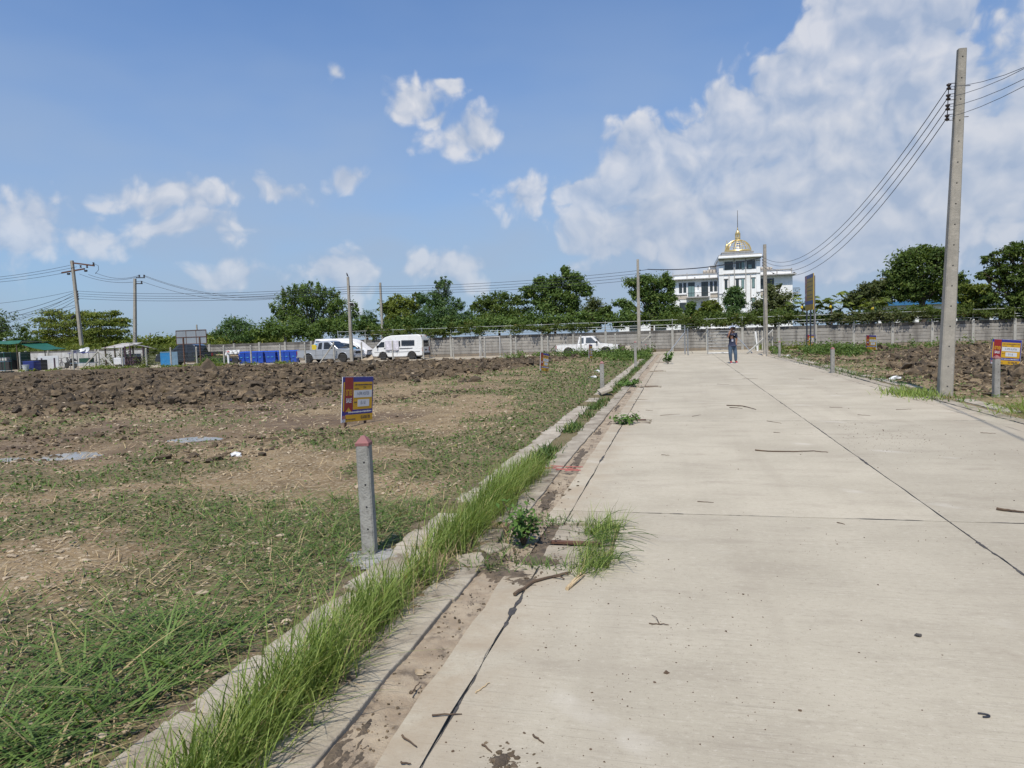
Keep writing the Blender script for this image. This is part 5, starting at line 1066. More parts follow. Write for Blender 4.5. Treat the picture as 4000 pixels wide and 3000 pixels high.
# pile of clay round a stump
mq = gnd(815, 1456)
g = np.linspace(-1, 1, 26); PX, PY = np.meshgrid(g, g); PX = PX.ravel(); PY = PY.ravel(); rr_ = np.sqrt(PX ** 2 + PY ** 2)
pz = 0.95 * np.clip(1 - rr_ / .55, 0, 1) ** .55 * .72 + .25 * np.clip(1 - rr_, 0, 1) + (fbm(PX * 5, PY * 5, 4, .65, 31) - .5) * .3 * np.clip(1.1 - rr_, 0, 1) - .08
j = (np.arange(25)[:, None] * 26 + np.arange(25)[None, :]).ravel(); o = from_np('clay_heap', np.stack([mq[0] + PX * 1.1, mq[1] + PY * .9, pz + .05], 1), np.stack([j, j + 1, j + 27, j + 26], 1), M['clod'], smooth=False); tag(o, 'tall lump of dark clay standing above the broken soil', 'clay heap')

# ------------------------------------------------------------------ things along the far left edge
yk2 = 49.4
sc_ = thing('plastic_sheet', 'upright blue cabinet board leaning before the black pickup', 'panel', (atx(645, yk2), yk2, 0)); MB().box((0, 0, .62), (1.05, .06, 1.24)).build('board', M['bluesheet'], sc_, bevel=.01); MB().box((0, -.035, 1.2), (1.0, .02, .06)).build('rim', M['greysheet'], sc_)
sc2 = thing('plastic_sheet', 'greyish translucent sheet standing right of the blue cabinet board', 'panel', (atx(679, yk2), yk2 - .1, 0)); MB().box((0, 0, .62), (.78, .05, 1.22)).build('board', M['greysheet'], sc2, bevel=.01); MB().box((-.3, -.03, .62), (.1, .02, 1.2)).build('edge_strip', M['bluesheet'], sc2)
wb_ = thing('propped_board', 'white rectangular panel propped on two brown stakes', 'panel', (atx(185, 48.3), 48.3, 0)); MB().box((0, 0, .62), (2.15, .05, 1.15)).build('board', M['whiteplastic'], wb_, bevel=.01)
for x in (-.62, .72): MB().box((x, -.07, .5), (.09, .08, 1.05)).build('stake', M['purple'], wb_)
tb_ = thing('storage_tub', 'navy storage tub with a white bucket in front by the fence', 'tub', (atx(107, 47.0), 47.0, 0)); MB().box((0, .3, .42), (1.15, .7, .8)).build('tub', M['navyplastic'], tb_, bevel=.04)
o = thing('bucket', 'pale grey bucket beside the navy storage tub', 'bucket', (atx(95, 46.2), 46.2, 0)); MB().lathe([(.18, 0), (.25, .5), (.27, .5), (.27, .54)], 14).build('pail', M['whiteplastic'], o, smooth=True); MB().tube([(-.26, 0, .5), (-.2, -.2, .3), (.2, -.2, .3), (.26, 0, .5)], .01, 5).build('handle', M['galv'], o)
o = thing('black_crate', 'black lidded crate behind the navy storage tub', 'crate', (atx(132, 47.6), 47.6, 0)); MB().box((0, .3, .42), (1.1, .8, .82)).build('tub', M['plastic'], o, bevel=.03); MB().box((0, .3, .86), (1.15, .85, .06)).build('lid', M['plastic'], o)
# bicycle
def bicycle(loc, rz, label):
    t = thing('bicycle', label, 'bicycle', loc, rz)
    for x in (-.5, .5):
        ring = [(x + .31 * math.cos(a), 0, .32 + .31 * math.sin(a)) for a in np.linspace(0, 2 * math.pi, 25)]; w_ = MB().tube(ring, .022, 6, cap=False).build('wheel', M['tyre'], t)
        mb = MB()
        for a in np.linspace(0, math.pi, 7)[:-1]: mb.tube([(x - .3 * math.cos(a), 0, .32 - .3 * math.sin(a)), (x + .3 * math.cos(a), 0, .32 + .3 * math.sin(a))], .004, 3)
        mb.build('spokes', M['galv'], w_)
    mb = MB()
    for a, c in (((-.5, 0, .32), (-.1, 0, .30)), ((-.5, 0, .32), (-.22, 0, .72)), ((-.1, 0, .30), (-.24, 0, .84)), ((-.1, 0, .30), (.36, 0, .74)), ((-.2, 0, .7), (.36, 0, .80)), ((.36, 0, .9), (.5, 0, .32))): mb.tube([a, c], .022, 6)
    mb.build('frame', M['purple'], t); MB().box((-.25, 0, .87), (.26, .14, .06)).build('saddle', M['plastic'], t, bevel=.02); MB().tube([(.34, -.28, .98), (.38, -.1, .95), (.36, 0, .92), (.38, .1, .95), (.34, .28, .98)], .015, 6).build('handlebar', M['iron'], t)
    return t
bicycle((atx(227, 50.0), 50.0, 0), R(-12), 'dark bicycle leaning before the whitewashed wall'); 
def motorbike(loc, rz, label, col):
    t = thing('motorbike', label, 'motorbike', loc, rz)
    for x in (-.62, .62): wheel(t, x, -.001, .29, .09, M['rim'])
    MB().tube([(-.9, 0, .72), (-.45, 0, .74), (-.1, 0, .66), (.15, 0, .52), (.42, 0, .72), (.5, 0, .98)], [.06, .13, .14, .13, .11, .06], 8).build('body', col, t, smooth=True); MB().tube([(-.7, 0, .80), (-.1, 0, .78), (.05, 0, .72)], [.09, .12, .05], 8).build('seat', M['plastic'], t, smooth=True)
    MB().tube([(.62, 0, .3), (.46, 0, 1.0)], .03, 6).build('fork', M['galv'], t); MB().tube([(.38, -.34, 1.04), (.47, -.1, 1.0), (.47, .1, 1.0), (.38, .34, 1.04)], .018, 6).build('handlebar', M['iron'], t); MB().box((.0, 0, .36), (.5, .24, .26)).build('engine', M['iron'], t, bevel=.03)
    MB().lathe([(.02, -.04), (.09, 0), (.08, .05)], 10).build('headlamp', M['lamp'], t, loc=(.56, 0, .92), rot=(0, R(90), 0)); return t
motorbike((atx(120, 51.0), 51.0, 0), R(25), 'dark motorbike with a white mirror by the storage tubs', M['carblack']); motorbike((atx(272, 50.6), 50.6, 0), R(165), 'black motorbike under a dark sheet right of the bicycle', M['plastic'])
# table with washed pans
tt = thing('rack_table', 'green legged rack table under the leaning pole', 'table', (atx(322, 49.5), 49.5, 0))
MB().box((0, 0, 1.38), (2.3, .9, .04)).build('top', M['signblue'], tt)
for x in (-1.0, 1.0):
    for y in (-.38, .38): MB().tube([(x, y, 0), (x, y, 1.38)], .025, 6).build('leg', M['steelgrey'], tt)
MB().box((0, 0, .5), (2.1, .8, .03)).build('shelf', M['greysheet'], tt); MB().box((.35, 0, .72), (1.0, .6, .38)).build('shelf_box', M['darkgreen'], tt, bevel=.03)
zt = 1.40
def bowl(px, r_, tilt, nm, lab, mt):
    o = MB().lathe([(r_ * .35, 0), (r_ * .8, r_ * .25), (r_, r_ * .5), (r_ * .96, r_ * .5), (r_ * .75, r_ * .28), (r_ * .3, .03)], 18).build(nm, M[mt], None, loc=(atx(px, 49.5), 49.4, zt + .02), smooth=True, rot=(tilt, 0, 0)); tag(o, lab, 'pan')
bowl(299, .42, 0, 'wash_basin', 'wide white basin drying on the rack table', 'whiteplastic'); bowl(323, .38, R(30), 'cooking_pot', 'round metal pot upturned on the rack table', 'galv'); bowl(340, .40, R(45), 'wash_basin', 'tilted white basin right of the metal pot', 'whiteplastic')
# shed with rusty corrugated roof
ys_ = 53.2; xs0, xs1 = atx(398, ys_), atx(520, ys_ + .2); sh = thing('shed', 'open shed with rust stained corrugated roof', 'shed', ((xs0 + xs1) / 2, ys_ + 1.2, 0)); W_ = xs1 - xs0
def corrug(w_, d_, z0, z1, ridge=False):
    nx = 60; V_ = []
    for i in range(nx + 1):
        x = -w_ / 2 + w_ * i / nx; dz = .025 * math.cos(i * math.pi * .66); V_ += [(x, -d_ / 2, z0 + dz), (x, d_ / 2, z1 + dz)]
    return MB().add(V_, [(2 * i, 2 * i + 2, 2 * i + 3, 2 * i + 1) for i in range(nx)])
corrug(W_ * .72, 2.6, 1.70, 2.12).build('roof_sheet', M['zinc'], sh, loc=(-W_ * .14, 0, 0), fix=False); corrug(W_ * .34, 2.5, 2.08, 1.66).build('roof_sheet', M['zinc'], sh, loc=(W_ * .36, .1, 0), fix=False, rot=(0, R(14), 0))
for x in (-.42, -.1, .25, .42):
    for y in (-1.1, 1.1): MB().box((W_ * x, y, .9), (.1, .1, 1.85)).build('post', M['purple'] if x > 0 else M['bark'], sh)
MB().box((-.2, .9, .55), (W_ * .7, .06, 1.1)).build('back_panel', M['whitewash'], sh); MB().box((.7, -.3, .5), (1.5, .8, .7)).build('bench', M['purple'], sh, bevel=.03)
o = thing('white_box', 'white box at the corner post of the shed', 'box', (atx(462, 52.0), 52.0, 0)); MB().box((0, 0, .5), (.8, .5, .62)).build('case', M['whiteplastic'], o, bevel=.05); MB().box((0, 0, .1), (.5, .4, .22)).build('stand', M['purple'], o)
# green tarpaulin shelter
yg = 49.5; tp = thing('tarp_shelter', 'green tarpaulin shelter on thin poles over clutter', 'shelter', (atx(0, yg), yg + 1.5, 0)); x1_ = atx(76, yg) - atx(0, yg); x2_ = atx(163, yg) - atx(0, yg); zt1 = aty(76, 1325, yg)[2]; zt0 = aty(76, 1340, yg)[2]; zlo = aty(163, 1369, yg)[2]
mb = MB(); n_ = 14; V_ = []
for i in range(n_ + 1):
    f = i / n_; x = -6 + (x1_ + 6) * f; V_ += [(x, -1.5, zt0 - .08 * math.sin(f * 9) ** 2), (x, -1.2, zt1 - .1), (x, 1.6, zt0 + .1)]
mb.add(V_, [(3 * i + k, 3 * i + 3 + k, 3 * i + 4 + k, 3 * i + 1 + k) for i in range(n_) for k in range(2)]); o = mb.build('canopy', M['tarp'], tp, fix=False); o.modifiers.new('t', 'SOLIDIFY').thickness = .02
mb = MB(); mb.add([(x1_ - .3, -1.3, zt0 - .05), (x1_ - .3, 1.4, zt0), (x2_, -1.2, zlo), (x2_, 1.0, zlo + .1), ((x1_ + x2_) / 2 - .1, -1.2, (zt0 + zlo) / 2 - .12), ((x1_ + x2_) / 2 - .1, 1.2, (zt0 + zlo) / 2 - .1)], [(0, 1, 5, 4), (4, 5, 3, 2)]); o = mb.build('side_flap', M['tarp'], tp, fix=False); o.modifiers.new('t', 'SOLIDIFY').thickness = .02
for x in (-5.5, -2.5, x1_ - .4):
    for y in (-1.4, 1.4): MB().tube([(x, y, 0), (x, y, zt0 + .05)], .04, 6).build('pole', M['bark'], tp)
MB().box((-2.2, .6, .8), (6.0, .3, 1.6)).build('back_sheet', M['darkgreen'], tp); MB().box((-1.2, -.4, .45), (2.6, .9, .85)).build('counter', M['plastic'], tp, bevel=.03); MB().box((-.6, -.5, 1.0), (.7, .5, .35)).build('carton', M['whitewash'], tp)
o = thing('green_rack', 'thin green metal rack beside the tarpaulin shelter', 'rack', (atx(10, 47.0), 47.0, 0))
for x in (-.55, .45):
    for y in (-.3, .3): MB().tube([(x, y, 0), (x, y, 1.65)], .025, 6).build('upright', M['tarp'], o)
for z in (.1, .85, 1.6): MB().box((-.05, 0, z), (1.1, .66, .03)).build('shelf', M['greysheet'], o)
# white goal frames standing by the wall
def goal(pxa, pxb, Yg, label, zt=1.62):
    xa, xb = atx(pxa, Yg), atx(pxb, Yg); t = thing('goal_frame', label, 'goal', ((xa + xb) / 2, Yg, 0)); w_ = (xb - xa) / 2; r_ = .032
    MB().tube([(-w_, 0, zt), (w_, 0, zt)], r_, 8).build('crossbar', M['whitewash'], t)
    for s_ in (-1, 1):
        MB().tube([(s_ * w_, 0, 0), (s_ * w_, 0, zt)], r_, 8).build('goal_post', M['whitewash'], t); MB().tube([(s_ * w_, 0, zt), (s_ * w_ + .1, .85, 0.02)], r_ * .8, 8).build('back_stay', M['whitewash'], t); MB().tube([(s_ * w_, 0, .03), (s_ * w_ + .1, .85, .03)], r_ * .8, 8).build('foot_bar', M['whitewash'], t)
goal(1872, 1951, 53.2, 'white pipe goal frame against the wall between the van and the old pickup'); goal(1612, 1676, 54.6, 'white pipe goal frame half hidden behind the rear of the white van')
# yellowed wooden box by the white pickup
o = thing('wooden_box', 'row of small tan wooden blocks behind the white pickup bonnet', 'box', (atx(2430, 54.5), 54.5, 0)); 
for k in range(3): MB().box((-.45 + k * .45, 0, .45 - .05 * k), (.42, .4, .5)).build('block', [M['bamboo'], M['bark'], M['stonebeige']][k], o, bevel=.01)
MB().box((0, 0, .1), (1.5, .5, .2)).build('pallet', M['bark'], o)
# ------------------------------------------------------------------ white mansion with the gilded dome
YF, YWG = 110.0, 113.0                                 # planes of the tower front and of the wings
mans = thing('mansion', 'white three storey mansion with a gilded openwork dome', 'building', (8.0, YF, 0))
def bp(u, v, Y): 
    q = aty(2600 + u * .2712, 820 + v * .2712, Y); return q[0] - 8.0, q[2]
def bbox(u0, v0, u1, v1, Y, depth, mt, name, parent=mans, bevel=0.0, zb=None):
    um, vm = (u0 + u1) / 2, (v0 + v1) / 2
    xa = bp(u0, vm, Y)[0]; xb = bp(u1, vm, Y)[0]; zt = bp(um, v0, Y)[1]; zz = bp(um, v1, Y)[1] if zb is None else zb
    return MB().box(((xa + xb) / 2, Y - YF + depth / 2, (zt + zz) / 2), (xb - xa, depth, zt - zz)).build(name, M[mt], parent, bevel=bevel)
tw = bbox(772, 690, 1363, 1500, YF, 13.5, 'white', 'tower_wall', zb=0)
lw = bbox(98, 1000, 771, 1500, YWG, 10.0, 'white', 'left_wing_wall', zb=0); rw_ = bbox(1364, 935, 1829, 1500, YWG, 10.0, 'white', 'right_wing_wall', zb=0)
# cornices and parapets
bbox(758, 655, 1392, 688, YF - 1.0, 15.0, 'white', 'cornice', tw, .08); bbox(762, 688, 1385, 697, YF - .55, 14.2, 'trim', 'cornice_band', tw); bbox(765, 636, 1388, 655, YF - .7, 14.4, 'trim', 'cornice_cap', tw)
bbox(815, 606, 1265, 637, YF + 1.2, 10.0, 'white', 'attic', tw); bbox(808, 598, 1275, 608, YF + .9, 10.6, 'trim', 'attic_cap', tw)
bbox(92, 983, 770, 1000, YWG - .7, 11.2, 'trim', 'cornice', lw, .05); bbox(100, 930, 770, 985, YWG + .05, .3, 'white', 'parapet', lw); bbox(96, 920, 770, 931, YWG - .05, .5, 'trim', 'parapet_cap', lw)
bbox(1366, 918, 1888, 938, YWG - .9, 11.6, 'trim', 'cornice', rw_, .05); bbox(1366, 865, 1822, 920, YWG + .05, .3, 'white', 'parapet', rw_); bbox(1366, 855, 1828, 866, YWG - .05, .5, 'trim', 'parapet_cap', rw_)
for u in (105, 308, 628): bbox(u - 6, 922, u + 6, 985, YWG - .04, .3, 'trim', 'parapet_pier', lw); bbox(u - 4, 905, u + 4, 920, YWG, .3, 'trim', 'finial', lw)
for u in (1605, 1815): bbox(u - 7, 858, u + 7, 920, YWG - .04, .3, 'trim', 'parapet_pier', rw_)
bbox(1810, 835, 1818, 856, YWG, .3, 'iron', 'finial', rw_)
# pilasters and bands on the tower
for u0, u1 in ((770, 833), (1310, 1366)): bbox(u0, 697, u1, 1500, YF - .18, .3, 'white', 'pilaster', tw, zb=0); bbox(u0 - 2, 718, u1 + 2, 730, YF - .24, .4, 'trim', 'pilaster_cap', tw)
bbox(836, 908, 1308, 922, YF - .14, .3, 'trim', 'string_course', tw)
for u0, u1, v in ((768, 835, 935), (1308, 1368, 905), (768, 835, 1208), (1308, 1368, 1182)): bbox(u0, v - 6, u1, v + 7, YF - .26, .4, 'trim', 'pilaster_band', tw)
for u, v0, v1 in ((993, 705, 1490), (1157, 700, 1400), (915, 925, 1140), (1227, 922, 1280)): bbox(u - 6, v0, u + 6, v1, YF - .2, .3, 'trim', 'mullion_strip', tw)
for u0, u1, v in ((838, 905, 993), (1000, 1145, 983), (1232, 1298, 970), (838, 905, 1288), (1232, 1298, 1262)): bbox(u0, v - 5, u1, v + 4, YF - .12, .3, 'trim', 'window_head', tw)
def win(u0, v0, u1, v1, Y, par, glass='glass', bars=0, trans=False):
    f = bbox(u0, v0, u1, v1, Y - .05, .16, 'winframe', 'window', par); dw = 4
    n = bars + 1
    for k in range(n):
        a = u0 + dw + (u1 - u0 - dw) * k / n; c = u0 + (u1 - u0 - dw) * (k + 1) / n
        if trans: bbox(a, v0 + dw, c, v0 + (v1 - v0) * .22, Y - .07, .05, 'glass', 'pane', f); bbox(a, v0 + (v1 - v0) * .22 + dw, c, v1 - dw, Y - .07, .05, glass, 'pane', f)
        else: bbox(a, v0 + dw, c, v1 - dw, Y - .07, .05, glass, 'pane', f)
    return f
for q in ((850, 745, 970, 862), (1012, 735, 1134, 850), (1170, 725, 1288, 845)): win(*q, YF, tw)
MB()
for q, g_ in (((850, 995, 891, 1143), 'glass'), ((1012, 985, 1056, 1135), 'glass'), ((1090, 980, 1133, 1130), 'curtain'), ((1243, 973, 1286, 1123), 'curtain'), ((850, 1290, 895, 1425), 'curtain'), ((1012, 1283, 1056, 1420), 'glass'), ((1090, 1277, 1140, 1412), 'glass'), ((1243, 1270, 1290, 1400), 'curtain')): win(*q, YF, tw, g_)
for u0, u1, v0, v1 in ((1060, 1068, 745, 845), (1096, 1128, 745, 845), (1190, 1240, 785, 835)): bbox(u0, v0, u1, v1, YF - .125, .03, 'curtain', 'curtain', tw)
for q, g_, b_, t_ in (((193, 1055, 238, 1195), 'glass', 0, True), ((255, 1050, 298, 1190), 'glass', 0, True), ((322, 1045, 420, 1255), 'curtain', 1, True), ((515, 1035, 613, 1245), 'glass', 1, True), ((638, 1030, 680, 1172), 'glass', 0, True), ((698, 1028, 740, 1168), 'glass', 0, True), ((200, 1335, 298, 1470), 'glass', 1, True), ((330, 1330, 420, 1465), 'glass', 1, True), ((515, 1320, 613, 1450), 'glass', 1, True)): win(*q, YWG, lw, g_, b_, t_)
for q, b_ in (((1367, 990, 1415, 1135), 0), ((1458, 988, 1562, 1135), 1), ((1367, 1280, 1415, 1340), 0), ((1475, 1275, 1560, 1340), 1)): win(*q, YWG, rw_, 'glass', b_, True)
for u0, u1, v0, v1, p_ in ((100, 312, 1228, 1290, lw), (645, 768, 1205, 1262, lw), (1366, 1470, 1170, 1235, rw_)): bbox(u0, v0, u1, v1, YWG - .06, .2, 'stonebeige', 'stone_band', p_); bbox(u0, v0 - 10, u1, v0, YWG - .14, .3, 'trim', 'sill_band', p_)
# balcony with planters, air conditioner, lamp
bal = bbox(300, 1246, 640, 1262, YWG - 1.6, 1.6, 'trim', 'balcony', lw); bbox(300, 1190, 640, 1196, YWG - 1.6, .08, 'iron', 'balcony_rail', lw)
for k in range(14): u = 304 + k * 25.5; bbox(u, 1196, u + 2.2, 1246, YWG - 1.58, .05, 'iron', 'baluster', bal)
bbox(440, 1208, 512, 1253, YWG - 1.2, .5, 'white', 'air_conditioner', lw); bbox(452, 1220, 478, 1246, YWG - 1.22, .03, 'steelgrey', 'fan_grille', lw)
bbox(462, 1088, 474, 1112, YWG - .25, .25, 'iron', 'wall_lamp', lw); bbox(410, 972, 430, 984, YWG - .6, .3, 'iron', 'flood_lamp', lw); bbox(1543, 910, 1565, 922, YWG - .9, .3, 'iron', 'flood_lamp', rw_); bbox(1842, 895, 1868, 908, YWG - .8, .3, 'iron', 'flood_lamp', rw_)
for k in range(4): bbox(540 + k * 46, 868, 582 + k * 46, 910, YWG + 3, 1.2, 'stonebeige', 'roof_tank', lw, .1); bbox(1370 + k * 43, 822, 1408 + k * 43, 860, YWG + 3, 1.2, 'stonebeige', 'roof_tank', rw_, .1)
bbox(620, 815, 768, 930, YWG + 5, 4.0, 'white', 'stair_tower', lw); bbox(605, 852, 768, 864, YWG + 4.4, 5.0, 'trim', 'stair_cornice', lw); bbox(640, 800, 768, 815, YWG + 4.6, 4.6, 'trim', 'stair_cap', lw)
bl2 = bbox(1832, 1186, 1930, 1198, YWG + 3, 2.0, 'trim', 'balcony', rw_)
for k in range(7): bbox(1836 + k * 15, 1125, 1839 + k * 15, 1186, YWG + 3, .05, 'iron', 'baluster', bl2)
bbox(1832, 1120, 1930, 1126, YWG + 3, .1, 'iron', 'balcony_rail', rw_)
# gilded dome: curved ribs and rings, lantern, finial, spire
def dome(uc, vb, rad_u, v_ap, v_l0, v_l1, v_cap, v_tip, Y, v_spire=None, nr_=12):
    xc, zb = bp(uc, vb, Y); rad = bp(uc + rad_u, vb, Y)[0] - xc; za = bp(uc, v_ap, Y)[1]; hh = za - zb; yc = Y - YF
    d = MB().lathe([(rad * 1.02, 0), (rad * 1.05, .1), (rad * 1.0, .28), (rad * .95, .28)], 32).build('dome', M['gold'], mans, loc=(xc, yc, zb - .15), smooth=True)
    r_top = rad * .17
    for k in range(nr_):
        a = 2 * math.pi * (k + .5) / nr_; pts = []
        for t in np.linspace(0, 1, 10):
            ph = t * R(80); r_ = rad * math.cos(ph); z = hh * math.sin(ph) / math.sin(R(80)); pts.append((r_ * math.cos(a), r_ * math.sin(a), z + .12))
        MB().tube(pts, .06, 6).build('rib', M['gold'], d, smooth=True)
    for f in (.18, .36, .54, .72, .86):
        ph = f * R(80); r_ = rad * math.cos(ph); z = hh * math.sin(ph) / math.sin(R(80)) + .12
        MB().tube([(r_ * math.cos(a), r_ * math.sin(a), z) for a in np.linspace(0, 2 * math.pi, 33)], .02, 5, cap=False).build('ring', M['gold'], d)
    z1 = hh + .1; s_ = (bp(uc, v_l0, Y)[1] - bp(uc, v_l1, Y)[1])
    zl0 = bp(uc, v_l0, Y)[1] - (zb - .15); zl1 = bp(uc, v_l1, Y)[1] - (zb - .15); zc = bp(uc, v_cap, Y)[1] - (zb - .15); zt = bp(uc, v_tip, Y)[1] - (zb - .15)
    MB().lathe([(r_top * 1.1, z1 - .15), (r_top * 1.2, z1 + .1), (r_top * 1.05, z1 + .25), (r_top * 1.25, zl1 - .1), (r_top * 1.2, zl1)], 20).build('drum', M['gold'], d, smooth=True)
    for k in range(8):
        a = 2 * math.pi * k / 8; MB().tube([(r_top * .98 * math.cos(a), r_top * .98 * math.sin(a), zl1), (r_top * .98 * math.cos(a), r_top * .98 * math.sin(a), zl0)], .07, 6).build('lantern_column', M['gold'], d)
    MB().lathe([(r_top * 1.15, zl0 - .1), (r_top * 1.2, zl0 + .05), (r_top * .95, zl0 + .12), (r_top * .9, zl0 + (zc - zl0) * .4), (r_top * .6, zl0 + (zc - zl0) * .8), (r_top * .2, zc), (r_top * .32, zc + .15), (r_top * .12, zc + (zt - zc) * .5), (r_top * .25, zc + (zt - zc) * .62), (.03, zt)], 16).build('lantern_cap', M['gold'], d, smooth=True)
    if v_spire is not None: MB().tube([(0, 0, zt - .1), (0, 0, bp(uc, v_spire, Y)[1] - (zb - .15))], [.06, .035], 6).build('spire', M['steelgrey'], d); MB().tube([(0, 0, 1), (0, 0, hh - .3)], .06, 5).build('mast', M['steelgrey'], d)
dome(1040, 598, 193, 432, 342, 400, 292, 250, YF + 5.5, 5); dome(885, 690, 118, 606, 522, 572, 486, 440, YF + 12.0, None, 12)
# low sheds seen behind the right-hand trees
q0, q1 = aty(3430, 1195, 78), aty(3880, 1195, 78); ls = thing('warehouse', 'long low white shed with a blue roof band beyond the right hand trees', 'building', ((q0[0] + q1[0]) / 2, 78, 0)); W_ = q1[0] - q0[0]
zA = aty(3650, 1172, 78)[2]; zB = aty(3650, 1188, 78)[2]
MB().box((0, 3, zB / 2), (W_, 6, zB)).build('wall', M['white'], ls); MB().box((0, 2.8, (zA + zB) / 2), (W_ + .4, 6.8, zA - zB)).build('roof_band', M['blueroof'], ls)
for k in range(6): MB().box((-W_ / 2 + W_ * (k + .5) / 6, -.03, zB * .62), (1.1, .1, .8)).build('window', M['glass'], ls)
q = aty(2580, 1246, 95); o = thing('outbuilding', 'small white outbuilding glimpsed left of the mansion behind the trees', 'building', (q[0], 95, 0)); MB().box((0, 2, 1.7), (11, 4, 3.4)).build('wall', M['white'], o); MB().box((0, 2, 3.5), (11.6, 4.8, .22)).build('roof', M['trim'], o)
for k in range(3): MB().box((-3.4 + k * 3.4, -.03, 2.3), (1.5, .08, 1.0)).build('window', M['glass'], o)
# ------------------------------------------------------------------ trees
def leaf_quads(C, N, size, asp, rs, droop=0.0):
    n = len(C); t = rs.normal(size=(n, 3)); t -= N * (t * N).sum(1, keepdims=True); t /= np.linalg.norm(t, axis=1, keepdims=True) + 1e-9; t[:, 2] -= droop
    b = np.cross(N, t); b /= np.linalg.norm(b, axis=1, keepdims=True) + 1e-9
    L_ = (size * rs.uniform(.65, 1.35, n))[:, None]; w_ = L_ * asp
    V_ = np.stack([C - t * L_ * .5, C + b * w_ * .5 - t * L_ * .05 + N * w_ * .12, C + t * L_ * .5, C - b * w_ * .5 - t * L_ * .05 + N * w_ * .12], 1).reshape(-1, 3)
    return V_, np.arange(n * 4).reshape(n, 4)
def crown_points(lobes, n, rs, clump=0.2, per=26, fill=0.45):
    vol = np.array([l[3] * l[5] + .15 for l in lobes]); vol = vol / vol.sum(); Cs, Ns, Rn = [], [], []
    for (cx, cy, cz, rx, ry, rz), f in zip(lobes, vol):
        m = max(30, int(n * f)); nc = max(3, m // per)
        d = rs.normal(size=(nc, 3)); d /= np.linalg.norm(d, axis=1, keepdims=True); rad = (fill + (1 - fill) * rs.random((nc, 1)) ** .6) * rs.uniform(.86, 1.12, (nc, 1))
        cc = d * rad; k = rs.integers(0, nc, m); sg = clump * (0.6 + 0.8 * rs.random((nc, 1)))
        p = cc[k] + rs.normal(size=(m, 3)) * sg[k]; p *= np.array([rx, ry, rz]); Cs.append(p + np.array([cx, cy, cz]))
        nn = rs.normal(size=(m, 3)) * .75 + d[k] * .5 + np.array([0, 0, .55]); nn /= np.linalg.norm(nn, axis=1, keepdims=True); Ns.append(nn)
        Rn.append(np.clip(rs.random(nc)[k] * .55 + rs.random(m) * .5 - .03, 0, 1))
    return np.concatenate(Cs), np.concatenate(Ns), np.concatenate(Rn)
def limb(mb, a, b_, r0, r1, rs, n=6, wig=.12):
    a = np.array(a, float); b_ = np.array(b_, float); L_ = np.linalg.norm(b_ - a); pts = [a + (b_ - a) * t + (rs.normal(size=3) * wig * L_ * .18 * math.sin(math.pi * t) + np.array([0, 0, L_ * .10 * math.sin(math.pi * t)])) for t in np.linspace(0, 1, n)]
    mb.tube(pts, [r0 + (r1 - r0) * t for t in np.linspace(0, 1, n)], 7); return pts
def tree(name, label, pxl, Y, trunkpx, n, size, leaf, seed, asp=.42, tr=.14, clump=.14, per=34, fill=.3, depth=1.0, base=0.0, droop=0.0, cat='tree', top_first=True, twigs=True):
    rs = np.random.default_rng(seed); bx = atx(trunkpx, Y); t = thing(name, label, cat, (bx, Y, base)); lobes = []
    for (px, py, rx, rz) in pxl:
        q = aty(px, py, Y); k = float(np.dot(q - np.array([0, 0, HCAM]), _f)) / F; r_ = rx * k
        lobes.append((q[0] - bx, rs.uniform(-.35, .35) * r_ * depth, q[2] - base, r_, r_ * depth * rs.uniform(.85, 1.1), rz * k))
    C, N, rn = crown_points(lobes, n, rs, clump, per, fill); keep = C[:, 2] > .1; C, N, rn = C[keep], N[keep], rn[keep]
    V_, F_ = leaf_quads(C, N, size, asp, rs, droop); from_np('crown', V_, F_, M[leaf], t, rnd=rn)
    mb = MB(); big = max(lobes, key=lambda l: l[3] * l[5]); zf = min(l[2] - l[5] * .6 for l in lobes); zf = max(.6, zf); fork = np.array([big[0] * .25, 0, zf])
    mb.tube([(0, 0, -.1), (fork[0] * .4 + rs.normal() * .05, rs.normal() * .05, zf * .5), tuple(fork)], [tr, tr * .85, tr * .75], 9)
    for l in lobes:
        p = limb(mb, fork, (l[0], l[1], l[2]), tr * .5, tr * .16, rs)
        if twigs:
            for _ in range(4):
                d = rs.normal(size=3); d /= np.linalg.norm(d); d[2] = abs(d[2]); limb(mb, p[rs.integers(2, 5)], np.array(l[:3]) + d * np.array(l[3:]) * .85, tr * .2, tr * .06, rs, 4)
    mb.build('trunk', M['bark'], t, smooth=True, fix=False); return t
tree('broad_tree', 'dark broadleaf tree above the green tarpaulin shelter', [(-40, 1250, 75, 60), (0, 1300, 70, 50), (40, 1330, 45, 40), (-120, 1260, 90, 80)], 72, -30, 6500, .34, 'leafA', 1)
tree('small_tree', 'small grey green tree between the shelter and the umbrella shaped tree', [(95, 1300, 25, 35), (120, 1340, 35, 30), (75, 1345, 30, 25)], 80, 100, 2600, .30, 'leafB', 2)
um = [(215, 1222, 42, 9), (260, 1238, 60, 9), (330, 1228, 42, 8), (395, 1232, 60, 8), (440, 1222, 22, 6), (180, 1252, 48, 8), (235, 1270, 80, 9), (330, 1262, 75, 10), (420, 1262, 70, 9), (475, 1250, 30, 7), (480, 1272, 36, 7), (200, 1298, 60, 9), (290, 1300, 80, 10), (390, 1296, 80, 10), (470, 1300, 45, 8), (250, 1325, 70, 9), (350, 1326, 80, 10), (430, 1322, 55, 8), (190, 1318, 30, 7)]
um = [(a, b, c, d * 1.5) for a, b, c, d in um]
tree('umbrella_tree', 'umbrella shaped tree with flat layered branches behind the leaning pole', um, 66, 332, 15000, .26, 'leafC', 3, clump=.28, per=30, fill=.2, tr=.17, asp=.5)
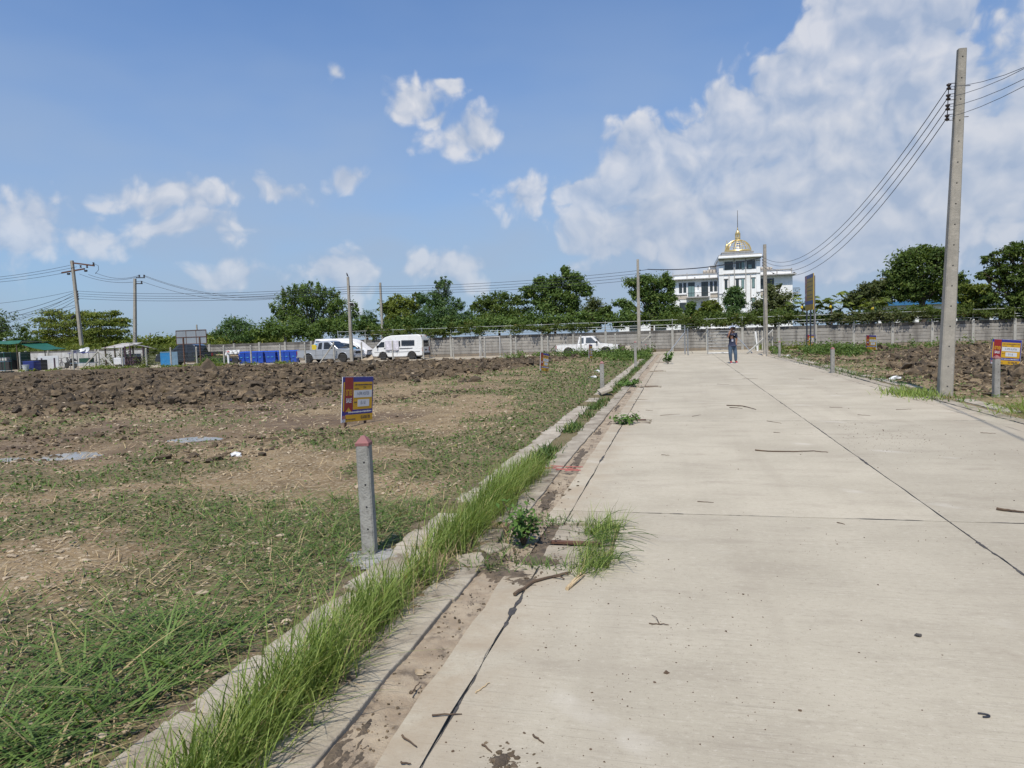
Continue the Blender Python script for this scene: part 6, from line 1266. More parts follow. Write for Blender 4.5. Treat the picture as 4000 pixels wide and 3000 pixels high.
tree('feathery_tree', 'small open feathery tree behind the notice board', [(880, 1270, 30, 28), (925, 1262, 38, 25), (965, 1282, 32, 22), (905, 1305, 40, 25), (955, 1318, 40, 20), (850, 1300, 20, 18)], 76, 915, 3600, .30, 'leafE', 4, fill=.1, clump=.3)
tree('dense_tree', 'large dense dark tree with upright leafy shoots behind the silver pickup', [(1110, 1195, 48, 60), (1170, 1170, 55, 60), (1235, 1160, 60, 55), (1290, 1185, 60, 55), (1340, 1225, 55, 55), (1130, 1260, 65, 60), (1210, 1265, 80, 70), (1300, 1275, 80, 60), (1075, 1220, 25, 30), (1108, 1142, 10, 26), (1176, 1140, 11, 28), (1211, 1126, 11, 28), (1245, 1124, 10, 30), (1275, 1142, 12, 22), (1190, 1158, 12, 20), (1316, 1152, 16, 18), (1385, 1215, 22, 35), (1100, 1300, 40, 35)], 65, 1225, 17000, .27, 'leafB', 5, tr=.2)
tree('date_palm_bush', 'low palm like bush between the dense tree and the weathered pole', [(1430, 1245, 30, 30), (1465, 1255, 25, 25), (1410, 1275, 40, 30), (1460, 1285, 40, 25)], 62, 1440, 3600, .34, 'leafE', 6, asp=.16, fill=.1)
tree('round_tree', 'bright rounded tree behind the white van', [(1555, 1185, 45, 32), (1600, 1200, 50, 40), (1520, 1210, 40, 35), (1560, 1245, 60, 45), (1620, 1255, 50, 40), (1500, 1195, 18, 14), (1625, 1160, 14, 16)], 62.5, 1580, 9000, .27, 'leafC', 7)
tree('plumed_tree', 'tall plume shaped feathery tree rising right of the white van', [(1740, 1105, 26, 24), (1725, 1145, 45, 38), (1690, 1180, 50, 40), (1745, 1200, 65, 45), (1690, 1240, 70, 45), (1770, 1250, 60, 40), (1720, 1280, 90, 30), (1650, 1165, 25, 25), (1710, 1110, 16, 16), (1795, 1190, 25, 25), (1825, 1240, 30, 30)], 61.5, 1745, 14000, .25, 'leafE', 8, asp=.28)
tree('dark_tree', 'dark spreading tree between the plumed tree and the tall open crowned tree', [(1900, 1175, 45, 28), (1960, 1165, 55, 28), (2020, 1180, 45, 28), (1890, 1215, 45, 40), (1960, 1220, 70, 40), (2040, 1230, 55, 40), (1950, 1260, 100, 30), (1850, 1195, 20, 18)], 63.5, 1950, 11000, .25, 'leafA', 9)
tree('open_crowned_tree', 'tall open crowned tree with clumped dark leaves above the old pickup', [(2207, 1052, 15, 16), (2222, 1075, 28, 20), (2165, 1100, 38, 24), (2105, 1095, 26, 16), (2130, 1125, 46, 24), (2245, 1090, 28, 20), (2270, 1125, 34, 20), (2235, 1120, 38, 24), (2060, 1130, 26, 18), (2290, 1145, 22, 12), (2075, 1150, 22, 16), (2170, 1150, 46, 26), (2110, 1175, 34, 26), (2215, 1160, 30, 24), (2245, 1175, 26, 26), (2140, 1200, 60, 30), (2220, 1215, 40, 25)], 62.5, 2170, 15000, .26, 'leafB', 10, fill=.25, clump=.26)
tree('thin_tree', 'thin sparse tree with pale twigs right of the tall open crowned tree', [(2320, 1185, 28, 24), (2340, 1215, 35, 25), (2290, 1215, 25, 22), (2325, 1245, 50, 22)], 61.5, 2320, 2400, .25, 'leafD', 11, fill=.0, clump=.35)
tree('slender_tree', 'slender small tree with a tufted round head by the rails', [(2368, 1208, 20, 18), (2352, 1222, 14, 12), (2380, 1228, 14, 12)], 60.5, 2366, 1300, .25, 'leafA', 12, tr=.05)
tree('branchy_tree', 'branchy tree with clumped leaves left of the mansion', [(2470, 1105, 34, 20), (2505, 1095, 34, 22), (2560, 1105, 34, 24), (2600, 1092, 22, 26), (2620, 1120, 20, 24), (2430, 1185, 26, 16), (2455, 1200, 24, 22), (2520, 1140, 36, 24), (2480, 1150, 24, 20), (2560, 1160, 46, 28), (2610, 1165, 26, 24), (2445, 1235, 20, 20), (2590, 1205, 40, 26), (2630, 1215, 28, 24), (2540, 1205, 30, 20), (2610, 1240, 45, 20)], 62.5, 2545, 13500, .25, 'leafB', 13, fill=.25, clump=.26, tr=.17)
tree('garden_tree', 'small leafy garden tree before the left wing of the mansion', [(2700, 1198, 24, 20), (2690, 1225, 22, 18), (2715, 1225, 18, 16)], 62, 2700, 2600, .25, 'leafB', 14)
tree('garden_tree', 'bright rounded garden tree beside the mansion tower', [(2785, 1185, 26, 20), (2760, 1200, 30, 22), (2800, 1210, 22, 22), (2745, 1222, 26, 18), (2790, 1235, 30, 16)], 61.5, 2775, 4200, .25, 'leafC', 15)
tree('drooping_tree', 'tall drooping leafed tree before the mansion tower', [(2860, 1138, 22, 16), (2880, 1150, 20, 18), (2850, 1170, 24, 22), (2885, 1185, 24, 22), (2865, 1215, 26, 25), (2850, 1240, 34, 18), (2895, 1240, 24, 20)], 62, 2865, 4200, .32, 'leafE', 16, asp=.3, fill=.2, clump=.3, droop=.4)
tree('dry_tree', 'half dry olive tree with bare twigs before the right wing of the mansion', [(3020, 1140, 28, 26), (3000, 1180, 40, 30), (3060, 1165, 38, 28), (3045, 1205, 46, 28), (2965, 1195, 36, 28), (2950, 1230, 40, 22), (3020, 1235, 60, 20), (3085, 1210, 28, 25), (3045, 1118, 8, 10), (2985, 1225, 40, 22)], 62.5, 3025, 7000, .24, 'leafD', 17, fill=.05, clump=.32)
def papaya(label, px, pytop, Y, seed, rad=1.25, fruit=True):
    rs = np.random.default_rng(seed); q = aty(px, pytop, Y); zt = q[2] - .35; t = thing('papaya_tree', label, 'tree', (q[0], Y, 0))
    MB().tube([(0, 0, -.1), (.04, 0, zt * .5), (0, 0, zt)], [.11, .09, .06], 9).build('trunk', M['bark'], t, smooth=True)
    V_, F_, rn = [], [], []
    for k in range(16):
        a = rs.uniform(0, 6.283); e = rs.uniform(-.25, .9); L_ = rad * rs.uniform(.7, 1.1); tip = np.array([math.cos(a) * math.cos(e), math.sin(a) * math.cos(e), math.sin(e)]) * L_ + np.array([0, 0, zt - .1]); rv = rs.random()
        up = np.array([0, 0, 1.0]) + rs.normal(size=3) * .25; out_ = np.array([math.cos(a), math.sin(a), -.45])
        for j in range(7):                                # fingered leaf
            an = (j - 3) * .42; s_ = np.cross(up, out_); s_ /= np.linalg.norm(s_); d = out_ * math.cos(an) + s_ * math.sin(an); d /= np.linalg.norm(d); w_ = np.cross(up, d); w_ /= np.linalg.norm(w_); ll = .55 * (1 - .08 * abs(j - 3)); b = len(V_)
            V_ += [tip, tip + d * ll * .5 + w_ * .11, tip + d * ll, tip + d * ll * .5 - w_ * .11]; F_.append((b, b + 1, b + 2, b + 3)); rn.append(np.clip(rv * .7 + rs.random() * .2, 0, 1))
    from_np('crown', np.array(V_), np.array(F_), M['leafC'], t, rnd=rn)
    mb = MB()
    for k in range(9):
        a = k * .7; mb.tube([(0, 0, zt - .1), (math.cos(a) * rad * .6, math.sin(a) * rad * .6, zt + .25)], .018, 5)
    mb.build('leaf_stalks', M['leafC'], t)
    if fruit:
        for k in range(3): MB().lathe([(.02, -.14), (.08, -.06), (.09, .03), (.05, .12), (.01, .15)], 10).build('fruit', M['yellowcloth'] if k else M['darkgreen'], t, loc=(math.cos(k * 2.1) * .13, math.sin(k * 2.1) * .13, zt - .35), smooth=True)
    return t
papaya('papaya tree with fingered leaves left of the tall billboard', 3135, 1168, 60.2, 21); papaya('papaya tree close behind the tall billboard', 3183, 1180, 60.0, 22, 1.0); papaya('papaya tree with yellow fruit right of the tall billboard', 3247, 1165, 59.6, 23, 1.2); papaya('low papaya tree between the fruiting papaya and the mango tree', 3283, 1188, 60.4, 24, 1.0); papaya('papaya tree before the long blue banded shed', 3412, 1172, 59.4, 25, 1.1)
tree('mango_tree', 'dome shaped mango tree left of the largest right hand tree', [(3440, 1115, 32, 22), (3400, 1130, 40, 24), (3360, 1155, 36, 24), (3420, 1165, 50, 26), (3330, 1180, 28, 20), (3390, 1190, 55, 20)], 64, 3400, 7500, .27, 'leafD', 18, clump=.24)
tree('great_tree', 'largest round crowned tree behind the tall near pole', [(3600, 985, 60, 26), (3650, 1000, 60, 30), (3545, 1015, 55, 32), (3680, 1045, 45, 36), (3590, 1050, 80, 40), (3510, 1070, 60, 34), (3720, 1085, 38, 28), (3480, 1110, 45, 28), (3550, 1110, 70, 36), (3640, 1105, 70, 40), (3745, 1120, 34, 26), (3580, 1150, 70, 28), (3680, 1150, 55, 28), (3520, 1150, 50, 24), (3460, 1140, 30, 22)], 64, 3605, 17000, .29, 'leafA', 19, tr=.3, clump=.22)
tree('edge_tree', 'leafy tree hanging over the far right end of the wall', [(3985, 965, 45, 26), (3930, 990, 50, 28), (3870, 1010, 34, 24), (4010, 1010, 60, 40), (3900, 1060, 60, 34), (3840, 1080, 34, 22), (3960, 1090, 70, 40), (4040, 1090, 60, 60), (3930, 1150, 70, 36), (4010, 1170, 70, 50), (3985, 1240, 50, 50), (4040, 1260, 60, 60), (3985, 1300, 38, 45), (4100, 1150, 80, 120)], 57.8, 4020, 18000, .26, 'leafA', 20, tr=.28)
tree('yellow_bush', 'yellowish bushy tree behind the tall near pole', [(3790, 1130, 40, 26), (3830, 1140, 40, 30), (3770, 1160, 36, 24), (3850, 1170, 50, 25), (3810, 1185, 50, 20)], 61, 3810, 5200, .26, 'leafC', 26)
# low growth behind and over the wall
def band(name, label, pts, Y0, dy, n, size, leaf, seed, cat=None, kind=None, clump=.25, asp=.5, per=30):
    """pts: (px, py centre, rx px, rz px) heaps along a plane"""
    rs = np.random.default_rng(seed); lobes = []
    for px, py, rx, rz in pts:
        Y = Y0 + rs.uniform(-dy, dy); q = aty(px, py, Y); k = float(np.dot(q - np.array([0, 0, HCAM]), _f)) / F; lobes.append((q[0], Y, q[2], rx * k, min(rx * k, dy + .8), rz * k))
    C, N, rn = crown_points(lobes, n, rs, clump, per, .1); keep = C[:, 2] > -.05; C, N, rn = C[keep], N[keep], rn[keep]
    V_, F_ = leaf_quads(C, N, size, asp, rs); o = from_np(name, V_, F_, M[leaf], None, rnd=rn); return tag(o, label, cat, None, kind)
rs = random.Random(2)
band('thicket', 'dense undergrowth filling in behind the wall left of the gate', [(px, 1298 - (px - 1000) * .028 + rs.uniform(-24, 8), rs.uniform(34, 54), rs.uniform(20, 34)) for px in range(1010, 2480, 40)], 60.6, 1.2, 26000, .25, 'leafB', 30, None, 'stuff')
band('thicket', 'dark scrub behind the wall under the right hand trees', [(px, 1258 - (px - 2650) * .03 + rs.uniform(-16, 8), 40, 24) for px in range(2480, 4050, 45)], 60.4, 1.0, 17000, .24, 'leafA', 31, None, 'stuff')
band('far_hedge', 'distant green hedge line beyond the site on the left', [(px, 1345 - (px - 500) * .03 + rs.uniform(-10, 8), 40, 26) for px in range(20, 1130, 32)], 92, 3.0, 17000, .5, 'leafC', 32, None, 'stuff')
band('tall_grass', 'tall rank grass behind the whitewashed wall', [(px, 1375 - (px - 300) * .03 + rs.uniform(-5, 5), 30, 20) for px in range(60, 900, 24)], 61.5, 1.5, 14000, .4, 'leafC', 33, None, 'stuff', asp=.14)
def vines(label, x0, x1, dens, leaf, seed, h=13):
    return band('climbing_vine', label, [(px, 1262 - (px - 2649) * .034 + rs.uniform(-18, 12), rs.uniform(14, 30), max(4, h + rs.uniform(-9, 7))) for px in range(x0, x1, 20)], WALL_Y + .05, .22, dens, .16, leaf, seed, 'vine', None, .3)
vines('climbing vine matted over the rails behind the white van', 1440, 1900, 7000, 'vine', 40, 12); vines('climbing vine with pale tips on the rails above the old pickup', 1990, 2330, 4500, 'vine', 41, 11); vines('thick climbing vine on the rails behind the open gate', 2660, 3110, 8500, 'vine', 42, 15); vines('brownish climbing vine along the rails right of the billboard', 3240, 3640, 7000, 'leafD', 43, 12); vines('dense climbing vine on the rails behind the tall near pole', 3640, 3960, 6500, 'vine', 44, 13)
# ------------------------------------------------------------------ soil, stones and ground cover
def ico(sub):
    bm = bmesh.new(); bmesh.ops.create_icosphere(bm, subdivisions=sub, radius=1.0); V_ = np.array([v.co[:] for v in bm.verts]); F_ = np.array([[v.index for v in f.verts] for f in bm.faces]); bm.free(); return V_, F_
I1, I2 = ico(1), ico(2)
def lumps(name, material, X, Y, S, base, flat, sub, label, seed, rough=.35, kind='stuff', sink=.25):
    rs = np.random.default_rng(seed); v, f = base; n = len(X); nv = len(v); a = rs.uniform(0, 6.283, n); ca, sa = np.cos(a), np.sin(a)
    D = 1 + rs.normal(size=(n, nv)) * rough; sc = np.stack([S * rs.uniform(.75, 1.3, n), S * rs.uniform(.75, 1.3, n), S * rs.uniform(.6, 1.0, n) * flat], 1)
    P_ = v[None] * D[:, :, None] * sc[:, None, :]; x = P_[:, :, 0] * ca[:, None] - P_[:, :, 1] * sa[:, None]; y = P_[:, :, 0] * sa[:, None] + P_[:, :, 1] * ca[:, None]
    Z = sub if isinstance(sub, np.ndarray) else height(X, Y)
    W = np.stack([x + X[:, None], y + Y[:, None], P_[:, :, 2] + (Z + sc[:, 2] * (1 - sink) * .6)[:, None]], 2).reshape(-1, 3)
    FF_ = (f[None] + (np.arange(n) * nv)[:, None, None]).reshape(-1, 3)
    o = from_np(name, W, FF_, material, None, smooth=False); return tag(o, label, None, None, kind)
def polar(n, a0, a1, r0, r1, rs, p=1.0):
    a = np.radians(rs.uniform(a0, a1, n)); r_ = np.exp(math.log(r0) + (math.log(r1) - math.log(r0)) * rs.random(n) ** p); return r_ * np.sin(a), r_ * np.cos(a), r_
rs = np.random.default_rng(50)
X, Y, r_ = polar(30000, -62, 34, 12.5, 52, rs, .9); t_, v_, m_ = masks(X, Y); k = rs.random(len(X)) < np.clip(t_ * .95 * sst(.25, .55, fbm(X * .9, Y * .9, 3, .6, 49)) + .004 * (X < -6) * (Y > 8), 0, 1); X, Y = X[k], Y[k]; S = np.clip(rs.lognormal(-2.95, .7, len(X)), .02, .22)
near = np.hypot(X, Y) < 22
lumps('soil_clods', M['clod'], X[near][:3000], Y[near][:3000], S[near][:3000], I2, .95, None, 'broken lumps of dark clay on the near edge of the turned soil', 51, .24, sink=.75)
X2, Y2, S2 = X[~near][:9000], Y[~near][:9000], S[~near][:9000] * 1.15
lumps('soil_clods', M['clod'], X2, Y2, S2, I2, 1.0, None, 'broken lumps of dark clay spread over the turned soil', 52, .26, sink=.75)
k = rs.random(len(X)) < .45; lumps('stones', M['stone'], X[k] + .12, Y[k] - .1, S[k] * .42, I1, .45, None, 'pale stones scattered through the turned soil', 53, .25)
X, Y, r_ = polar(22000, -58, -6, 2.0, 34, rs); t_, v_, m_ = masks(X, Y); ok = (X < -2.35) & (rs.random(len(X)) < (1 - .55 * v_) * (1 - t_) * (fbm(X * .8, Y * .8, 3, .5, 60) > .40)); X, Y = X[ok], Y[ok]; S = np.clip(rs.lognormal(-5.0, .5, len(X)) * (1 + .09 * np.hypot(X, Y)), .004, .06)
lumps('stones', M['stone'], X, Y, S, I1, .6, None, 'small pale stones strewn over the gravelly lot', 54, .22, sink=.1)
X, Y, r_ = polar(5000, 5, 34, 14, 40, rs); ok = (X > 6.2) & (rs.random(len(X)) < .35); X, Y = X[ok], Y[ok]; lumps('stones', M['stone'], X, Y, np.clip(rs.lognormal(-3.6, .5, len(X)), .012, .10), I1, .5, None, 'pale rubble scattered along the right verge', 55, .25, sink=.1)
X = -6.0 - np.abs(rs.normal(0, 7.0, 5200)); Y = rs.uniform(8.5, 22, 5200); ok = rs.random(5200) < sst(.40, .62, fbm(X * .45, Y * .45, 4, .6, 65)); X, Y = X[ok], Y[ok]; lumps('soil_clods', M['clod'], X, Y, np.clip(rs.lognormal(-3.7, .55, len(X)), .012, .09), I1, .8, None, 'small crumbs of dark clay in front of the turned soil', 66, .3, sink=.4)
X = rs.uniform(6.4, 10.5, 3000); Y = rs.uniform(16, 48, 3000); ok = rs.random(3000) < sst(.40, .6, fbm(X * .6, Y * .4, 4, .6, 67)); X, Y = X[ok], Y[ok]; lumps('soil_clods', M['clod'], X, Y, np.clip(rs.lognormal(-3.3, .6, len(X)), .015, .14), I1, .8, None, 'small clods of dark clay along the right verge', 68, .3, sink=.4)
# grit on the concrete
X, Y, r_ = polar(4200, -24, 30, 2.1, 24, rs); cl = fbm(X * .7, Y * .7, 3, .6, 61); ok = (X > XG + .03) & (X < 5.0) & (rs.random(len(X)) < sst(.42, .72, cl) * .8 + .06); X, Y = X[ok], Y[ok]
X = np.concatenate([X, rs.normal(3.1, .45, 420), rs.normal(3.3, .35, 160), rs.normal(1.15, .12, 10)]); Y = np.concatenate([Y, rs.normal(11.3, .9, 420), rs.normal(7.0, .9, 160), rs.normal(4.0, .12, 10)])
S = np.clip(rs.lognormal(-6.2, .45, len(X)), .001, .008) * (1 + .05 * np.hypot(X, Y)); lumps('grit', M['twig'], X, Y, S, I1, .7, np.zeros(len(X)), 'brown grit and crumbs of earth on the concrete', 56, .2, sink=.1)
n = 900; X = rs.uniform(-1.46, -1.12, n); Y = np.exp(rs.uniform(math.log(1.6), math.log(12), n)); lumps('grit', M['clod'], X, Y, np.clip(rs.lognormal(-5.4, .5, n), .002, .014), I1, .7, np.full(n, -.02), 'dark crumbs of earth lying in the sandy gutter', 57, .2, sink=.0)

def blades(name, label, B, H_, az_, lean, wid, material, seed, curl=.6, parent=None, kind='stuff', rn=None, seg=3):
    """grass blades: base points, lengths, direction and lean, each a tapered bent strip"""
    rs = np.random.default_rng(seed); n = len(B); V_ = []; d = np.stack([np.cos(az_), np.sin(az_), 0 * az_], 1); s_ = np.stack([-np.sin(az_), np.cos(az_), 0 * az_], 1); tw = rs.uniform(-.9, .9, n)[:, None]; s_ = s_ * np.cos(tw) + d * np.sin(tw) * .6
    P_ = B.copy(); ang = lean.copy(); lev = []
    for i in range(seg + 1):
        w_ = wid * (1 - (i / seg) ** 1.6 * .93); lev.append(np.stack([P_ - s_ * w_[:, None] / 2, P_ + s_ * w_[:, None] / 2], 1))
        st = H_ / seg; P_ = P_ + d * (np.sin(ang) * st)[:, None] + np.array([0, 0, 1.0]) * (np.cos(ang) * st)[:, None]; ang = ang + curl * rs.uniform(.2, 1.2, n) / seg * 1.6
    V_ = np.stack(lev, 1).reshape(n, -1, 3); V_[:, :, 2] = np.maximum(V_[:, :, 2], B[:, 2:3] + .003); q = np.arange(n)[:, None, None] * (2 * (seg + 1)); f = np.array([[2 * i, 2 * i + 1, 2 * i + 3, 2 * i + 2] for i in range(seg)])[None]
    if rn is None: rn = np.clip(rs.random(n) * .96, 0, 1)
    o = from_np(name, V_.reshape(-1, 3), (q + f).reshape(-1, 4), material, parent, rnd=np.repeat(rn, seg))
    if label: tag(o, label, None, None, kind)
    return o
rs = np.random.default_rng(70)
# tall green grass between kerb and footway
n = 11500; Yg = np.concatenate([rs.uniform(1.0, 4.35, int(n * .52)), rs.uniform(4.35, 8.35, n - int(n * .52))]); dn = fbm(Yg * 2.3, Yg * 0, 3, .6, 71); keep = rs.random(n) < sst(.22, .60, dn); Yg = Yg[keep]; n = len(Yg)
Xg = np.clip(rs.normal(-1.82, .085, n), -2.04, -1.60) + (fbm(Yg * 1.1, Yg * 0 + 4, 2, .5, 72) - .5) * .16; Hg = np.clip(rs.normal(.26, .12, n), .06, .58) * (.75 + .6 * fbm(Yg * 1.4, Yg * 0, 3, .6, 73)) * np.interp(Yg, [1, 3, 5, 7.5, 8.4], [.95, 1.05, 1.0, 1.05, .7])
az_ = rs.normal(-.15, 1.25, n); blades('grass_strip', 'tall green grass growing in the gap between kerb and footway', np.stack([Xg, Yg, 0 * Xg], 1), Hg, az_, np.abs(rs.normal(.30, .34, n)), rs.uniform(.004, .012, n), M['grass'], 74, .75)
n = 1100; Yg = rs.uniform(1.0, 8.4, n); Xg = rs.normal(-1.82, .10, n); blades('dry_straw', 'dead straw mixed into the tall grass beside the kerb', np.stack([Xg, Yg, 0 * Xg], 1), rs.uniform(.1, .38, n), rs.uniform(0, 6.28, n), np.abs(rs.normal(.7, .4, n)), rs.uniform(.003, .006, n), M['straw'], 109, .7)
# short tufts along the rest of the gap and at slab joints
n = 5200; Yg = np.exp(rs.uniform(math.log(8.4), math.log(49), n)); keep = rs.random(n) < sst(.36, .56, fbm(Yg * 1.2, Yg * 0, 3, .6, 75)); Yg = Yg[keep]; n = len(Yg); Xg = rs.normal(-1.86, .09, n); blades('grass_strip', 'patchy weeds along the gap beside the far kerb', np.stack([Xg, Yg, 0 * Xg], 1), rs.uniform(.06, .2, n), rs.uniform(0, 6.28, n), np.abs(rs.normal(.5, .3, n)), rs.uniform(.012, .03, n), M['weed'], 76, .8)
# wiry tuft on the drain inlet
t = thing('grass_tuft', 'wiry grass tuft sprawling over the broken drain inlet', 'grass', (-.66, 5.45, 0)); n = 900; c = rs.integers(0, 9, n); cx = np.array([-.02, .06, .0, .09, -.05, .05, -.1, -.02, .08]); cy = np.array([-.62, -.5, -.4, -.3, -.2, .25, .4, .5, .58]); B = np.stack([cx[c] + rs.normal(0, .05, n), cy[c] + rs.normal(0, .06, n), np.full(n, -.01)], 1)
blades('blades', None, B, np.clip(rs.normal(.17, .09, n), .04, .40), rs.normal(-.2, 1.6, n), np.abs(rs.normal(.75, .42, n)), rs.uniform(.003, .008, n), M['grass'], 77, .5, parent=t, seg=3)
mb = MB()
for i in range(34):
    a = rs.normal(-.45, .9); L_ = rs.uniform(.22, .60); b_ = np.array([rs.normal(0, .08), rs.uniform(-.55, .4), .02]); e = rs.uniform(.15, .9); mb.tube([b_ + np.array([math.cos(a) * L_ * s_, math.sin(a) * L_ * s_, L_ * e * s_ * (1.15 - .75 * s_)]) for s_ in np.linspace(0, 1, 5)], [.003, .0028, .0024, .002, .001], 4)
st_ = mb.build('runner_stems', M['grassdull'], t, fix=False); vattr  # stems share the grass colour
n = 520; e_ = rs.integers(0, 3, n); X = np.where(e_ == 0, rs.uniform(-1.5, -.55, n), np.where(e_ == 1, rs.uniform(-1.45, -.6, n), rs.normal(-1.45, .12, n))); Y = np.where(e_ == 0, rs.normal(4.92, .06, n), np.where(e_ == 1, rs.normal(6.15, .05, n), rs.uniform(4.7, 5.9, n)))
blades('drain_weeds', 'low weeds and straw round the edges of the broken drain inlet', np.stack([X, Y, 0 * X - .01], 1), rs.uniform(.04, .17, n), rs.uniform(0, 6.28, n), np.abs(rs.normal(.8, .4, n)), rs.uniform(.004, .013, n), M['grassdull'], 107, .6)
n = 700; X = np.concatenate([rs.normal(-1.36, .1, 300), rs.normal(-1.1, .2, 250), rs.normal(float(_h[0]), .06, 150)]); Y = np.concatenate([rs.uniform(4.8, 8.0, 300), rs.uniform(4.5, 6.2, 250), rs.normal(float(_h[1]), .06, 150)]); lumps('grit', M['clod'], X, Y, np.clip(rs.lognormal(-5.2, .5, n), .003, .016), I1, .7, np.full(n, -.004), 'crumbs of dark earth round the drain inlet and on the near slab', 108, .2, sink=.1)
# leafy shrub by the kerb
def shrub(label, loc, h, n, seed, size=.085, spread=.16):
    rs = np.random.default_rng(seed); t = thing('small_shrub', label, 'shrub', loc); mb = MB(); Cs, Ns, rn = [], [], []
    for s_ in range(9):
        a = rs.uniform(0, 6.28); tip = np.array([math.cos(a) * spread * rs.uniform(.3, 1.1), math.sin(a) * spread * rs.uniform(.3, 1.1), h * rs.uniform(.6, 1.05)]); mb.tube([(0, 0, -.02), tip * .5 + np.array([0, 0, .02]), tip], [.007, .005, .003], 5)
        for j in range(n // 9):
            f = rs.uniform(.3, 1.05); p = tip * f + rs.normal(size=3) * np.array([.05, .05, .03]); Cs.append(p); nn = rs.normal(size=3) * .45 + np.array([p[0] * 2, p[1] * 2 - .2, 1.0]); Ns.append(nn / np.linalg.norm(nn)); rn.append(min(1, rs.random() * .5 + .5 * f * .8))
    mb.build('stems', M['twig'], t, fix=False); V_, F_ = leaf_quads(np.array(Cs), np.array(Ns), size, .5, rs, .25); from_np('foliage', V_, F_, M['shrub'], t, rnd=rn); return t
g = gnd(2045, 2120); shrub('small leafy shrub in the gutter beside the drain inlet', (g[0], g[1], -.02), .36, 260, 80, .06)
g = gnd(2610, 1422); shrub('pale leafy weed at the left edge of the road near the gate', (g[0], g[1], 0), .55, 150, 81, .16, .35)
g = gnd(2440, 1655); shrub('low weed on the second drain inlet', (g[0], g[1], 0), .16, 150, 82, .09, .3)
g = gnd(2440, 1508); shrub('trailing weed across the gutter beside the tipped slab', (g[0] + .1, g[1], 0), .18, 170, 83, .12, .55)
# creeping weed mat and short grass on the lot
X, Y, r_ = polar(230000, -60, 34, 1.9, 50, rs, .92); t_, v_, m_ = masks(X, Y); ok = ((X < -2.28) | (X > 6.0)) & (rs.random(len(X)) < v_ ** 1.4 * (.36 + .34 * sst(4, 9, r_))) & (Y < 50.5); X, Y, r_, v_ = X[ok], Y[ok], r_[ok], v_[ok]
C = np.stack([X, Y, height(X, Y) + rs.random(len(X)) * (.018 + .0025 * r_)], 1); N = rs.normal(size=C.shape) * .4 + np.array([0, 0, 1]); N /= np.linalg.norm(N, axis=1, keepdims=True)
V_, F_ = leaf_quads(C, N, .013 + .0030 * r_, .62, rs); o = from_np('weed_mat', V_, F_, M['weed'], None, rnd=np.clip(rs.random(len(C)) * .75 + .27 * (fbm(X * 1.5, Y * 1.5, 3, .5, 84)), 0, 1)); tag(o, 'creeping low weeds matted over the lot', None, None, 'stuff')
X, Y, r_ = polar(70000, -60, 34, 1.9, 40, rs); t_, v_, m_ = masks(X, Y); g2 = fbm(X * 1.7, Y * 1.7, 3, .6, 85); ok = ((X < -2.3) | (X > 6.1)) & (rs.random(len(X)) < v_ * sst(.44, .72, g2) * .8); X, Y, r_ = X[ok], Y[ok], r_[ok]; n = len(X)
blades('short_grass', 'short scattered grass on the lot', np.stack([X, Y, height(X, Y)], 1), rs.uniform(.03, .10, n) * (1 + .03 * r_), rs.uniform(0, 6.28, n), np.abs(rs.normal(.6, .4, n)), .003 + .0011 * r_, M['grassdull'], 86, .7, seg=2)
# cut grass stems lying about
n = 2700; X = -2.35 - np.abs(rs.normal(0, 1.35, n)); Y = rs.uniform(1.7, 6.6, n) - (X + 2.3) * .12; ok = (rs.random(n) < sst(.36, .58, fbm(X * .9, Y * .9, 3, .5, 87)) * 1.0) ; X, Y = X[ok], Y[ok]; n = len(X)
blades('cut_grass', 'long cut grass lying on the near lot', np.stack([X, Y, height(X, Y) + rs.uniform(.0, .05, n)], 1), rs.uniform(.10, .36, n), rs.normal(.75, .8, n) + (rs.random(n) < .3) * math.pi, rs.uniform(1.05, 1.5, n), rs.uniform(.004, .012, n), M['grassdull'], 88, .25)
n = 1000; X = -2.5 - np.abs(rs.normal(0, .9, n)); Y = rs.normal(5.7, .75, n); blades('cut_grass', 'tangled cut grass round the nearest marker post', np.stack([X, Y, height(X, Y)], 1), rs.uniform(.12, .40, n), rs.uniform(0, 6.28, n), rs.uniform(.7, 1.45, n), rs.uniform(.004, .010, n), M['grassdull'], 89, .4)
n = 9000; X, Y, r_ = polar(n, -58, -8, 2.0, 45, rs); ok = X < -2.4; X, Y = X[ok], Y[ok]; n = len(X); blades('dry_straw', 'dry straw stalks scattered on the lot', np.stack([X, Y, height(X, Y) + .015], 1), rs.uniform(.06, .3, n), rs.uniform(0, 6.28, n), rs.uniform(1.2, 1.55, n), .002 + .0009 * np.hypot(X, Y), M['straw'], 90, .15, seg=2)
n = 1100; X = -2.45 - np.abs(rs.normal(0, .8, n)); Y = rs.uniform(1.5, 3.6, n); blades('cut_grass', 'broad bladed cut grass heaped on the nearest corner of the lot', np.stack([X, Y, height(X, Y) + rs.uniform(0, .06, n)], 1), rs.uniform(.18, .46, n), rs.normal(.7, .8, n) + (rs.random(n) < .35) * math.pi, rs.uniform(.8, 1.45, n), rs.uniform(.007, .017, n), M['grassdull'], 105, .3, seg=4)
n = 2200; X, Y, r_ = polar(n, 6, 34, 14, 50, rs); ok = X > 6.4; X, Y = X[ok], Y[ok]; n = len(X); blades('dry_straw', 'dry straw and chips on the right hand lot', np.stack([X, Y, height(X, Y) + .03], 1), rs.uniform(.1, .4, n), rs.uniform(0, 6.28, n), rs.uniform(1.1, 1.55, n), .004 + .0009 * np.hypot(X, Y), M['straw'], 106, .15, seg=2)
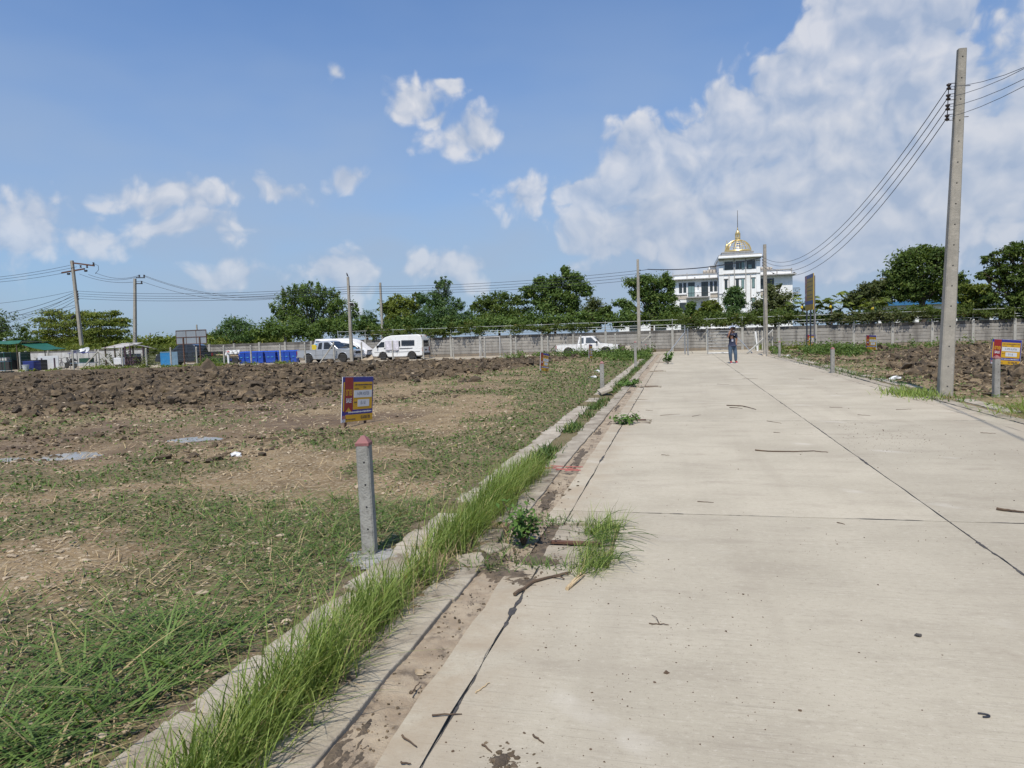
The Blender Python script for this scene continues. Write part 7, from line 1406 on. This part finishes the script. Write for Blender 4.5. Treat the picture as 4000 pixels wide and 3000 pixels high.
n = 3400; X = rs.normal(7.1, .75, n); Y = rs.normal(13.9, .8, n); ok = X > 5.35; X, Y = X[ok], Y[ok]; n = len(X); blades('verge_grass', 'bright cut grass heaped on the right verge', np.stack([X, Y, np.abs(rs.normal(.0, .06, n))], 1), rs.uniform(.15, .42, n), rs.normal(3.3, .9, n), rs.uniform(.6, 1.45, n), rs.uniform(.008, .02, n), M['grass'], 91, .3)
n = 900; X = rs.normal(5.45, .3, n); Y = rs.normal(18.2, .6, n); blades('verge_grass', 'small green weeds at the foot of the tall near pole', np.stack([X, Y, 0 * X], 1), rs.uniform(.08, .25, n), rs.uniform(0, 6.28, n), rs.uniform(.2, 1.2, n), rs.uniform(.012, .03, n), M['grass'], 92, .5)
n = 2200; Y = rs.uniform(15, 48, n); X = rs.normal(5.85, .22, n); ok = rs.random(n) < sst(.4, .6, fbm(X, Y * .8, 3, .5, 93)); X, Y = X[ok], Y[ok]; n = len(X); blades('verge_grass', 'weeds along the right hand kerb', np.stack([X, Y, 0 * X], 1), rs.uniform(.06, .22, n), rs.uniform(0, 6.28, n), rs.uniform(.3, 1.3, n), rs.uniform(.015, .035, n), M['weed'], 94, .5)
def heap(label, cx, cy, sx, sy, h, n, leaf, seed, size=.14):
    rs = np.random.default_rng(seed); lb = [(cx + rs.normal() * sx, cy + rs.normal() * sy, h * .25, rs.uniform(.4, .9), rs.uniform(.4, .9), h * rs.uniform(.5, 1.0)) for _ in range(22)]
    C, N, rn = crown_points(lb, n, rs, .3, 18, .1); k = (C[:, 2] > 0) & ((C[:, 0] < -1.75) | (C[:, 0] > 5.75)); V_, F_ = leaf_quads(C[k], N[k], size, .6, rs); o = from_np('weed_patch', V_, F_, M[leaf], None, rnd=rn[k]); tag(o, label, None, None, 'stuff')
heap('broad leafed weeds before the old white pickup', -7.5, 48.8, 2.6, .6, .55, 5000, 'leafB', 95); heap('broad leafed weeds by the left gate post', -3.0, 46.0, .7, 2.3, .38, 4200, 'leafB', 96); heap('tangle of weeds at the billboard legs', 9.2, 46.6, 1.3, 2.4, .5, 5200, 'leafB', 97); heap('leafy weeds at the foot of the wall behind the gate', 7.0, 55.5, 2.5, .5, .45, 2500, 'leafC', 98); heap('rank weeds along the far left fence', -40.0, 47.0, 6.5, .6, .30, 5200, 'leafC', 99); heap('dry weeds at the foot of the wall left of the gate', -2.0, 56.2, 1.6, .25, .5, 1300, 'leafD', 100); heap('tangled weeds on top of the right hand clods', 15.5, 50.0, 3.0, 1.2, .5, 2600, 'leafB', 101); heap('bush beside the black pickup', -37.2, 49.6, .5, .3, .8, 1500, 'leafB', 102); heap('brown dry brush heap left of the black pickup', -49.5, 54.0, 1.2, .5, 1.2, 2600, 'leafD', 103)

# ------------------------------------------------------------------ sticks and litter
def stick(label, pix, r_, mt='twig', name='twig', group=None, z=.006, fork=None, cat='twig'):
    P_ = [gnd(*p, z) for p in pix]; c = P_[0]; t = None; rs = random.Random(int(pix[0][0])); pts = []
    for i in range(len(P_) - 1):
        for k in range(5):
            f = k / 5; q = P_[i] * (1 - f) + P_[i + 1] * f; pts.append((q[0] - c[0] + rs.uniform(-.004, .004), q[1] - c[1] + rs.uniform(-.004, .004), r_ * .8 + rs.uniform(0, .004)))
    e = P_[-1] - c; pts.append((e[0], e[1], r_ * .8)); mb = MB(); m_ = len(pts); mb.tube(pts, [r_ * (1 - .55 * i / m_) for i in range(m_)], 6)
    if fork:
        for a, b_ in fork: q0, q1 = gnd(*a, z) - c, gnd(*b_, z) - c; mb.tube([(q0[0], q0[1], r_ * .7), ((q0[0] + q1[0]) / 2 + .006, (q0[1] + q1[1]) / 2, r_ + .01), (q1[0], q1[1], r_ * .8)], [r_ * .7, r_ * .5, r_ * .3], 5)
    o = mb.build(name, M[mt], None, loc=(c[0], c[1], .0), smooth=True, fix=False); return tag(o, label, cat, group)
stick('long crooked dead branch lying beside the drain inlet', [(2012, 2324), (2084, 2274), (2152, 2256), (2229, 2238)], .013, fork=[((2160, 2255), (2205, 2264)), ((2180, 2250), (2222, 2248))], name='dead_branch', cat='branch')
stick('split pale wooden stick beside the sprawling tuft', [(2217, 2302), (2250, 2262), (2274, 2240)], .014, 'bamboo', 'wooden_stick', fork=[((2225, 2296), (2285, 2246))], cat='stick')
stick('long straight twig lying across the middle of the road', [(2949, 1759), (3000, 1763), (3100, 1765), (3180, 1762), (3234, 1767)], .010)
stick('thick stick at the right side of the near slab', [(3894, 1990), (3950, 1998), (4010, 2003)], .014, name='wooden_stick', cat='stick')
stick('forked dry twig alone on the near slab', [(2536, 2434), (2580, 2437), (2612, 2439)], .004, fork=[((2575, 2434), (2546, 2400))])
stick('clump of dark broken twigs across the road short of the person', [(2838, 1584), (2900, 1586), (2953, 1600)], .012, fork=[((2880, 1586), (2930, 1592)), ((2850, 1592), (2900, 1597))])
G_ = 'small twigs scattered on the concrete'
for pix in ([(3022, 1688), (3047, 1690)], [(2523, 1602), (2550, 1604)], [(2580, 1622), (2655, 1617)], [(2704, 1626), (2737, 1620)], [(2723, 1958), (2788, 1962)], [(2584, 1776), (2615, 1778)], [(2996, 1644), (3053, 1653)], [(1568, 2872), (1628, 2914)], [(1563, 2978), (1605, 2980)], [(1608, 2710), (1640, 2662)], [(2085, 2871), (2125, 2900)], [(1690, 2794), (1804, 2787)], [(1886, 2909), (1921, 2936)], [(3240, 1590), (3290, 1592)], [(3350, 1620), (3400, 1623)], [(2900, 1478), (2960, 1479)], [(2800, 1500), (2850, 1502)], [(3120, 1480), (3180, 1481)], [(2480, 1560), (2530, 1561)], [(3500, 1600), (3560, 1598)], [(3830, 1690), (3890, 1693)], [(3270, 2040), (3300, 2047)]):
    stick('small thin twig lying on the concrete slabs', pix, .0045, group=G_)
stick('thin twig with a knob end beside the tarred gutter joint', [(1856, 2705), (1890, 2680), (1914, 2665)], .004, 'bamboo')
mb = MB(); rs2 = random.Random(6); g = gnd(2180, 1843)
for k in range(12): a = rs2.uniform(-.25, .25); x = rs2.uniform(-.25, .1); y = rs2.uniform(-.1, .1); mb.box((x + .1, y, .02 + .03 * rs2.random()), (rs2.uniform(.10, .24), .012, .004), Matrix.Rotation(a, 3, 'Z') @ Matrix.Rotation(rs2.uniform(-.2, .2), 3, 'Y') @ Matrix.Rotation(rs2.uniform(-.8, .8), 3, 'X'))
o = mb.build('plastic_straps', M['redstrap'], None, loc=(g[0], g[1], .01)); tag(o, 'tangle of red plastic straps on the kerb', 'straps')
def crumple(label, px, py, s_, mt, seed, name='litter', cat='litter', flat=.5, z=None):
    g = gnd(px, py); rs = np.random.default_rng(seed); v, f = I2; P_ = v * (1 + rs.normal(size=(len(v), 1)) * .28) * np.array([s_, s_ * .7, s_ * flat]); zz = (gz1(g[0], g[1]) if z is None else z) + s_ * flat * .5
    o = from_np(name, P_, f, M[mt], None, smooth=False, loc=(g[0], g[1], zz)); return tag(o, label, cat)
crumple('white crumpled plastic bag by the grey marker post', 2335, 1456, 0.13, 'litter', 1, 'plastic_bag', 'bag'); crumple('pale rag of plastic on the gravel left of the grey marker post', 2321, 1477, 0.15, 'litter', 2, 'plastic_bag', 'bag', .35); crumple('white plastic bag on the right verge before the tall near pole', 3500, 1482, 0.15, 'litter', 3, 'plastic_bag', 'bag', .5); crumple('bluish scrap of plastic on the gravel lot', 920, 1786, .09, 'litter', 4, 'plastic_scrap', 'litter', .4); crumple('chip of white stone lying in the sandy gutter', 1640, 2617, .035, 'stone', 5, 'white_chip', 'stone', .35, -.02); crumple('pale flat rock standing in the turned soil', 1443, 1437, .42, 'stone', 6, 'flat_rock', 'rock', 1.0); crumple('large pale rock on the right hand clods', 3552, 1337, .5, 'stone', 7, 'flat_rock', 'rock', .6); crumple('dark pebble alone on the near slab', 3588, 2487, .016, 'tar', 8, 'pebble', 'stone', .7, 0); crumple('round brown pebble on the near slab', 2602, 2631, .012, 'twig', 9, 'pebble', 'stone', .8, 0); crumple('white bag caught in the weeds by the road near the gate', 3080, 1390, 0.13, 'litter', 10, 'plastic_bag', 'bag', .4)
mb = MB(); mb.tube([(math.cos(a) * .03, math.sin(a) * .014, .006) for a in np.linspace(-1.6, 1.9, 9)], .004, 5); g = gnd(3835, 2798); o = mb.build('rubber_scrap', M['cable'], None, loc=(g[0], g[1], 0), smooth=True); tag(o, 'curled black rubber scrap on the near slab', 'litter')

# ------------------------------------------------------------------ the person by the gate
pg = gnd(2866, 1419); person = thing('person', 'person in navy shirt and jeans shading their head with a sheet of plastic', 'person', (pg[0], pg[1], 0.0), R(4))
def skin(name, V_, E_, Rd, material, parent, root=0, sub=2):
    me = bpy.data.meshes.new(name); me.from_pydata([tuple(v) for v in V_], E_, []); o = bpy.data.objects.new(name, me); COL.objects.link(o); o.parent = parent; me.materials.append(material)
    m = o.modifiers.new('skin', 'SKIN'); m.use_smooth_shade = True
    for i, d in enumerate(me.skin_vertices[0].data):
        r_ = Rd[i]; d.radius = r_ if isinstance(r_, tuple) else (r_, r_); d.use_root = (i == root)
    s_ = o.modifiers.new('sub', 'SUBSURF'); s_.levels = sub; s_.render_levels = sub; return o
# one continuous figure: pelvis, spine, neck, head, both arms, both legs
BV = [(-.06, 0, .90), (-.07, 0, 1.10), (-.08, 0, 1.32), (-.06, 0, 1.46), (-.03, -.01, 1.53), (-.01, -.03, 1.60), (0.0, -.035, 1.69),
      (-.25, 0, 1.42), (-.27, -.13, 1.27), (-.22, -.19, 1.46), (-.155, -.15, 1.62), (-.13, -.13, 1.68),
      (.11, .01, 1.42), (.155, .05, 1.16), (.13, .02, .96), (.13, -.01, .87),
      (-.16, 0, .84), (-.16, -.03, .46), (-.13, .03, .10), (-.13, -.10, .045),
      (.04, 0, .84), (.09, -.03, .46), (.10, .03, .10), (.13, -.09, .045)]
BE = [(0, 1), (1, 2), (2, 3), (3, 4), (4, 5), (5, 6), (3, 7), (7, 8), (8, 9), (9, 10), (10, 11), (3, 12), (12, 13), (13, 14), (14, 15), (0, 16), (16, 17), (17, 18), (18, 19), (0, 20), (20, 21), (21, 22), (22, 23)]
BR = [(.12, .085), (.12, .085), (.12, .08), (.09, .07), (.055, .055), (.085, .10), (.075, .09), .06, .046, .04, .03, .035, .06, .046, .036, .035, .095, .065, .042, .035, .095, .065, .042, .035]
skin('body', BV, BE, BR, M['skin'], person)
skin('shirt', [(-.06, 0, .86), (-.065, -.01, 1.02), (-.075, -.01, 1.2), (-.08, 0, 1.36), (-.065, 0, 1.46), (-.24, 0, 1.42), (-.275, -.10, 1.30), (.11, .01, 1.42), (.145, .045, 1.22)], [(0, 1), (1, 2), (2, 3), (3, 4), (4, 5), (5, 6), (4, 7), (7, 8)], [(.185, .14), (.19, .15), (.185, .145), (.18, .13), (.12, .10), .085, .075, .085, .075], M['shirt'], person, 1)
skin('jeans', [(-.06, 0, .93), (-.06, 0, .86), (-.155, 0, .76), (-.16, -.03, .46), (-.13, .02, .10), (.045, 0, .76), (.09, -.03, .46), (.10, .02, .10)], [(0, 1), (1, 2), (2, 3), (3, 4), (1, 5), (5, 6), (6, 7)], [(.165, .125), (.175, .135), .115, .088, .072, .115, .088, .072], M['denim'], person, 1)
skin('hair', [(-.01, .0, 1.66), (-.005, .0, 1.72), (-.02, .045, 1.62)], [(0, 1), (0, 2)], [(.086, .098), (.07, .08), .07], M['hair'], person)
o = skin('face_mask', [(0.0, -.115, 1.585), (0.0, -.125, 1.61)], [(0, 1)], [(.062, .04), (.064, .045)], M['signwhite'], person)
for x, y, w_ in ((-.125, -.05, .1), (.125, -.04, .1)): MB().tube([(x, y + .10, .05), (x, y + .02, .06), (x + .005, y - .07, .045), (x + .008, y - .12, .035)], [.045, .05, .048, .028], 10).build('shoe', M['redshoe'], person, smooth=True); MB().box((x + .004, y - .01, .012), (.09, .26, .024)).build('shoe_sole', M['signwhite'], person, bevel=.01)
mb = MB(); P0 = np.array([-.125, -.13, 1.66]); mb.tube([P0 - np.array([.015, 0, .03]), P0, P0 + np.array([.02, 0, .04])], [.03, .042, .036], 8)
for k, (dx, dz, L_) in enumerate(((-.03, .05, .055), (-.012, .058, .066), (.008, .058, .07), (.026, .05, .062))): b = P0 + np.array([dx, 0, dz]); mb.tube([b, b + np.array([.02, .0, L_ * .5]), b + np.array([.05, .02, L_ * .7])], [.010, .009, .007], 6)
mb.tube([P0 + np.array([.03, -.01, 0]), P0 + np.array([.06, -.02, .02]), P0 + np.array([.075, -.02, .045])], [.012, .011, .008], 6); mb.build('hand', M['skin'], person, smooth=True)
MB().tube([(-.12, -.09, 1.50), (-.10, -.145, 1.35), (-.075, -.17, 1.20), (-.05, -.145, 1.35), (.0, -.09, 1.50)], .006, 5).build('lanyard', M['hole'], person); MB().box((-.075, -.178, 1.13), (.075, .008, .115)).build('badge', M['signwhite'], person); MB().box((-.075, -.184, 1.145), (.06, .004, .05)).build('badge_print', M['signblue'], person)
MB().box((.03, -.16, 1.36), (.03, .006, .015)).build('shirt_logo', M['signwhite'], person)
for sx in (-.03, .03): MB().lathe([(.004, -.008), (.011, 0), (.004, .008)], 8).build('eye', M['hole'], person, loc=(sx, -.128, 1.655))
nx, ny = 14, 10; u, v = np.meshgrid(np.linspace(-1, 1, nx), np.linspace(-1, 1, ny)); u = u.ravel(); v = v.ravel(); rs = np.random.default_rng(5)
j = (np.arange(ny - 1)[:, None] * nx + np.arange(nx - 1)[None, :]).ravel(); zz = .03 - .055 * u ** 2 - .03 * v ** 2 + rs.normal(size=len(u)) * .012
o = from_np('plastic_sheet', np.stack([u * .24 + .02, v * .2 - .06, zz * 1.3 + 1.79], 1), np.stack([j, j + 1, j + nx + 1, j + nx], 1), M['foil'], None, smooth=True, loc=(pg[0], pg[1], 0)); tag(o, 'crinkled plastic sheet held over the head of the person', 'plastic sheet'); o.modifiers.new('t', 'SOLIDIFY').thickness = .006
